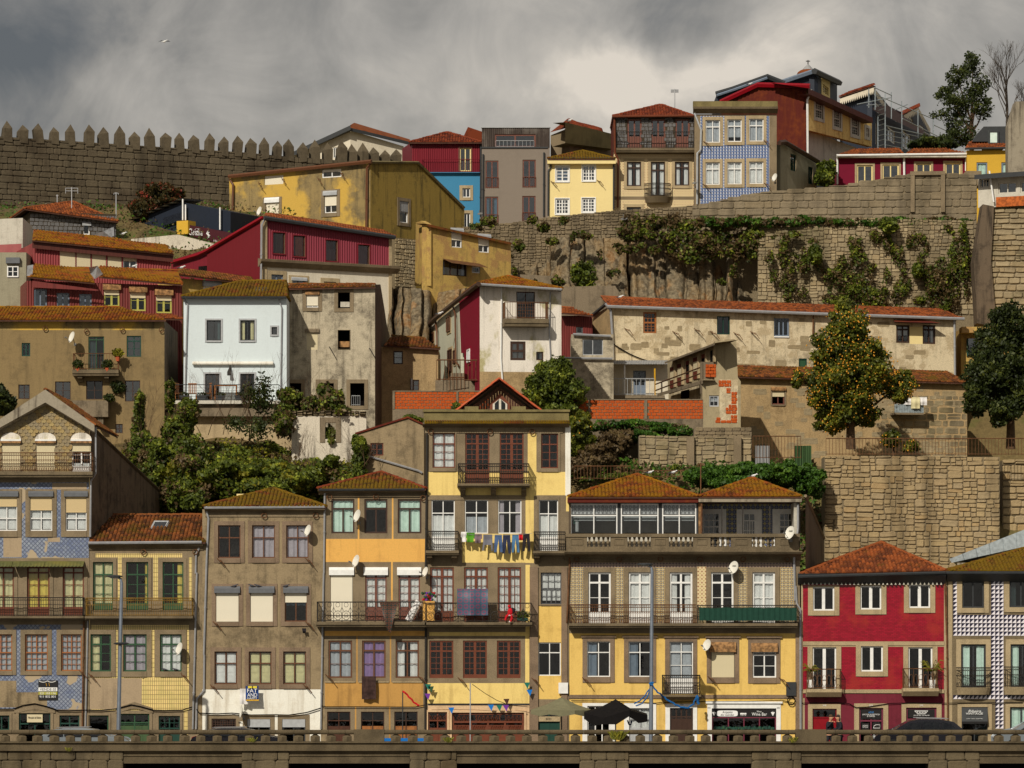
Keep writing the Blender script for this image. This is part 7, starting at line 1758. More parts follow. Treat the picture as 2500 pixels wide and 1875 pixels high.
# big yellow house
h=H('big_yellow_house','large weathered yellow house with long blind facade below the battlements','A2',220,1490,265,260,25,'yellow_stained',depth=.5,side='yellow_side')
roll(h,538,660,707,738,1,sur=0,box=None);win(h,1055,602,1228,675,'white',dict(n=2),sur=0,sh=.25);roll(h,1078,818,1188,995,.6,sur=8,box='light_grey',boxh=.3);roll(h,550,882,668,1060,.8,sur=7,box='white',boxh=.35)
h.finish([(0,h.z(220,682)),(h.w,h.z(1490,550))],0)
mb=MB();mb.tube([h.pt(215,668,-.3),h.pt(1500,532,-.3)],.14,5,'brown_frame');mb.build('eave',h.root);pipe(h,[(222,690),(255,740),(245,1175)],.08,'brown_frame',d=-.2);pipe(h,[(1490,548),(1460,590),(1455,1145)],.09,'brown_frame',d=-.2)
drying(h,((505,730),(715,690),(1040,690),(1245,640)))
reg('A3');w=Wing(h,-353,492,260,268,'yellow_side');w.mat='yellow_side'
reg('A2');w.holes=[];win(w,1750,890,1832,1085,'white',dict(n=1,lr=2),sur=5,surm='granite',sh=.45,shm='grey_sheet',box=None)
reg('A3');tp=[(0,w.z(-353,728)),(w.u(80),w.z(80,730)),(w.w,w.z(490,1130))];o=wing_finish(w,tp,0)
mb=MB();mb.tube([w.pt(-350,722,-.12),w.pt(80,726,-.12),w.pt(492,1132,-.12)],.1,4,'mossy_concrete');w.part(mb,'roof_edge')
reg('B3')
sp2=Plane(235,425,259.2,260.5);e=empty('rubble_patch_wall',(sp2.A.x,sp2.A.y,18),'rough brown rubble wall patch between crimson and yellow houses','wall',sp2.rz);sp2.root=e;sp2.b=18;mb=MB();mb.box(0,sp2.w,0,.6,0,sp2.z(330,120),'mortar');mb.build('core',e);stones(sp2,0,sp2.w,sp2.z(330,560),sp2.z(330,125),'stone_terrace',(.2,.35),(.25,.5),irregular=.5,thick=1)
reg('A2');dish('white satellite dish by the shuttered window of the big yellow house',495,980,42,252,wall=.6)
# small yellow house
h=H('small_yellow_house','crooked mustard house with peeling stone base left of the rubble wall','B3',520,1280,252,256,21,'yellow_small',depth=.5)
roll(h,745,52,840,200,.52,sur=0,box='light_grey',boxh=.35);roll(h,988,105,1085,245,.52,sur=0,box='light_grey',boxh=.35);win(h,668,320,882,455,'dark_brown',dict(n=3,t=.06),sur=0,cur=('grey_cloth','halves',.3));win(h,930,372,1003,430,'white',dict(n=1),sur=0)
h.finish([(0,h.z(520,-10)),(h.w,h.z(1280,160))],0);mb=MB();a,b=h.pt(515,-15,-.3),h.pt(1285,155,-.3);mb.mesh([a,b,b+Vector((0,1.2,.1)),a+Vector((0,1.2,.1)),a-Vector((0,0,.15)),b-Vector((0,0,.15))],[(0,1,2,3),(0,4,5,1)],'tiles_brown');mb.build('roof',h.root)
w=Wing(h,425,522,256,252,'yellow_small');pw(h,'side_wall',[(425,-25),(470,-40),(522,-12),(522,545),(415,545)],'yellow_small',plane=w);mb=MB();a,b=w.pt(455,68,-.03),w.pt(485,10,-.03);mb.box(a.x,b.x,-.05,0,a.z,b.z,'glass_dark');w.part(mb,'side_window')
mb=MB();q=[h.pt(*p) for p in ((665,300),(1000,345))];mb.mesh([q[0],q[1],q[1]+Vector((0,-1.0,-.35)),q[0]+Vector((0,-1.0,-.35))],[(0,1,2,3)],'rusty_iron');mb.build('window_canopy',h.root)
# ---- restaurant pavilion with maroon sign
h=H('restaurant_pavilion','dark blue awning-covered pavilion with a maroon name sign below the castle wall','A1',1165,2075,262,258,28,'navy',depth=6,cat='pavilion')
h.finish([(0,h.z(1165,1080)),(h.u(1640),h.z(1640,900)),(h.w,h.z(2075,985))],0)
mb=MB();u0=h.u(1150)
for i in range(14):a,b=h.pt(1150+i*33,1062-i*14,-.5),h.pt(1183+i*33,1048-i*14,-.5);mb.mesh([a,b,b+Vector((0,3,.2)),a+Vector((0,3,.2))],[(0,1,2,3)],'light_grey' if i % 2 else 'charcoal')
mb.build('corrugated_roof',h.root);
for x,y0,y1 in ((1645,870,1060),(1670,920,1060),(1980,945,1145)):mb=MB();mb.tube([h.pt(x,y0,-.3),h.pt(x,y1,-.3)],.06,5,'white');mb.build('post',h.root);mb=MB();q=[h.pt(1470,1040,-.25),h.pt(1640,985,-.25),h.pt(1640,1060,-.25),h.pt(1470,1110,-.25)];mb.poly(q,'slate_blue');mb.build('blue_banner',h.root)
h.holes=[];mb=MB();q=[h.pt(*p,-.7) for p in ((1690,1100),(2200,1195),(2200,1330),(1690,1195))];mb.poly(q,'maroon_sign');mb.poly([p+Vector((0,.1,0)) for p in q][::-1],'maroon_sign');sgn=mb.build('name_sign',h.root)
for s,x0,y0,x1,y1 in (('Christina',1700,1128,1822,1188),('CAFÉS',1760,1124,1800,1130),('Uma Paixão',1925,1205,2070,1232)):t=text(s,h,x0,y0,x1,y1,'white_letter',sgn,d=-.73);me=t.data;k=(q[1].z-q[0].z)/(q[1].x-q[0].x);[setattr(v.co,'z',v.co.z+k*(v.co.x-q[0].x)*.45) for v in me.vertices]
mb=MB();mb.tube([h.pt(*p,-.74) for p in ((1872,1160),(1862,1180),(1880,1200),(1868,1220))],.05,4,'white_letter');mb.tube([h.pt(*p,-.74) for p in ((1882,1168),(1872,1185),(1888,1200),(1878,1215))],.04,4,'white_letter');mb.build('emblem',sgn)
mb=MB();a,b=h.pt(1590,1190,-.9),h.pt(1692,1062,-.9);mb.box(a.x,b.x,-.9,.1,a.z,b.z,'bright_yellow');mb.build('yellow_pillar',h.root)
slab('white_rough_wall','rough whitewashed wall under the maroon name sign','wall','A1',[(1180,1230),(1600,1190),(2000,1290),(1900,1400),(1180,1420)],256,.8,'streaky',20)
mb=MB();e=[q for q in COL.objects if q.name.startswith('white_rough_wall')][0]
# ================================================================== castle wall
reg('S');p=Plane(-120,1000,285,302);e=empty('castle_wall',(p.A.x,p.A.y,25),'dark medieval granite wall with pointed battlements across the upper left','wall',p.rz);p.root=e;p.b=25
reg('A1');tl=[(p.u(-440),p.z(-440,265)),(p.u(0),p.z(0,305)),(p.u(2212),p.z(2212,450))];reg('A2');tl+=[(p.u(700),p.z(700,482)),(p.u(1330),p.z(1330,530)),(p.w,p.z(1840,560))]
top=lambda u:interp(u,tl);mb=MB();mb.prism([(0,-8)]+tl+[(p.w,-8)],.06,2.2,'mortar_dark');mb.build('core',e)
stones(p,0,p.w*.86,0.2,top,'stone_castle',(.38,.5),(.5,1.15),irregular=.12,thick=.45,gap=.01)
ml=[];reg('A1')
for x,y in ((70,165),(215,200),(360,188),(497,222),(650,197),(808,187),(940,224),(1090,211),(1226,253),(1362,232),(1500,258),(1630,264),(1760,282),(1897,270),(2022,300),(2145,294)):ml.append((sx(x),sy(y)))
reg('A2')
for x,y in ((422,322),(545,303),(660,338),(773,318),(888,347),(1003,330),(1117,357),(1237,337),(1332,377),(1437,365),(1540,395),(1637,418),(1730,410)):ml.append((sx(x),sy(y)))
reg('S');ml=[(-20,290),(-60,282)]+ml
for x,y in ml:
 u=p.u(x);zt,zb=p.z(x,y),top(u);w=.30;mb=MB();hb=zb+(zt-zb)*.58
 vs=[(-w,-.1,0),(w,-.1,0),(w,.7,0),(-w,.7,0),(-w*.96,-.08,hb-zb),(w*.96,-.08,hb-zb),(w*.96,.68,hb-zb),(-w*.96,.68,hb-zb),(0,.3,zt-zb)]
 w *=random.uniform(.88,1.12);sk=random.uniform(-.08,.08);j=lambda v:((v[0]+(sk if v[2]>.5 else 0))*(w/.30)+u+random.uniform(-.05,.05),v[1],v[2]+zb+random.uniform(-.08,.08)-(.35 if v[2]==0 else 0));mb.mesh([j(v) for v in vs],[(0,1,5,4),(1,2,6,5),(2,3,7,6),(3,0,4,7),(4,5,8),(5,6,8),(6,7,8),(7,4,8)],'stone_castle',random.random());mb.build('merlon',e)
# white house behind the wall
reg('A2');h=House('white_hall','white house with dark eaves rising behind the battlements','house',700,1310,364,362,38,.5,'off_white',side='off_white');win(h,1155,405,1190,500,'white',SIMPLE,sur=0)
h.finish([(0,h.z(700,500)),(h.u(820),h.z(820,470)),(h.w,h.z(1310,245))],0);w=Wing(h,1310,1790,362,364.5,'off_white');wing_finish(w,[(0,w.z(1310,250)),(w.w,w.z(1790,395))],0)
mb=MB();a,b,c=h.pt(720,478,-.9),h.pt(1312,205,-.9),h.pt(1312,245,-.9);mb.mesh([a,b,c,h.pt(800,480,-.9),a+Vector((0,1,0)),h.pt(1312,262,0)],[(0,1,2,3),(3,2,5,4)],'charcoal');mb.build('eave',h.root)
q=[w.pt(*k) for k in ((1300,225,-.6),(1845,355,-.6),(1845,332,1.0),(1345,183,4.0),(1308,204,.5))];mb=MB();mb.poly([q[0],q[1],q[2],q[3],q[4]],'tiles_orange');mb.poly([k-Vector((0,0,.25)) for k in q],'charcoal');mb.poly([q[0],q[1],q[1]-Vector((0,0,.3)),q[0]-Vector((0,0,.3))],'charcoal');w.part(mb,'roof')
# ================================================================== top row
T=34.0
h=H('blue_red_house','house with crimson corrugated upper storey over bright blue walls, left of the modern block','A3',22,640,278,278,T,'blue_paint',depth=8,side='corr_red');h.corr={'corr_red':.15}
h.zones.append((-1,99,h.z(100,812),99,'corr_red'));win(h,450,595,552,805,'cream_paint',dict(n=2,t=.08),sur=(3,3,3,0),surm='rose_frame',name='balcony_door',cur=None,glass='glass_blue');win(h,475,957,545,1040,'white',SIMPLE,sur=7,surm='granite_light',glass='glass_blue');win(h,485,1182,545,1330,'white',SIMPLE,sur=7,surm='granite_light',glass='glass_dark')
h.finish(h.z(100,545),0);hip(h,0,650,545,330,345,458,3.5,ov=.4,mat='tiles_red');balcony(h,110,632,695,812,820,.3,'corr_red','bars',slab='blue_paint',sp=.16);pipe(h,[(642,545),(640,1285)],.08,'charcoal')
w=Wing(h,-67,22,284,278,'corr_red');pw(h,'side_wall',[(-67,600),(22,540),(22,1300),(-67,1300)],'corr_red',plane=w)
h=H('modern_block','grey-brown modern block with dark slatted attic and tall narrow windows','A3',650,1262,277,277,T,'modern_grey',depth=9,side='dark_planks');h.zones.append((-1,99,h.z(800,592),99,'dark_planks'));h.corr={'dark_planks':.14}
win(h,765,470,1135,590,'rose_frame',dict(n=2,t=.12),sur=0,glass='glass_blue')
for x0,x1,y0,y1 in ((682,800,708,955),(1017,1136,700,950),(680,798,1032,1290),(1014,1134,1026,1270)):win(h,x0,y0,x1,y1,'rose_frame',dict(n=2,t=.09),sur=0,glass='glass_blue',cur=('mint_cloth','halves',.6) if (x0,y0)==(680,1032) else None);rb=MB();a,b=h.pt(x0,y1,-.05),h.pt(x1,y1-95,-.05);rail_geo(rb,(a.x,-.05),(b.x,-.05),a.z,b.z,'rose_frame',sp=.14,r=.013);h.part(rb,'window_railing')
rb=MB();a,b=h.pt(775,590,-.05),h.pt(1120,530,-.05);rail_geo(rb,(a.x,-.05),(b.x,-.05),a.z,b.z,'light_grey',sp=.28,r=.013);h.part(rb,'window_railing')
h.band(645,585,1245,598,'charcoal',.08);h.finish(h.z(900,413),0);mb=MB();mb.box(-.05,h.w+.05,-.08,.3,h.z(900,413),h.z(900,405),'light_grey');mb.build('roof_edge',h.root);pipe(h,[(662,650),(660,1280)],.07,'charcoal');pipe(h,[(1210,635),(1208,1210)],.07,'charcoal')
h=H('cream_house','small cream yellow house with four white multi-pane windows','A3',1252,1842,275,275,T,'cream_paint',depth=7,side='dull_white')
for i,(x0,x1,y0,y1) in enumerate(((1315,1435,757,898),(1553,1672,747,893),(1312,1435,1050,1192),(1550,1670,1045,1175))):win(h,x0,y0,x1,y1,'white',dict(n=2,lc=2 if i else 1,lr=4,t=.1,thin=.045),sur=2,surm='white',cur=('white_cloth','full',1) if i==0 else None,glass='glass_blue')
h.finish(h.z(1500,700),0);mb=MB();mb.box(-.1,h.w+.1,-.45,.0,h.z(1500,742),h.z(1500,695),'cream_paint');mb.build('eave_board',h.root);hip(h,1245,1850,692,1550,1570,625,2.6,ov=.5,mat='tiles_moss');gutter(h,1240,690,1850,685,mat='charcoal');pipe(h,[(1250,700),(1275,760),(1250,800),(1248,1205)],.07,'charcoal');pipe(h,[(1838,690),(1836,1150)],.07,'charcoal')
h=H('stone_chapel','old granite building with heavy cornice rising behind the cream house','A3',1270,1440,284,284,T,'granite',depth=.5);h.finish([(0,h.z(1270,480)),(h.w,h.z(1440,410))],0)
w=Wing(h,1440,1835,284,291,'granite');wing_finish(w,[(0,w.z(1440,420)),(w.w,w.z(1835,540))],0);mb=MB();q=[w.pt(1400,362,-.5),w.pt(1835,470,-.5)];mb.mesh([q[0],q[1],q[1]-Vector((0,0,1.1)),q[0]-Vector((0,0,1.5)),q[1]+Vector((0,1,-1.3)),q[0]+Vector((0,1,-1.7)),q[0]+Vector((0,1,0)),q[1]+Vector((0,1,0))],[(0,1,2,3),(3,2,4,5),(0,1,7,6)],'moss_granite');w.part(mb,'cornice')
q=[w.pt(*k) for k in ((1440,385,.5),(1725,452,.5),(1715,440,2.),(1430,325,2.))];V=roof_obj(h,[tuple(Vector(w.M @ k) for k in (q[0],q[1],q[3],q[2]))],'tiles_red',(0,),[])
q=[h.pt(*k) for k in ((1262,455,-.3),(1410,415,-.3),(1430,325,2.),(1370,405,2.))];mb=MB();mb.poly([q[0],q[1],q[2],q[3]],'tiles_red');mb.build('roof',h.root)
reg('A3');slab('back_roof_house','orange roofed building top peeping behind the modern block','house','A3',[(490,480),(525,405),(660,450),(660,540),(490,540)],290,4,'tiles_red',40)
h=H('slate_and_tile_house','house with grey slate attic storey, long balcony and orange dotted tiles','A4',178,905,276,276,T,'dot_tile',depth=8,side='rust_red')
h.zones.append((-1,99,h.z(500,1000),99,'mortar_dark'));h.zone(178,1000,905,1020,'granite');h.zone(178,1400,905,1430,'granite')
for x0,x1 in ((300,430),(514,643),(732,862)):win(h,x0,703,x1,962,'rose_frame',dict(n=2,t=.12,p=.4),sur=0,name='balcony_door',glass='glass_blue')
for x0,x1,y1 in ((296,425,1308),(512,640,1395),(728,858,1302)):win(h,x0,1088,x1,y1,'dark_brown',dict(n=2,f=.24,t=.09),sur=(7,8,7,7),surm='granite_light',cur=('white_cloth','halves',.7))
win(h,295,1495,425,1600,'dark_brown',SIMPLE,sur=7,surm='granite_light')
zb,zt=h.z(500,965),h.z(500,690);stones(h,h.u(200),h.u(900),zb,zt,'slate_grey',(.24,.26),(.26,.3),irregular=.1,name='slate',thick=.4,holes=[h.rect(x0-3,690,x1+3,990) for x0,x1 in ((300,430),(514,643),(732,862))])
h.finish(h.z(500,685),0);hip(h,172,900,678,585,615,580,3.4,ov=.4,mat='tiles_red');gutter(h,172,680,900,672,mat='red_brown');balcony(h,203,948,818,962,1000,.9,'iron','bars',sp=.17,r=.016);balcony(h,457,697,1278,1392,1448,1.0,'iron','double',bow=1,r=.014);pipe(h,[(185,690),(190,1010),(218,1060),(215,1500)],.07,'red_brown',d=-.2)
h=H('blue_tile_house','house faced with blue and white pyramid tiles under a stone parapet','A4',905,1645,275,275,T,'granite',depth=8,side='dark_side');h.zone(958,675,1578,1500,'pyramid_tile')
for i,(x0,x1,y0,y1) in enumerate(((1003,1135,712,915),(1200,1330,706,908),(1396,1527,701,904),(1004,1132,1092,1294),(1200,1330,1090,1290),(1396,1525,1086,1286))):win(h,x0,y0,x1,y1,'white',dict(n=2,f=.3,tc=2,t=.07),sur=(7,8,7,8),surm='granite_light',cur=('grey_cloth' if i<3 else 'white_cloth','full',.95 if i != 1 else .8))
h.finish(h.z(1200,660),0);mb=MB();zt,zb,zc=h.z(1200,545),h.z(1200,600),h.z(1200,655);mb.box(-.1,h.w+.05,-.2,.3,zb,zt,'moss_granite');mb.prismx([(.02,zc),(-.15,zc),(-.55,zb-.15),(-.6,zb-.003),(.02,zb-.003)],-.1,h.w+.05,'cornice_granite');mb.build('parapet',h.root);pipe(h,[(905,650),(965,800),(960,980),(930,1010),(928,1470)],.07,'light_grey',d=-.2)
dish('white satellite dish at the corner of the blue pyramid-tile house',1630,1230,38,273,wall=.6)
# rusty house
h=H('rusty_house','tall rust-red and ochre sheet metal house with shed roof at the top right','A4',1145,1912,289,287,T,'rust_red',depth=.5,side='rust_red');h.corr={'rust_red':.3}
h.finish([(0,h.z(1145,560)),(h.u(1480),h.z(1480,405)),(h.w,h.z(1912,415))],0);mb=MB();mb.tube([h.pt(1140,552,-.2),h.pt(1475,396,-.2),h.pt(1945,408,-.2)],.2,5,'door_red');mb.build('roof_edge',h.root)
reg('A5');w=Wing(h,255,842,287,297,'rust_yellow')
for x0,x1,y0,y1 in ((332,402,540,700),(497,562,620,780),(658,724,690,850),(785,815,785,865)):win(w,x0,y0,x1,y1,'dull_white',dict(n=1,f=.5,tc=4,tr=3,lc=4,lr=3,t=.1),sur=3,surm='dull_white',glass='glass_dark')
zb=w.z(260,800);wing_finish(w,[(0,w.z(255,440)),(w.w,w.z(842,700))],zb);mb=MB();a,b=w.pt(270,425,-.8),w.pt(850,690,-.8);mb.mesh([a,b,b+Vector((0,3,.6)),a+Vector((0,3,.6)),a-Vector((0,0,.4)),b-Vector((0,0,.4)),a+Vector((0,.9,-.4)),b+Vector((0,.9,-.4))],[(0,1,2,3),(0,4,5,1),(4,6,7,5)],'brown_boards');w.part(mb,'eave')
mb=MB();mb.tube([w.pt(300,440,-.5),w.pt(262,530,-.3),w.pt(265,1010,-.3)],.08,5,'white');w.part(mb,'downpipe');pw(h,'lower_wall',[(265,800),(700,960),(700,1100),(265,1100)],'dull_white',plane=w,d=.9)
h=H('slate_blue_tower','dark slate-blue attic house with teal eave and small cream window','A5',40,325,304,302,38,'slate_blue',depth=.5);h.finish([(0,h.z(40,375)),(h.w,h.z(325,300))],0)
w=Wing(h,325,530,302,312,'slate_blue');win(w,398,405,450,480,'cream_paint',dict(n=2,lr=3),sur=3,surm='cream_paint',glass='glass_dark');wing_finish(w,[(0,w.z(325,290)),(w.w,w.z(530,385))],0);mb=MB();mb.tube([h.pt(30,372,-.4),h.pt(325,272,-.4)],.2,5,'blue_grey');mb.build('eave',h.root);mb=MB();mb.tube([w.pt(325,272,-.4),w.pt(552,378,-.4)],.25,5,'charcoal');mb.tube([w.pt(0+325,272,0),w.pt(325,290,6)],.1,4,'charcoal');w.part(mb,'eave')
reg('A5');c=W(268,300,330);e=empty('dome',(c.x,c.y,c.z),'small orange tiled church dome with glass lantern and iron cross','dome');k=330/F/K;mb=MB();mb.ball((0,0,0),(100*k,100*k,48*k),'tiles_orange',16,8);mb.build('cupola',e);mb=MB();n=10
mb.mesh([(55*k*math.cos(6.283*i/n),55*k*math.sin(6.283*i/n),40*k) for i in range(n)]+[(0,0,95*k)],[(i,(i+1) % n,n) for i in range(n)],'grey_sheet');mb.build('lantern_roof',e);mb=MB();mb.tube([(0,0,90*k),(0,0,128*k)],.05,4,'iron');mb.tube([(-.18,0,118*k),(.18,0,118*k)],.04,4,'iron');mb.build('cross',e)
h=H('black_gable_roof','low dark eaved roof ridge left of the slate-blue attic','A4',1100,1700,300,300,38,'slate_blue',depth=6);h.finish([(0,h.z(1100,495)),(h.u(1250),h.z(1250,450)),(h.u(1568),h.z(1568,335)),(h.w,h.z(1700,390))],0);mb=MB();mb.tube([h.pt(x,y,-.3) for x,y in ((1098,480),(1250,435),(1565,322),(1715,385))],.22,5,'charcoal');mb.tube([h.pt(x,y,-.5) for x,y in ((1105,490),(1250,442),(1560,332))],.1,5,'blue_grey');mb.build('eave',h.root)
# scaffolded house
h=H('scaffolded_house','dark timbered house with white scalloped bargeboards wrapped in scaffolding','A5',555,845,324,322,38,'slate_blue',depth=.5);h.finish([(0,h.z(555,510)),(h.u(845),h.z(845,400))],0)
w=Wing(h,845,1370,322,352,'slate_blue')
for x0,x1,y0,y1 in ((862,912,560,640),(1020,1070,650,715),(1165,1210,690,780),(1270,1310,765,830),(985,1050,790,910),(1120,1190,830,975),(850,885,730,920)):win(w,x0,y0,x1,y1,'white',dict(n=2,lr=3,t=.12),sur=0)
tp=[(0,w.z(845,400)),(w.u(1000),w.z(1000,590)),(w.u(1130),w.z(1130,650)),(w.u(1262),w.z(1262,600)),(w.w,w.z(1370,790))];wing_finish(w,tp,0)
mb=MB()
for (xa,ya),(xb,yb) in (((555,520),(860,415)),):
 a,b=h.pt(xa,ya,-.6),h.pt(xb,yb,-.6);n=18
 for i in range(n):p0,p1=a.lerp(b,i/n),a.lerp(b,(i+1)/n);mb.poly([p0,p1,p1-Vector((0,0,.3)),(p0+p1)/2-Vector((0,0,.6)),p0-Vector((0,0,.3))],'off_white')
mb.build('bargeboard',h.root)
for (xa,ya),(xb,yb) in (((860,415),(985,600)),((1130,665),(1262,600)),((1262,600),(1370,790))):
 mb=MB();a,b=w.pt(xa,ya,-.8),w.pt(xb,yb,-.8);n=10
 for i in range(n):p0,p1=a.lerp(b,i/n),a.lerp(b,(i+1)/n);mb.poly([p0,p1,p1-Vector((0,0,.3)),(p0+p1)/2-Vector((0,0,.6)),p0-Vector((0,0,.3))],'off_white')
 w.part(mb,'bargeboard')
q=[h.pt(545,505,-.7),h.pt(860,400,-.7),h.pt(855,385,3),h.pt(640,465,3)];roof_obj(h,[(q[0],q[1],q[3],q[2])],'tiles_red',(0,),[]);q=[w.M @ w.pt(*k) for k in ((1120,665,-.8),(1265,598,-.8),(1262,583,3),(1120,625,3))];roof_obj(h,[(q[0],q[1],q[3],q[2])],'tiles_red',(0,),[])
mb=MB();mb.mesh([w.pt(990,580,-1),w.pt(1370,850,-1),w.pt(1370,875,-1),w.pt(850,620,-1),w.pt(850,600,-1)],[(0,1,2,3,4)],'brown_boards');w.part(mb,'eave')
reg('A5');o=W(900,975,316);e=empty('scaffolding',o,'grey tubular scaffolding standing in front of the dark timbered house','scaffolding');P=lambda x,y,Y=316:W(x,y,Y)-o;mb=MB();Q=[(815,430,600,314),(872,440,620,314),(962,470,980,316),(897,680,980,318),(1018,460,700,320),(1112,540,990,320),(1257,620,975,324),(1396,660,930,328)]
for x,y0,y1,Y in Q:mb.tube([P(x,y0,Y),P(x,y1,Y)],.045,4,'galvanised')
mb.build('upright',e);mb=MB()
for a,b in (((710,570,312),(1010,510,316)),((800,580,312),(880,570,316)),((868,420,314),(1020,490,320)),((868,480,314),(1390,700,328)),((1396,755,328),(1560,830,332)),((960,760,316),(1540,900,332)),((1050,620,320),(1165,570,322)),((1120,700,320),(1500,890,330)),((1310,820,325),(1390,860,328))):mb.tube([P(*a),P(*b)],.04,4,'galvanised')
for i in range(9):y=560+i*46;mb.tube([P(897,y+20,318),P(962,y,316)],.03,4,'galvanised')
for i in range(4):y=800+i*45;mb.tube([P(962,y,316),P(1260,y+60,324)],.03,4,'galvanised')
mb.build('ledger',e)
# magenta row and neighbours
h=H('magenta_house','long low magenta house with cream framed sliding windows above the ashlar wall','A5',535,1690,283,283,T,'magenta_paint',depth=7)
for i,(x0,x1,y0,y1) in enumerate(((708,850,1118,1330),(938,1085,1112,1320),(1240,1375,1104,1300),(1503,1640,1098,1300))):win(h,x0,y0,x1,y1,'cream_paint',dict(n=2,t=.09),sur=5,surm='granite_light',glass='glass_blue',cur=('wood_dark','left',.45) if i>1 else None)
h.finish(h.z(1000,1050),0);mb=MB();mb.box(-.1,h.w+.1,-.6,0,h.z(1000,1055),h.z(1000,1035),'dull_white');mb.build('eave_board',h.root);gutter(h,530,1030,1695,1015,d=-.65,mat='white')
for a,b,c,d,e in ((535,1130,960,740,980),(1135,1700,1600,1400,1450)):shed(h,a,1022,b,1012,a+160 if a<600 else 1200,975,b-40 if a<600 else 1500,968,2.6,ov=.6,mat='tiles_orange',ridge=False)
pipe(h,[(532,1020),(532,1290)],.07,'white',d=-.15);pipe(h,[(1132,1020),(1134,1215)],.08,'white',d=-.15);pipe(h,[(1690,1015),(1688,1170)],.07,'white',d=-.15)
h=H('mustard_mansard_house','bright yellow house with dark zinc mansard dormer at the top right','A5',1700,2095,282,282,T,'bright_yellow',depth=7,side='bright_yellow')
for x0,x1 in ((1785,1882),(2008,2100)):win(h,x0,1092,x1,1250,'blue_grey',dict(n=1,t=.1),sur=0,cur=('mint_cloth','full',1))
h.finish(h.z(1800,985),0);gutter(h,1680,970,2070,962,mat='charcoal');shed(h,1680,962,2095,958,1720,905,2095,905,2.5,ov=.4,mat='tiles_orange',ridge=False)
q=[h.pt(x,y,1.2) for x,y in ((1748,905),(1850,770),(2062,768),(2095,905),(2062,940),(1890,938),(1885,905))];mb=MB();mb.prism([(p_.x,p_.z) for p_ in q],1.2,5,'charcoal');mb.build('mansard',h.root);mb=MB();a,b=h.pt(1890,930,1.1),h.pt(1985,805,1.1);frame_geo(mb,a.x,b.x,a.z,b.z,'charcoal',d=1.1,n=1,t=.12);mb.box(a.x,b.x,1.1,1.15,a.z,b.z,'mint_cloth');mb.build('dormer_window',h.root)
slab('weathered_chimney_wall','tall weathered grey plank wall at the top right edge','wall','A5',[(2068,1250),(2070,760),(2135,545),(2320,540),(2320,1250)],270,1.5,'old_wood',30)
h=H('corner_cottage','low cottage with wide windows and orange corrugated skirt on the tower wall','A5',1800,2400,259,257,28,'dull_white',depth=6)
win(h,1980,1272,2146,1372,'dull_white',dict(n=2,t=.08),sur=0,glass='glass_blue');win(h,2180,1262,2340,1362,'dull_white',dict(n=2,t=.08),sur=0,glass='glass_blue');win(h,1815,1240,1900,1320,'dull_white',dict(n=3,t=.08),sur=0);h.zone(1960,1395,2400,1490,'orange_sheet');h.finish(h.z(2000,1195),h.z(2000,1492))
mb=MB();a,b=h.pt(1765,1205,-.9),h.pt(2400,1160,-.9);mb.mesh([a,b,b+Vector((0,6,.3)),a+Vector((0,6,.8)),a-Vector((0,0,.3)),b-Vector((0,0,.3))],[(0,1,2,3),(0,4,5,1)],'charcoal');mb.build('roof',h.root);pipe(h,[(1900,1170),(1940,1450)],.06,'white',d=-.3)
slab('tile_stub_house','low tiled stub wall left of the dark corner cottage','wall','A5',[(1660,1200),(1690,1170),(1830,1170),(1830,1300),(1660,1300)],275,2,'granite',33)
h=H('pale_lean_house','pale grey-green cottage with sloping dark eave below the rusty house','A5',20,345,276,282,T,'grey_green',depth=6)
win(h,110,1020,162,1170,'dark_green',dict(n=2,lr=4,t=.07),sur=0,glass='glass_blue');win(h,270,1135,312,1290,'dark_green',dict(n=2,lr=3,t=.07),sur=0,glass='glass_dark');h.finish([(0,h.z(20,930)),(h.u(60),h.z(60,930)),(h.w,h.z(345,1095))],0);mb=MB();mb.tube([h.pt(10,918,-.3),h.pt(60,910,-.3),h.pt(358,1085,-.3)],.18,5,'dark_brown');mb.build('eave',h.root)
# ================================================================== plants
def vine(name,label,cat,r,blobs,n,size,mat,second=None,group=None,stems=True,shell=.55,clump=.9,part='foliage'):
 reg(r);return bush(name,label,cat,[pblob(*b) for b in blobs],n,size,mat,group,stems,shell,clump,part,second)
vine('ivy_slope','large mass of climbing ivy and brambles between the tan house and the rendered house','ivy','C1',[(1260,130,217,45,110,1.5),(1250,330,217,60,140,1.5),(1290,560,216,150,200,2.5),(1400,800,215,200,280,3),(1600,420,218,150,240,2.5),(1700,700,217,260,300,4),(1650,980,214,260,220,3),(1690,200,220,110,130,2),(1530,60,221,40,160,1),(1900,850,217,240,260,3),(2050,750,218,220,200,3),(2150,950,216,200,220,3)],72000,.115,'leaf_green',second=('leaf_brown',9000))
vine('ivy_hedge','bright green creeper hedge behind the rendered house roof','ivy','C2',[(520,70,216,260,170,3),(750,40,217,240,130,3),(1000,30,217,220,110,3),(150,150,215,220,220,3),(880,150,214,260,100,2),(1180,110,216,200,90,3)],28000,.115,'leaf_green',second=('leaf_yellow',5000))
vine('ivy_column','dense ivy column at the left corner of the grey gable house','ivy','C3',[(475,520,213.4,72,100,.6),(480,640,213.4,68,110,.6),(465,740,213.4,66,80,.6),(430,450,213.6,25,40,.4)],5000,.11,'leaf_green')
vine('shrub_row','mixed shrubs growing along the foot of the derelict house','shrub','B2',[(1140,1400,224,110,110,2),(1320,1440,224,120,90,2),(1500,1430,223,130,110,2),(1450,1330,223.5,60,90,1),(1100,1540,222,120,100,2),(1600,1500,222,90,50,2),(1080,1620,221,90,110,2)],11000,.12,'leaf_green',second=('leaf_brown',2500))
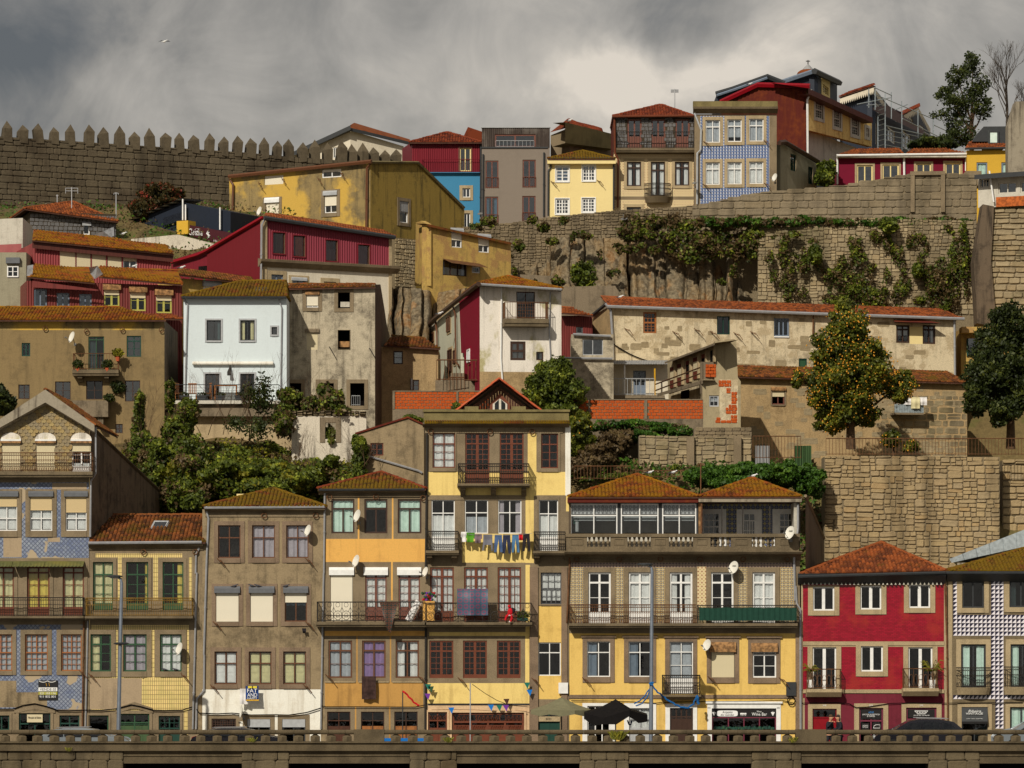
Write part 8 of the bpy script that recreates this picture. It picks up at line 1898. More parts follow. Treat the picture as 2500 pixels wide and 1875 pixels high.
vine('thin_shrub','tall thin leafed shrub in front of the white terrace','shrub','B2',[(770,1330,222,90,130,1),(880,1280,222,110,140,1.2),(900,1420,222,160,100,1.5),(650,1600,221,120,80,2),(880,1640,221,160,110,2)],2400,.085,'leaf_dark',clump=1.3,shell=.9)
reg('B2');o=W(860,1700,221.5);e=empty('bare_shrub',o,'tangle of bare brown twigs below the white terrace','shrub');mb=MB()
for i in range(9):twigs(mb,(random.uniform(-3.5,2),random.uniform(-.5,1),0),1,1.7,.4,'bark',.022,4)
mb.build('twigs',e)
reg('C3');o=W(210,800,219);e=empty('bare_shrub',o,'leafless dark twiggy bush in front of the streaky ruined wall','shrub');mb=MB()
for i in range(7):twigs(mb,(random.uniform(-2.5,2),0,-.5),1,1.5,.5,'bark',.02,4)
mb.build('twigs',e)
vine('low_shrub','small green shrub at the foot of the streaky ruined wall','shrub','C3',[(60,760,218,110,80,2),(220,640,219,70,50,1)],3500,.12,'leaf_green')
vine('wall_ivy','ivy filling the square hole of the ruined wall','ivy','C3',[(210,400,221.6,55,70,.6),(215,465,220.8,25,25,.2)],1500,.1,'leaf_green')
vine('dark_shrub','dark shrub at the left edge beside the slate gable','shrub','C1',[(40,130,219,110,100,2),(0,60,219,60,80,1)],3500,.16,'leaf_dark')
def tree(name,label,r,base,blobs,n,size,mat,Y,group=None,fruit=None,trunk=.22,limbs=5,clump=1.0,shell=.6,bark='bark'):
 reg(r);o=W(base[0],base[1],Y);e=empty(name,o,label,'tree',0,group);bl=rel([pblob(*b) for b in blobs],o)
 foliage('crown',e,bl,n,size,mat,shell,clump);mb=MB();top=Vector(bl[0][0])
 mb.tube([(0,0,-.3),(top.x*.2,0,top.z*.35),Vector(top)*.8],trunk,7,bark,r2=trunk*.35)
 for c,rr in bl[:12]:a=Vector((top.x*.2,0,top.z*random.uniform(.2,.45)));mb.tube([a,(a+Vector(c))/2+Vector((0,0,-.2)),c],trunk*.45,5,bark,r2=.03)
 mb.build('trunk',e)
 if fruit:
  P,Nn,q=blob_points(bl,fruit,.3,1.3);m=MB()
  for p in P:
   if p[1]<1.6:m.ball(tuple(p),random.uniform(.034,.056),'orange_fruit',5,3)
  m.build('oranges',e,kind='stuff')
 return e
tree('orange_tree','big orange tree full of fruit in front of the long stone house','B5',(650,1600),[(640,500,233,190,160,2),(600,720,233,300,220,2.6),(520,1000,233,260,260,2.8),(800,950,233,260,260,2.8),(1080,1080,233,170,150,1.8),(400,1150,233,160,170,2),(620,1220,233,300,170,2.4),(175,1010,232.5,55,95,.8),(500,1400,233.5,160,120,1.6),(700,1360,233.5,160,100,1.6)],42000,.10,'leaf_citrus',233,fruit=1900,trunk=.3)
tree('dark_tree','dense dark green tree at the right edge beside the mustard corner house','B5',(2090,1600),[(2100,560,234,260,190,2.5),(2020,850,234,360,300,3),(1820,980,233,190,170,2),(2200,1100,234,300,250,3),(1800,1220,233,150,120,1.6),(2050,1280,233,190,140,2),(2350,700,234,260,320,3)],46000,.105,'leaf_dark',234,trunk=.3)
tree('small_orange_tree','little orange tree behind the iron fence above the retaining wall','B5',(1040,1700),[(1020,1560,217,90,80,.9),(1190,1620,217,70,60,.8)],3500,.1,'leaf_citrus',217,fruit=90,trunk=.08)
tree('leafy_tree','round green tree beside the red gabled dormer','B4',(30,1420),[(20,980,226,200,170,2.2),(130,1130,226,210,170,2.2),(-120,1150,226,180,150,2),(60,1290,226,200,120,2),(90,880,226,90,60,1)],24000,.10,'leaf_green',226,trunk=.2)
tree('dark_orange_tree','shaded orange tree below the green one beside the tall house','B4',(230,1750),[(230,1450,222,130,130,1.6),(240,1580,222,120,130,1.6)],5000,.13,'leaf_citrus',222,fruit=60,trunk=.15)
tree('flowering_tree','round red-flowering bush against the castle wall','A1',(1430,1060),[(1430,860,263,210,150,2.5),(1300,950,262,150,110,2),(1560,900,263,120,120,2)],11000,.12,'leaf_red',263,trunk=.2)
tree('evergreen_tree','tall loose evergreen tree on the hilltop left of the bare one','A5',(1740,980),[(1750,250,300,110,150,2.5),(1620,350,300,120,130,2.5),(1800,420,300,110,160,2.5),(1560,520,300,140,120,2.5),(1700,560,300,150,140,3),(1480,660,300,100,60,2),(1620,740,300,140,90,3),(1850,620,300,90,120,2),(1700,870,300,170,90,3),(1540,880,299,130,70,2)],11000,.10,'leaf_dark',300,trunk=.2,clump=1.9,shell=.95)
reg('A5');o=W(2050,850,300);e=empty('bare_tree',o,'tall leafless winter tree on the hilltop at the right','tree');mb=MB();mb.tube([(0,0,-3),(.1,0,2),(0,0,4.2)],.13,6,'bark_grey',r2=.07)
for i in range(9):twigs(mb,(0,0,1.+i*.4),1,1.5,.5,'bark_grey',.05,5,1.0)
mb.tube([(1.9,.5,-3),(1.9,.4,1.5)],.1,5,'bark_grey')
for i in range(5):twigs(mb,(1.9,.4,0+i*.4),1,1.2,.5,'bark_grey',.045,5,1.2);mb.build('branches',e)
vine('camellia_bush','round bush with a few red flowers beside the magenta house','bush','A5',[(430,1180,281,100,110,2),(400,1240,280,90,70,2)],3500,.14,'leaf_green')
vine('hill_bushes','dark bushes on the hilltop under the evergreen tree','bush','A5',[(1320,930,297,120,60,3),(1480,930,297,120,60,3)],3000,.2,'leaf_dark')
vine('cliff_ivy','ivy hanging over the rubble wall above the cliff','ivy','S',[(1560,560,263,50,35,1),(1640,565,263,60,40,1),(1740,590,262,60,40,1),(1830,600,262,50,40,1),(1600,542,263.5,90,14,.7),(1780,550,262.8,120,14,.8),(1690,600,262,70,40,.8)],7000,.12,'leaf_green',second=('leaf_brown',6500),stems=False,clump=1.8)
vine('terrace_ivy','broad dark ivy patches on the sunlit terrace wall at the right','ivy','S',[(2080,690,260.6,50,60,.5),(2130,730,260.4,45,45,.5),(2040,745,260.4,45,25,.5),(2300,700,260,45,75,.6),(2350,640,260,26,80,.6)]+[(random.uniform(1870,2360),random.uniform(560,760),260.6,random.uniform(7,20),random.uniform(7,26),.35) for i in range(60)],12000,.10,'leaf_green',second=('leaf_brown',9000),stems=False,clump=1.4)
vine('cliff_tufts','scattered green and brown tufts hanging on the bare rock and rubble wall','ivy','S',[(random.uniform(1160,1860),random.uniform(535,700),261.5,random.uniform(6,20),random.uniform(5,16),.4) for i in range(44)],7000,.11,'leaf_green',second=('leaf_brown',6000),stems=False,clump=1.4)
vine('ledge_grass','grassy ledge with yellow-green tufts at the foot of the ashlar wall','grass','S',[(2000+i*38,540+random.uniform(-3,6),261.3,30,11,.6) for i in range(-7,10)],8000,.12,'leaf_grass',second=('leaf_brown',4500),stems=False)
for i,(x,y,rx,ry,lab) in enumerate(((1425,670,32,32,'single round bush on the ledge below the dark rubble wall'),(1990,620,16,22,'small ivy tuft high on the terrace wall near its left end'),(2170,550,22,18,'tuft of green hanging just below the ashlar wall niche'),(525,425,14,13,'small plant growing out of the dark castle wall'),(2240,660,12,16,'small green tuft in the middle of the terrace wall'))):vine('wall_plant',lab,'plant','S',[(x,y,320 if y==425 else 260,rx,ry,.8)],1300,.13,'leaf_green',group='plants growing out of the walls',stems=False)
vine('hedge_bank','thick green creeper bank behind the two orange hipped roofs','hedge','C4',[(1300,230,212,130,90,2),(1480,200,213,190,80,2),(1700,190,213,200,80,2),(1900,200,213,200,90,2),(2100,220,213,160,110,2),(2280,240,213,140,130,2),(2350,330,212.5,90,90,1.5),(1600,300,211.5,300,60,1.5)],34000,.10,'leaf_grass')
vine('grass_bank','sloping green grass bank under the orange brick wall','grass','B4',[(500,1440,224.5,160,50,1.5),(720,1430,224.5,200,45,1.5),(1000,1460,224,240,45,1.5),(800,1530,223,190,70,1.5),(1150,1500,223.5,120,60,1.5),(1050,1580,222.5,150,50,1)],20000,.09,'leaf_grass',second=('leaf_brown',4000),stems=False)
vine('dry_shrub','dry brown brush on the shaded slope right of the tall house','shrub','B4',[(560,1580,222,180,120,2),(420,1700,220,200,120,2),(250,1800,218,200,100,2)],6000,.11,'leaf_brown')
vine('fence_plants','low green plants along the rusty garden fence behind the loggia house','plant','C4',[(560,240,214,150,35,.8),(300,260,214,60,25,.6),(900,240,215,60,40,.6),(1100,160,217,40,30,.6)],3500,.1,'leaf_green',stems=False)
vine('moss_strip','tufts of green on the ruined wall beside the grey gable house','plant','C3',[(930,255,219,60,22,.5),(1340,170,221.5,40,50,.4),(1010,280,219,40,20,.5)],1500,.09,'leaf_green',stems=False)
# tufts on the quay balustrade
for x,y,n_,lab in ((1507,1800,240,'big grass tuft growing on the quay balustrade below the black parasol'),(1095,1806,90,'small weed tuft on the quay balustrade under the pale yellow shop front'),(615,1805,70,'small weed tuft on the quay balustrade in front of the whitewashed wall'),(1935,1806,90,'weed tuft beside the solid balustrade panel at the red house'),(168,1827,50,'dark weed in the quay plinth at the left')):
 reg('S');o=W(x,y+8,189.7);e=empty('grass_tuft',o,lab,'plant',0,'weeds on the quay balustrade');mb=MB()
 for i in range(n_):a=random.uniform(0,6.28);L=random.uniform(.15,.5)*(n_/240) ** .5;s=random.uniform(.2,.9);p=Vector((random.uniform(-.2,.2)*(n_/240) ** .5,random.uniform(-.05,.15),0));q=p+Vector((math.cos(a)*L*s,math.sin(a)*L*s*.5,L));r_=p+Vector((math.cos(a)*L*s*1.12,math.sin(a)*L*s*.5,L*.9));mb.poly([p,q,r_],'leaf_yellow' if i % 3 else 'leaf_green',random.uniform(.2,.9))
 mb.build('blades',e,kind='stuff')
def cover(label,name,X0,X1,Y0,Y1,n,size,mats,mask=.1):
 e=empty(name,((X0+X1)/2,Y0,tz((X0+X1)/2,Y0)),label,'ground cover');o=Vector(e.location)
 for m,q,k in mats:
  N_=int(n*q);x=rng.uniform(X0,X1,N_);y=rng.uniform(Y0,Y1,N_);c=np.sin(x*1.3+k)*np.sin(y*1.7+x*.5)+.5*np.sin(x*3.3+k)*np.sin(y*4.1);keep=rng.random(N_)<np.clip(mask+.55+.5*c,0,1);x,y,c=x[keep],y[keep],c[keep]
  z=np.array([tz(a,b) for a,b in zip(x,y)])+rng.random(len(x))*(.25+.35*np.clip(c,0,1));P=np.stack([x-o.x,y-o.y,z-o.z],1);nr=rng.normal(size=P.shape)+np.array([0,-.5,.7]);nr /= np.linalg.norm(nr,axis=1)[:,None]
  ob=bpy.data.objects.new('leaves' if 'brown' not in m else 'dry_leaves',leaf_mesh('leaves',P,nr,size*(.6+.8*rng.random(len(x))),m,.4+.2*c+rng.normal(size=len(x))*.15));link(ob,e,kind='stuff')
cover('creeping ivy and brambles covering the slope left of the tall house','ivy_ground_cover',-22,-5,211,224,80000,.11,(('leaf_green',.6,0),('leaf_brown',.3,2),('leaf_yellow',.15,4)),.25)
cover('rough green undergrowth on the slope right of the tall house','undergrowth',2,17,211,224,20000,.12,(('leaf_grass',.6,0),('leaf_brown',.4,2)))
cover('scrub growing on the rocky slope behind the crimson sided house','hill_scrub',-13,8,246,266,30000,.11,(('leaf_green',.4,0),('leaf_brown',.5,3)),-.2)
cover('grass and scrub on the hillside below the castle wall','hill_grass',-40,-10,243,284,40000,.10,(('leaf_grass',.4,0),('leaf_brown',.5,3)),-.1)
# fences on the terraces
def fence(label,r,x0,x1,yt,yb,Y,mat='rusty_iron',sp=.18,posts=()):
 reg(r);o=W(x0,yb,Y);e=empty('iron_fence',o,label,'fence');a=W(x1,yt,Y)-o;rb=MB();rail_geo(rb,(0,0),(a.x,0),0,a.z,mat,sp=sp,r=.014);rb.build('bars',e);return e
fence('rusty iron bar fence on top of the pale retaining wall','B5',430,2400,1550,1700,214.2);fence('iron bar fence above the green creeper bank','B4',1800,2230,1530,1730,218);fence('rusty garden fence behind the left orange roof','C4',190,700,140,260,213.2);fence('low rusty railing behind the left orange roof peak','C4',740,1270,180,245,213)
for lab,x0,x1,m in (('green corrugated sheet gate behind the iron fence',2155,2300,'green_sheet'),('grey corrugated sheet panel behind the iron fence',1820,1950,'grey_sheet')):
 reg('B4');x0,x1=(sx(x0-0),sx(x1)) if m=='grey_sheet' else (1940,1981);reg('S');a,b=W(x0,1138,218.6),W(x1,1088,218.6);e=empty('sheet_panel',a,lab,'gate');mb=MB();n=16
 for i in range(n):mb.poly([((b.x-a.x)*i/n,(i % 2)*.05,0),((b.x-a.x)*(i+1)/n,((i+1) % 2)*.05,0),((b.x-a.x)*(i+1)/n,((i+1) % 2)*.05,b.z-a.z),((b.x-a.x)*i/n,(i % 2)*.05,b.z-a.z)],m)
 mb.build('sheet',e)
# ================================================================== things on the facades
reg('C2');dish('white satellite dish on the right side of the rendered house',1302,538,54,200)
reg('C3');dish('white satellite dish between the two top left windows of the orange house',456,1143,58,200);dish('white satellite dish above the orange house shutter window',446,1550,58,200);reg('D3');dish('white satellite dish at the seam of the orange house and tall house',330,-105,46,200)
reg('D4');dish('rusty white satellite dish beside the closed shutter of the yellow facade',1207,555,54,200,face=(-.7,-.62,.3));reg('D1');dish('white satellite dish at the green framed window of the tiled house',1620,588,58,200)
reg('C4');dish('large cream satellite dish at the right end of the stone balustrade',2140,742,62,199.2,logo='meo',face=(-.72,-.62,.3));dish('cream satellite dish above the green-netted balcony',1632,1055,60,200,logo='meo',face=(-.66,-.68,.3))
reg('D2');dish('satellite dish seen edge on at the whitewashed ground floor',520,1150,62,200,face=(-.97,-.2,.1))
reg('A4');dish('grey satellite dish on the pipe between the dotted and blue tile houses',908,1282,26,274.5,'dish_grey',face=(-.1,-.4,.9));dish('dark satellite dish on the wall below the dotted tile house',272,1605,34,263.5,'dish_grey',face=(-.1,-.4,.9))
reg('A3');dish('dark satellite dish at the foot of the modern block',635,1190,26,272,'dish_grey',face=(-.1,-.4,.9))
CL='washing hung in front of the tall yellow house';reg('C3');Yc=FY-.55
mbx=None;o=W(1385,1302,Yc);e=empty('clothes_line',o,'thin clothes line strung between the two small balconies','line');mb=MB();b=W(2025,1298,Yc)-o;mb.tube([b*(i/12)-Vector((0,0,.10*math.sin(math.pi*i/12))) for i in range(13)],.008,4,'light_grey');mb.build('line',e)
for nm,lab,x0,y0,x1,y1,m,s in (('shirt','white patterned shirt at the left end of the clothes line',1385,1285,1440,1375,'white_cloth','shirt'),('shirt','bright green shirt on the clothes line',1428,1292,1508,1378,'lime_cloth','shirt'),('shirt','mauve striped shirt next to the green one',1502,1305,1572,1385,'mauve_cloth','shirt'),('sweater','grey long sleeved sweater hanging in the middle of the line',1575,1308,1676,1455,'grey_knit','sweater'),('jeans','mid blue jeans next to the grey sweater',1680,1310,1760,1468,'denim','trousers'),('jeans','darkest navy jeans on the clothes line',1755,1308,1835,1480,'denim_dark','trousers'),('jeans','light blue jeans on the clothes line',1838,1308,1910,1470,'denim_light','trousers'),('trousers','black trousers at the right end of the clothes line',1935,1300,2010,1460,'black_cloth','trousers'),('cloth','small dark red cloth before the black trousers',1905,1302,1940,1360,'red_cloth','sheet')):
 hang(nm,lab,'laundry',x0,y0,x1,y1,Yc,m,s,CL)
reg('D2');hang('shawl','dark floral cloth draped over the orange house balcony rail','laundry',1755,168,1925,445,FY-1.08,'floral_cloth','triangle',None);hang('towel','dark brown velvet towel hanging from the purple curtained window','laundry',1597,835,1725,1040,FY-.32,'brown_towel','sheet',None)
t=hang('towel','navy printed towel with big white words on the whitewashed wall','towel',552,920,668,1055,FY-.5,'towel_blue','sheet',None);p=Plane(548,668,FY-.5);p.b=t.location.z
for s,y0,y1 in (('FAT',945,980),('AND',985,1018),('HAPPY',1022,1040)):text(s,p,562,y0,652,y1,'white_letter',t,d=-.09,extr=.01)
q=MB();a,b=p.rect(552,922,668,940),p.rect(552,1042,668,1054);q.box(a[0]+.1,a[0]+.35,-.085,-.06,a[2],a[3],'yellow_letter');q.box(a[1]-.35,a[1]-.1,-.085,-.06,a[2],a[3],'yellow_letter');q.box(a[0],a[1],-.075,-.05,b[2],b[3],'gold');q.build('print',t)
hang('cloth','plain pale sheet hanging left of the printed towel','laundry',500,945,575,1085,FY-.42,'white_cloth','sheet',None)
reg('D2');hang('socks','pair of dark socks hanging under the half shuttered window','laundry',1052,402,1102,445,FY-.3,'black_cloth','socks',None)
reg('D3');hang('blanket','blue blanket with red diamond pattern over the tall house balcony rail','laundry',612,45,890,285,FY-1.1,'diamond_cloth','sheet',None,amp=.09)
def thing_mb(name,label,cat,o,parts,group=None):
 e=empty(name,o,label,cat,0,group)
 for n_,f in parts:mb=MB();f(mb);mb.build(n_,e)
 return e
o=W(1090,350,FY-1.1);thing_mb('cloth_ornament','small red and white stuffed ornament hanging on the balcony rail','ornament',o,[('body',lambda m:(m.ball((0,0,.55),(.14,.1,.2),'red_cloth'),m.ball((.12,.05,.6),(.13,.1,.16),'black_cloth'),m.tube([(-.05,0,.45),(-.2,0,.3),(-.25,0,.12)],.06,6,'red_cloth'),m.tube([(.05,0,.4),(.08,0,.2),(0,0,.05)],.06,6,'red_cloth'),m.tube([(-.1,0,.38),(.1,0,.38)],.05,6,'white_cloth'),m.ball((-.05,-.02,.82),.08,'red_cloth'),m.ball((-.02,0,.05),.05,'white_cloth')))])
o=W(358,335,FY-.6);thing_mb('yellow_box','tall orange-yellow box with flowers on the tall house balcony','planter',o,[('box',lambda m:m.box(-.3,.3,-.2,.2,0,1.0,'orange_paint')),('flowers',lambda m:[m.ball((random.uniform(-.35,.35),random.uniform(-.2,.2),1.05+random.uniform(0,.4)),.07,random.choice(['green_frame','green_frame','violet','red_flower']),5,3) for _ in range(40)])])
o=W(190,335,FY-.6);thing_mb('mattress','rolled white mattress leaning on the orange house balcony','mattress',o,[('roll',lambda m:m.tube([(-.1,0,.0),(.45,.1,.98)],.19,9,'white_cloth'))])
o=W(1200,340,FY-.75);thing_mb('window_box','long green planter at the right end of the tall house balcony','planter',o,[('box',lambda m:m.box(-.28,.28,-.1,.1,0,.18,'dark_green'))]);foliage('plant',[q for q in COL.objects if q.name.startswith('window_box')][0],[((0,0,.32),(.34,.15,.2))],260,.06,'leaf_green')
for x,y,lab in ((292,860,'spiky potted palm on the left balcony of the red house'),(1385,850,'spiky potted palm on the right balcony of the red house')):
 reg('D5');o=W(x,940,FY-.45);e=empty('potted_palm',o,lab,'plant',0,'potted palms of the red house');mb=MB();mb.tube([(0,0,0),(0,0,.42)],.15,8,'white',r2=.19);mb.build('pot',e);mb=MB();mb.tube([(0,0,.4),(0,0,.8)],.04,5,'bark');mb.build('stem',e);mb=MB();zc=.85
 for i in range(46):a=random.uniform(0,6.28);L=random.uniform(.3,.55)*(1.0 if x<500 else 1.35);k=random.uniform(.1,1.1);p=Vector((0,0,zc));m_=p+Vector((math.cos(a)*L*.6,math.sin(a)*L*.4,L*.75*k));t_=p+Vector((math.cos(a)*L,math.sin(a)*L*.6,L*(k-.35)));s_=Vector((0,0,.03));mb.mesh([p-s_,p+s_,m_+s_,m_-s_,t_],[(0,1,2,3),(3,2,4)],'leaf_yellow',random.uniform(.1,.6))
 mb.build('fronds',e)
reg('B1')
for x,y,lab in ((1060,800,'potted plant hung at the right end of the tan house balcony'),(700,900,'bushy potted plant at the left inside the tan house balcony'),(965,900,'potted plant with red pot on the tan house balcony')):c=W(x,y,225.3);e=empty('potted_plant',c,lab,'plant',0,'pots on the tan house balcony');mb=MB();mb.tube([(0,0,-.35),(0,0,-.1)],.1,7,'terracotta',r2=.14);mb.build('pot',e);foliage('plant',e,[((0,0,.12),(.32,.22,.25))],300,.07,'leaf_yellow' if x>1000 else 'leaf_dark')
vine('balcony_weeds','weeds overgrowing the concrete balcony of the tan house','plant','B1',[(980,1185,225.3,50,35,.4),(1060,1090,225.8,70,60,.2)],700,.09,'leaf_dark',stems=False)
for nm,r,pts in (('rendered_house','C2',((500,800),(1295,800),(465,1370),(1295,1370))),('rendered_house','D2',((255,925),(1090,920))),('orange_house','D2',((1290,830),(2120,840))),('tiled_house','D1',((815,820),(1650,825))),('gabled_house','D1',((730,790),)),('tall_house','D3',((1300,860),(640,860))),('loggia_house','D4',((100,860),(1230,850),(1870,860))),('loggia_house','C4',((200,790),(930,790))),('cream_house','A3',((1285,905),(1700,895))),('blue_tile_house','A4',((1000,915),(1540,905),(995,1300),(1545,1290)))):reg(r);drying(HS[nm],pts,.8)
# iron rings under the cornices
for nm,r,pts in (('rendered_house','C2',((902,400),(1366,398))),('orange_house','C3',((200,970),(618,968),(1043,980))),('tall_house','C3',((1112,380),(1645,382),(2025,385))),('loggia_house','C4',((213,980),(598,980),(968,975),(1325,978),(1712,978),(2110,978))),('tiled_house','C1',((1290,1466),(1758,1466))),('tan_house','B1',((405,560),(778,585),(1100,572),(1453,575)))):
 reg(r)
 for x,y in pts:mb=MB();c=HS[nm].pt(x,y,-.14);mb.tube([c+Vector((.13*math.cos(t*.7),0,.13*math.sin(t*.7))) for t in range(10)],.028,4,'rusty_iron');HS[nm].part(mb,'iron_ring')
# green net on the balcony
reg('D4');h=Plane(1130,2010,FY-.93);e=empty('balcony_net',(h.A.x,FY-.93,0),'dark green shade netting tied along the balcony railing','netting');a,b,c,d=h.rect(1130,212,2010,332);mb=MB();n=60
for i in range(n):f=lambda k:.02*math.sin(k*1.9);x0,x1=b*i/n,b*(i+1)/n;mb.poly([(x0,f(i),c),(x1,f(i+1),c),(x1,f(i+1),d-.05*abs(math.sin(i*.2))),(x0,f(i),d-.05*abs(math.sin(i*.2)))],'green_net')
mb.build('net',e)
# pigeons and gulls
reg('C2')
for x,y,f,lab in ((635,1046,1,'pigeon on the left shutter box'),(793,1044,-1,'left pigeon of the pair on the middle shutter box'),(846,1044,-1,'right pigeon of the pair on the middle shutter box'),(1098,1046,1,'pigeon at the left end of the right shutter box')):bird('pigeon',lab,x,y,FY-.18,.34,'bird_grey','bird_grey',f)
reg('D1')
for x,y,lab in ((1482,783,'pigeon at the left of the green window sill'),(1578,783,'pigeon at the right of the green window sill')):bird('pigeon',lab,x,y,FY-.05,.32,'bird_grey','bird_grey',-1)
for r,x,y,Y,lab in (('B4',600,290,248,'gull on the roof ridge of the long stone house'),('C4',1798,245,203.6,'gull standing on the right orange roof peak'),('C4',868,212,213,'left gull on the low rusty railing'),('C4',1078,212,213,'right gull on the low rusty railing'),('A1',1197,1490,239,'gull in front of the half open shutter of the red cottage'),('A1',1630,1500,240,'gull on the brown corrugated house ridge'),('A1',1105,1195,256,'gull between the slate cottage and the pavilion'),('B3',634,808,238,'gull on the sloping side eave of the crimson sided house'),('A4',1398,400,299,'gull on the dark eave at the hilltop'),('A3',1437,358,284,'gull on the stone chapel cornice')):reg(r);bird('seagull',lab,x,y,Y,.46)
reg('S');bird('seagull','gull flying high in the dark clouds at the upper left',401,104,230,.34,fly=True)
# cables, tv aerials
def cable(label,r,pts,Y,rad=.03,mat='dark',sag=0):
 reg(r);q=[W(x,y,Y) for x,y in pts];o=q[0];e=empty('cable',o,label,'cable',0,'cables along the facades');mb=MB();mb.tube([p-o for p in q],rad,4,mat);mb.build('wire',e)
cable('black cable arching over the doors of the blue tiled and tiled houses','D1',[(-40,1130),(120,1128),(210,1095),(312,1080),(420,1105),(520,1140),(620,1145),(760,1138),(900,1140),(1040,1128),(1180,1090),(1260,1105),(1380,1138),(1480,1142),(1640,1138),(1730,1110)],FY-.12)
cable('black cable sagging across the whitewashed wall','D2',[(110,1130),(135,1165),(300,1172),(430,1165),(600,1182),(820,1180),(940,1183),(1100,1160),(1228,1120)],FY-.12);cable('black cable across the orange house ground floor','D2',[(1228,1100),(1280,1108),(1500,1108),(1700,1108),(1900,1110),(2080,1110),(2170,1090)],FY-.12,.022)
cable('cable across the yellow facade above the wine bar','D4',[(-20,1052),(400,1058),(740,1075),(800,1068),(1200,1060),(1600,1058),(1880,1050),(1995,1078)],FY-.1,.02);cable('cable across the red house above its doors','D5',[(200,1075),(380,1072),(520,1070),(640,1080),(700,1115),(800,1110),(1000,1078),(1200,1072),(1500,1075),(2200,1070)],FY-.1,.02)
def aerial(label,r,x,y0,y1,Y,w=30,n=5,mat='light_grey'):
 reg(r);o=W(x,y1,Y);e=empty('tv_aerial',o,label,'aerial',0,'television aerials');k=Y/F/CUR[2];H_=(y1-y0)*k;mb=MB();mb.tube([(0,0,0),(0,0,H_)],.035,5,mat);mb.build('mast',e);mb=MB()
 for i in range(n):z=H_-i*w*k*.45/n-.05;mb.tube([(-w*k/2,0,z),(w*k/2,0,z)],.022,4,mat)
 mb.tube([(-w*k/2,0,H_-.05),(-w*k/2,0,H_-w*k*.5)],.02,4,mat);mb.tube([(w*k/2,0,H_-.05),(w*k/2,0,H_-w*k*.5)],.02,4,mat);mb.build('elements',e)
aerial('square grid television aerial on the slate and dotted tile house','A4',727,432,605,279,66,6);aerial('thin crooked aerial above the slate cottage roof','A1',645,765,1000,258,110,2);aerial('bent pole with lamp beside the slate cottage','A1',1045,810,1040,259,40,1);aerial('dark pole aerial between the two orange roofs','C4',1330,110,440,203,50,2,'rusty_iron');aerial('small white ball aerial left above the slate cottage','A1',515,830,910,259,18,2)
# ================================================================== street
def lamp(label,x,yt,r_head,Y,xb=None):
 reg('S');o=Vector((XP(xb or x,Y),Y,0));e=empty('street_lamp',o,label,'street lamp',0,'street lamps on the quay');H_=ZP(yt,Y);dx=XP(x,Y)-o.x;mb=MB();mb.tube([(0,0,0),(dx*.5,0,H_*.5),(dx,0,H_-.35),(dx-.05,0,H_-.12),(dx-.25,0,H_-.03)],.11,8,'steel',r2=.05);mb.build('pole',e)
 mb=MB();mb.ball((dx-.35,0,H_),(.42,.3,.07),'charcoal',12,5);mb.ball((dx-.35,0,H_-.05),(.25,.2,.06),'light_grey',10,4);mb.build('lamp_head',e);return e
e=lamp('tall grey street lamp before the blue tiled houses',297,1407,.4,191.6,288);mb=MB();z=ZP(1571,191.6);mb.tube([(0.1,0,z),(.3,-.0,z)],.03,5,'steel');mb.ball((.16,0,z),(.4,.28,.07),'charcoal',10,4);mb.build('lower_lamp_head',e)
lamp('tall grey street lamp before the yellow facade, wound with blue garland',1592,1378,.4,191.6,1589)
def parasol(label,x,yt,yr,rx,Y,mat,droop=.0):
 reg('S');o=Vector((XP(x,Y),Y,0));e=empty('parasol',o,label,'parasol');k=Y/F;R=rx*k;zt,zr=ZP(yt,Y),ZP(yr,Y);n=8;mb=MB();rim=[(R*math.cos(2*math.pi*(i+.5)/n)*1.04,R*.9*math.sin(2*math.pi*(i+.5)/n),zr+droop*math.sin(i*2.3)) for i in range(n)]
 for i in range(n):a,b=Vector(rim[i]),Vector(rim[(i+1) % n]);m=(a+b)/2-Vector((0,0,.1));t=Vector((0,0,zt));c=[(t+a*1)/2-Vector((0,0,.06+droop*.3)),(t+b)/2-Vector((0,0,.06+droop*.3))];c[0].z+=zr*0;mb.poly([t,c[0],c[1]],mat);mb.poly([c[0],a,m,b,c[1]],mat);mb.poly([a,m,m-Vector((0,0,.2+droop)),a-Vector((0,0,.2+droop*.5))],mat);mb.poly([m,b,b-Vector((0,0,.2+droop*.5)),m-Vector((0,0,.2+droop))],mat)
 mb.build('canopy',e);mb=MB();mb.tube([(0,0,0),(0,0,zt)],.035,6,'charcoal');mb.build('pole',e);mb=MB()
 for i in range(0,n):mb.tube([(0,0,zt-.9),Vector(rim[i])*.55+Vector((0,0,zt*.42))],.015,4,'charcoal')
 mb.build('ribs',e);mb=MB();mb.box(-.35,.35,-.35,.35,0,.12,'concrete');mb.build('base',e)
parasol('open grey-green parasol before the narrow green door',1371,1702,1733,78,196,'olive_canvas');parasol('sagging black parasol between the white doors of the yellow facade',1503,1707,1742,80,195,'black_canvas',.22)
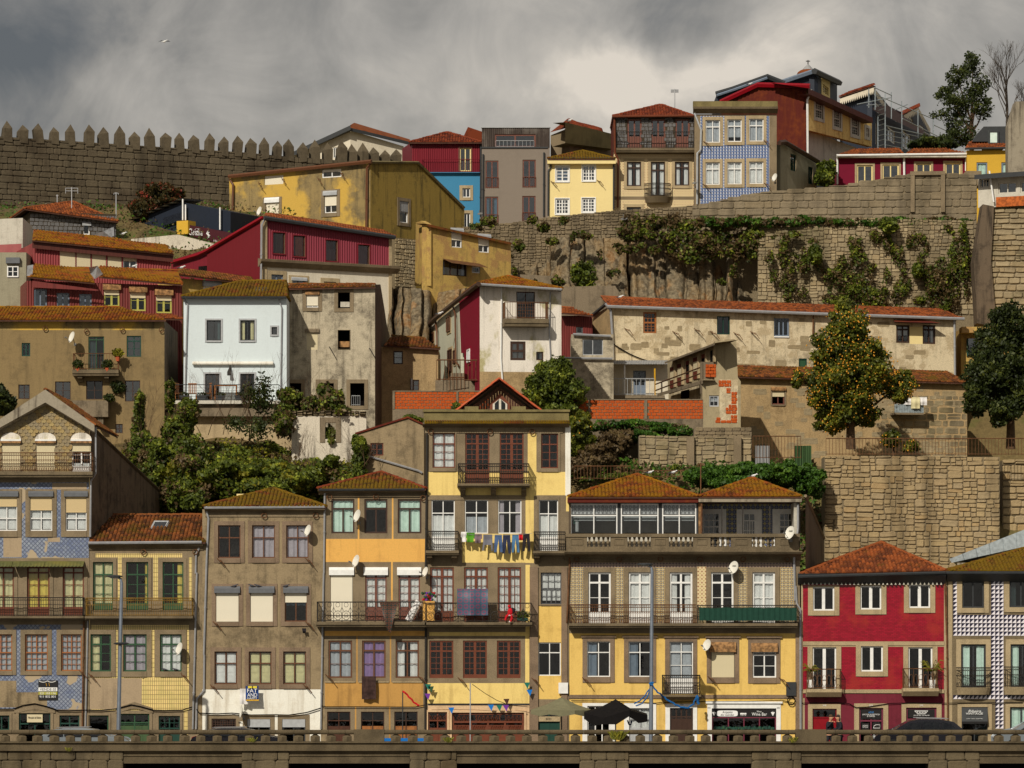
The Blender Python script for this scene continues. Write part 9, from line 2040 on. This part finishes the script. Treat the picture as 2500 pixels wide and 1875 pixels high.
# cars
def car(label,x0,x1,Y,mat,face=1,scale=1.0):
 reg('S');xa,xb=XP(x0,Y),XP(x1,Y);L=4.7*scale;o=Vector(((xa+xb)/2,Y,0));e=empty('parked_car',o,label,'car',0,'parked cars');f=face
 P=[(-2.3,.35),(-2.32,.75),(-2.2,1.0),(-1.95,1.12),(-1.55,1.50),(-.9,1.62),(.1,1.63),(.65,1.52),(1.3,1.10),(2.05,.95),(2.3,.72),(2.32,.35)]
 def sect(y):
  k={-.88:.0,-.80:1}.get(round(y,2),0);return [(f*x*(1-.02*k),y,z) for x,z in P]
 rows=[]
 for y,tuck in ((-.90,0),(-.90,0),(.90,0),(.90,0)):rows.append(y)
 vs=[];
 for s,q in ((-1,1),(-1,0),(1,0),(1,1)):
  for x,z in P:
   t=max(0,(z-1.0)/.63);y=s*(.92-.20*t-(.10 if q else 0));zz_=z-(.05 if (q==0 and z>1.4) else 0);vs.append((f*x*(.97 if q and abs(x)>2.2 else 1),y if q==0 else s*(.92-.28*t-.12),zz_+(.02 if q else -.0)))
 n=len(P);order=[1,0,3,2];ring=[vs[n:2*n],vs[0:n],vs[3*n:4*n],vs[2*n:3*n]];V=[p for r_ in ring for p in r_];mb=MB();mb.mesh(V,[(j*n+i,j*n+i+1,(j+1)*n+i+1,(j+1)*n+i) for j in range(3) for i in range(n-1)]+[tuple(range(n)),tuple(range(4*n-1,3*n-1,-1))],mat);bo=mb.build('body',e);md=bo.modifiers.new('bevel','BEVEL');md.width=.09;md.segments=3;md.limit_method='NONE';[setattr(p_,'use_smooth',True) for p_ in bo.data.polygons]
 for s in (-1,1):
  for g in ([(-1.72,1.10),(-1.42,1.43),(-.95,1.50),(-.95,1.10)],[(-.88,1.10),(-.88,1.51),(-.02,1.53),(-.02,1.08)],[(.05,1.08),(.05,1.52),(.60,1.42),(1.08,1.10)]):
   mb=MB();mb.poly([(f*x,s*(.935-.20*max(0,(z-1.0)/.63)),z) for x,z in g],'glass_dark');mb.poly([(f*x,s*(.928-.20*max(0,(z-1.0)/.63)),z) for x,z in g],'dark');mb.build('side_window',e)
 mb=MB();mb.poly([(f*1.27,-.72,1.13),(f*1.27,.72,1.13),(f*.70,.62,1.51),(f*.70,-.62,1.51)],'glass_dark');mb.build('windscreen',e)
 for s in (-1,1):
  for x in (-1.45,1.45):
   mb=MB();n=16;mb.mesh([(f*x+.33*math.cos(6.283*i/n),s*(.95 if k else .72),.33+.33*math.sin(6.283*i/n)) for k in (0,1) for i in range(n)],[(i,(i+1) % n,(i+1) % n+n,i+n) for i in range(n)]+[tuple(range(n,2*n))],'tyre');w=mb.build('wheel',e)
   mb=MB();mb.mesh([(f*x+.21*math.cos(6.283*i/n),s*.955,.33+.21*math.sin(6.283*i/n)) for i in range(n)],[tuple(range(n))],'zinc');mb.build('rim',w)
  mb=MB();mb.ball((f*2.2,s*.68,.72),(.12,.2,.1),'light_grey',8,4);mb.build('headlight',e);mb=MB();mb.ball((f*-2.22,s*.72,.95),(.1,.16,.14),'door_red',8,4);mb.build('tail_light',e);mb=MB();mb.tube([(f*-1.3,s*.66,1.66),(f*.3,s*.68,1.70)],.02,4,'zinc');mb.build('roof_rail',e)
 return e
car('dark blue estate car parked in front of the red house',2165,2330,194.5,'car_dark',-1);car('light silver car cut off by the right picture edge',2440,2640,195.5,'car_silver',-1);car('silver car low behind the balustrade at the left lamp',110,300,194,'car_silver',1,.9);car('dark car hidden behind the balustrade beside the rendered house',480,690,194,'car_dark',1)
[setattr(o,'scale',(1,1,.74)) for o in COL.objects if o.name in ('parked_car.002','parked_car.003')]
# blue tables, seen through the balustrade
for i,x in enumerate((950,987,1024)):
 reg('S');o=Vector((XP(x,192.5),192.5,0));e=empty('cafe_table',o,('leftmost bright blue cafe table behind the balustrade','middle bright blue cafe table behind the balustrade','rightmost bright blue cafe table behind the balustrade')[i],'table',0,'blue cafe tables');mb=MB();mb.box(-.33,.33,-.33,.33,.70,.74,'bright_blue');mb.box(-.33,.33,-.34,-.32,.35,.70,'bright_blue');mb.build('table_top',e)
 for a in (-.3,.26):
  for b in (-.3,.26):mb=MB();mb.box(a,a+.04,b,b+.04,0,.7,'zinc');mb.build('leg',e)
# garlands and bunting
def garland(label,r,pts,Y,rad,mat,cat='garland',grp='party garlands'):
 reg(r);q=[W(x,y,Y) for x,y in pts];o=q[0].copy();e=empty('garland',o,label,cat,0,grp);mb=MB()
 P=[]
 for a,b in zip(q,q[1:]):
  n=max(2,int((b-a).length/.12));P+=[a.lerp(b,i/n)+Vector((random.uniform(-1,1),random.uniform(-1,1),random.uniform(-1,1)))*rad*.6 for i in range(n)]
 mb.tube([p-o for p in P+[q[-1]]],rad,5,mat);mb.build('rope',e)
garland('blue garland sagging from the lamp post to the small balcony','D4',[(715,930),(760,980),(860,1055),(960,1110),(1030,1118),(1080,1080),(1110,1015)],193,.045,'blue_rope');garland('upper blue garland going left from the lamp post','D4',[(690,935),(650,1000),(600,1050),(545,1080)],193,.035,'blue_rope');garland('lower blue garland going left from the lamp post','D4',[(690,950),(665,1020),(620,1075),(560,1100)],193,.035,'blue_rope');garland('blue garland loop wound round the lamp post','D4',[(685,900),(715,895),(718,908),(685,912)],191.5,.06,'blue_rope')
garland('blue tassel hanging at the corner of the small balcony','D4',[(1110,1010),(1120,1050),(1130,1085)],198.8,.07,'blue_rope');garland('red garland from the pole before the orange wall','D2',[(1965,965),(2000,1000),(2045,1045),(2090,1085),(2115,1095)],196,.05,'red_cloth');garland('blue and red streamer hanging by the black parasol','D4',[(485,1225),(500,1262),(518,1270),(522,1235)],195.8,.04,'blue_rope')
reg('S')
for x,yt,lab in ((983,1686,'thin dark pole carrying the red garland'),(1148,1668,'thin pale pole wound with bunting before the pale yellow wall')):o=Vector((XP(x,196),196,0));thing_mb('festoon_pole',lab,'pole',o,[('pole',lambda m:m.tube([(0,0,0),(0,0,ZP(yt,196))],.03,5,'charcoal' if x<1000 else 'light_grey'))])
cable('festoon light string falling from the bunting pole','D3',[(748,905),(860,985),(970,1050),(1060,1085)],196,.015);cable('string of bunting above the big brown shop front','D3',[(350,1085),(500,1082),(740,1085),(900,1092),(1100,1095),(1260,1110)],FY-.4,.014)
def flag(o,lab,col):thing_mb('bunting_flag',lab,'flag',o,[('cloth',lambda m:m.prism([(-.15,.14),(.16,.15),(.04,-.18)],-.01,.01,col))],'party flags')
reg('D3')
for x,y,m,lab in ((915,1115,'bright_blue','blue flag, leftmost of the three above the brown shop front'),(990,1118,'teal','teal flag, middle of the three above the brown shop front'),(1050,1118,'violet','violet flag, rightmost of the three above the brown shop front'),(1055,1062,'wood_dark','dark flag blown upward above the shop front'),(558,1140,'bright_blue','blue flag beside the brown lattice door'),(350,930,'teal','teal flag on the iron downpipe'),(345,1015,'violet','violet flag on the iron downpipe'),(1240,915,'teal','teal flag at the right edge of the pale yellow wall'),(1262,980,'bright_blue','blue flag at the right edge of the pale yellow wall'),(375,950,'green_frame','small green flag just below the teal one on the downpipe')):flag(W(x,y,FY-.42),lab,m)
reg('D4');o=W(1960,1000,FY-.15);thing_mb('meter_box','dark cable box at the right end of the yellow facade','box',o,[('box',lambda m:m.box(-.25,.25,0,.15,-.05,.65,'charcoal')),('cable_coil',lambda m:m.tube([(.2*math.cos(t) ,0,-.3+.22*math.sin(t)) for t in [i*.7 for i in range(19)]],.03,4,'dark'))]);reg('D3');o=W(1567,988,FY-.1);thing_mb('alarm_box','white box on the pilaster beside the narrow yellow strip','box',o,[('box',lambda m:m.box(-.24,.24,-.1,0,0,.55,'white'))])
# ================================================================== people
def person(label,x,Y,face,pose,hairm,hlen):
 reg('S');o=Vector((XP(x,Y),Y,0));e=empty('person',o,label,'person',math.radians(face),None)
 def skin(name,J,E,mat,root=0):
  me=bpy.data.meshes.new(name);me.from_pydata([j[0] for j in J],E,[]);me.materials.append(MT[mat]);ob=bpy.data.objects.new(name,me);link(ob,e)
  m=ob.modifiers.new('skin','SKIN');m.use_smooth_shade=True;s=ob.modifiers.new('sub','SUBSURF');s.levels=s.render_levels=2
  for i,j in enumerate(J):r_=j[1] if isinstance(j[1],tuple) else (j[1],j[1]);me.skin_vertices[0].data[i].radius=r_;me.skin_vertices[0].data[i].use_root=(i==root)
  return ob
 ha,hb=pose     # hand targets
 lean=.06;S_=1.42
 J=[((0,0,.95),(.15,.11)),((0,0,1.15),(.13,.10)),((0,-lean*.5,1.35),(.17,.11)),((0,-lean,1.47),(.07,.07)),((0,-lean-.02,1.52),(.055,.055)),((0,-lean-.06,1.63),(.10,.12)),((0,-lean-.06,1.72),(.10,.12)),
         ((-.19,-lean,S_),.06),((-.25,-.05,1.18),.045),(ha,.03),((ha[0]*.9,ha[1]-.08,ha[2]+.03),.035),((.19,-lean,S_),.06),((.25,-.05,1.18),.045),(hb,.03),((hb[0]*.9,hb[1]-.08,hb[2]-.02),.035),
         ((-.10,.06,.52),.07),((-.10,.16,.1),.045),((-.10,.04,.03),.04),((.10,-.10,.52),.07),((.10,-.18,.1),.045),((.10,-.30,.03),.04)]
 E=[(0,1),(1,2),(2,3),(3,4),(4,5),(5,6),(2,7),(7,8),(8,9),(9,10),(2,11),(11,12),(12,13),(13,14),(0,15),(15,16),(16,17),(0,18),(18,19),(19,20)]
 skin('body',J,E,'skin');g=lambda i,k:(J[i][0],tuple(v+k for v in (J[i][1] if isinstance(J[i][1],tuple) else (J[i][1],)*2)))
 skin('jacket',[((0,0,.80),(.22,.18)),g(1,.045),g(2,.02),((0,-lean,1.46),(.09,.09)),g(7,.025),g(8,.025),g(9,.015),g(11,.025),g(12,.025),g(13,.015)],[(0,1),(1,2),(2,3),(2,4),(4,5),(5,6),(2,7),(7,8),(8,9)],'jacket')
 skin('trousers',[((0,0,.95),(.19,.15)),g(15,.03),g(16,.02),g(18,.02),g(19,.02)],[(0,1),(1,2),(0,3),(3,4)],'trousers')
 c=Vector((0,-lean-.07,1.71));mb=MB();mb.ball(c+Vector((0,.03,.04)),(.093,.105,.09),hairm,12,8)
 if hlen:mb.ball(c+Vector((0,.08,-.12)),(.10,.07,.17),hairm,10,8)
 mb.build('hair',e);mb=MB();mb.ball(c+Vector((0,-.10,-.03)),(.014,.025,.03),'skin',6,4);mb.build('nose',e);mb=MB()
 for s in (-1,1):mb.ball(c+Vector((s*.034,-.083,.0)),.012,'dark',6,4)
 mb.build('eyes',e)
 for s,hp in ((-1,ha),(1,hb)):      # fingers
  mb=MB();p=Vector((hp[0]*.9,hp[1]-.08,hp[2]))
  for k in range(4):q=p+Vector((-.025+k*.017,-.03,0));mb.tube([q,q+Vector((0,-.04,.0)),q+Vector((0,-.06,-.03-.005*k))],.008,5,'skin')
  mb.tube([p,p+Vector((s*-.04,-.03,.01)),p+Vector((s*-.05,-.055,0))],.010,5,'skin');mb.build('fingers',e)
person('man in a dark jacket with a hand at his chin before the red door',2024,196.2,55,((-.10,-.22,1.47),(.22,-.22,1.05)),'hair',0);person('woman in dark clothes with long brown hair walking left of the man',2051,196.0,-75,((-.20,-.25,1.02),(.20,-.22,1.05)),'hair_dark',1)
for o in COL.objects:
 if o.get('label','').startswith('woman'):o['label']='woman in dark clothes with long brown hair walking beside the man'
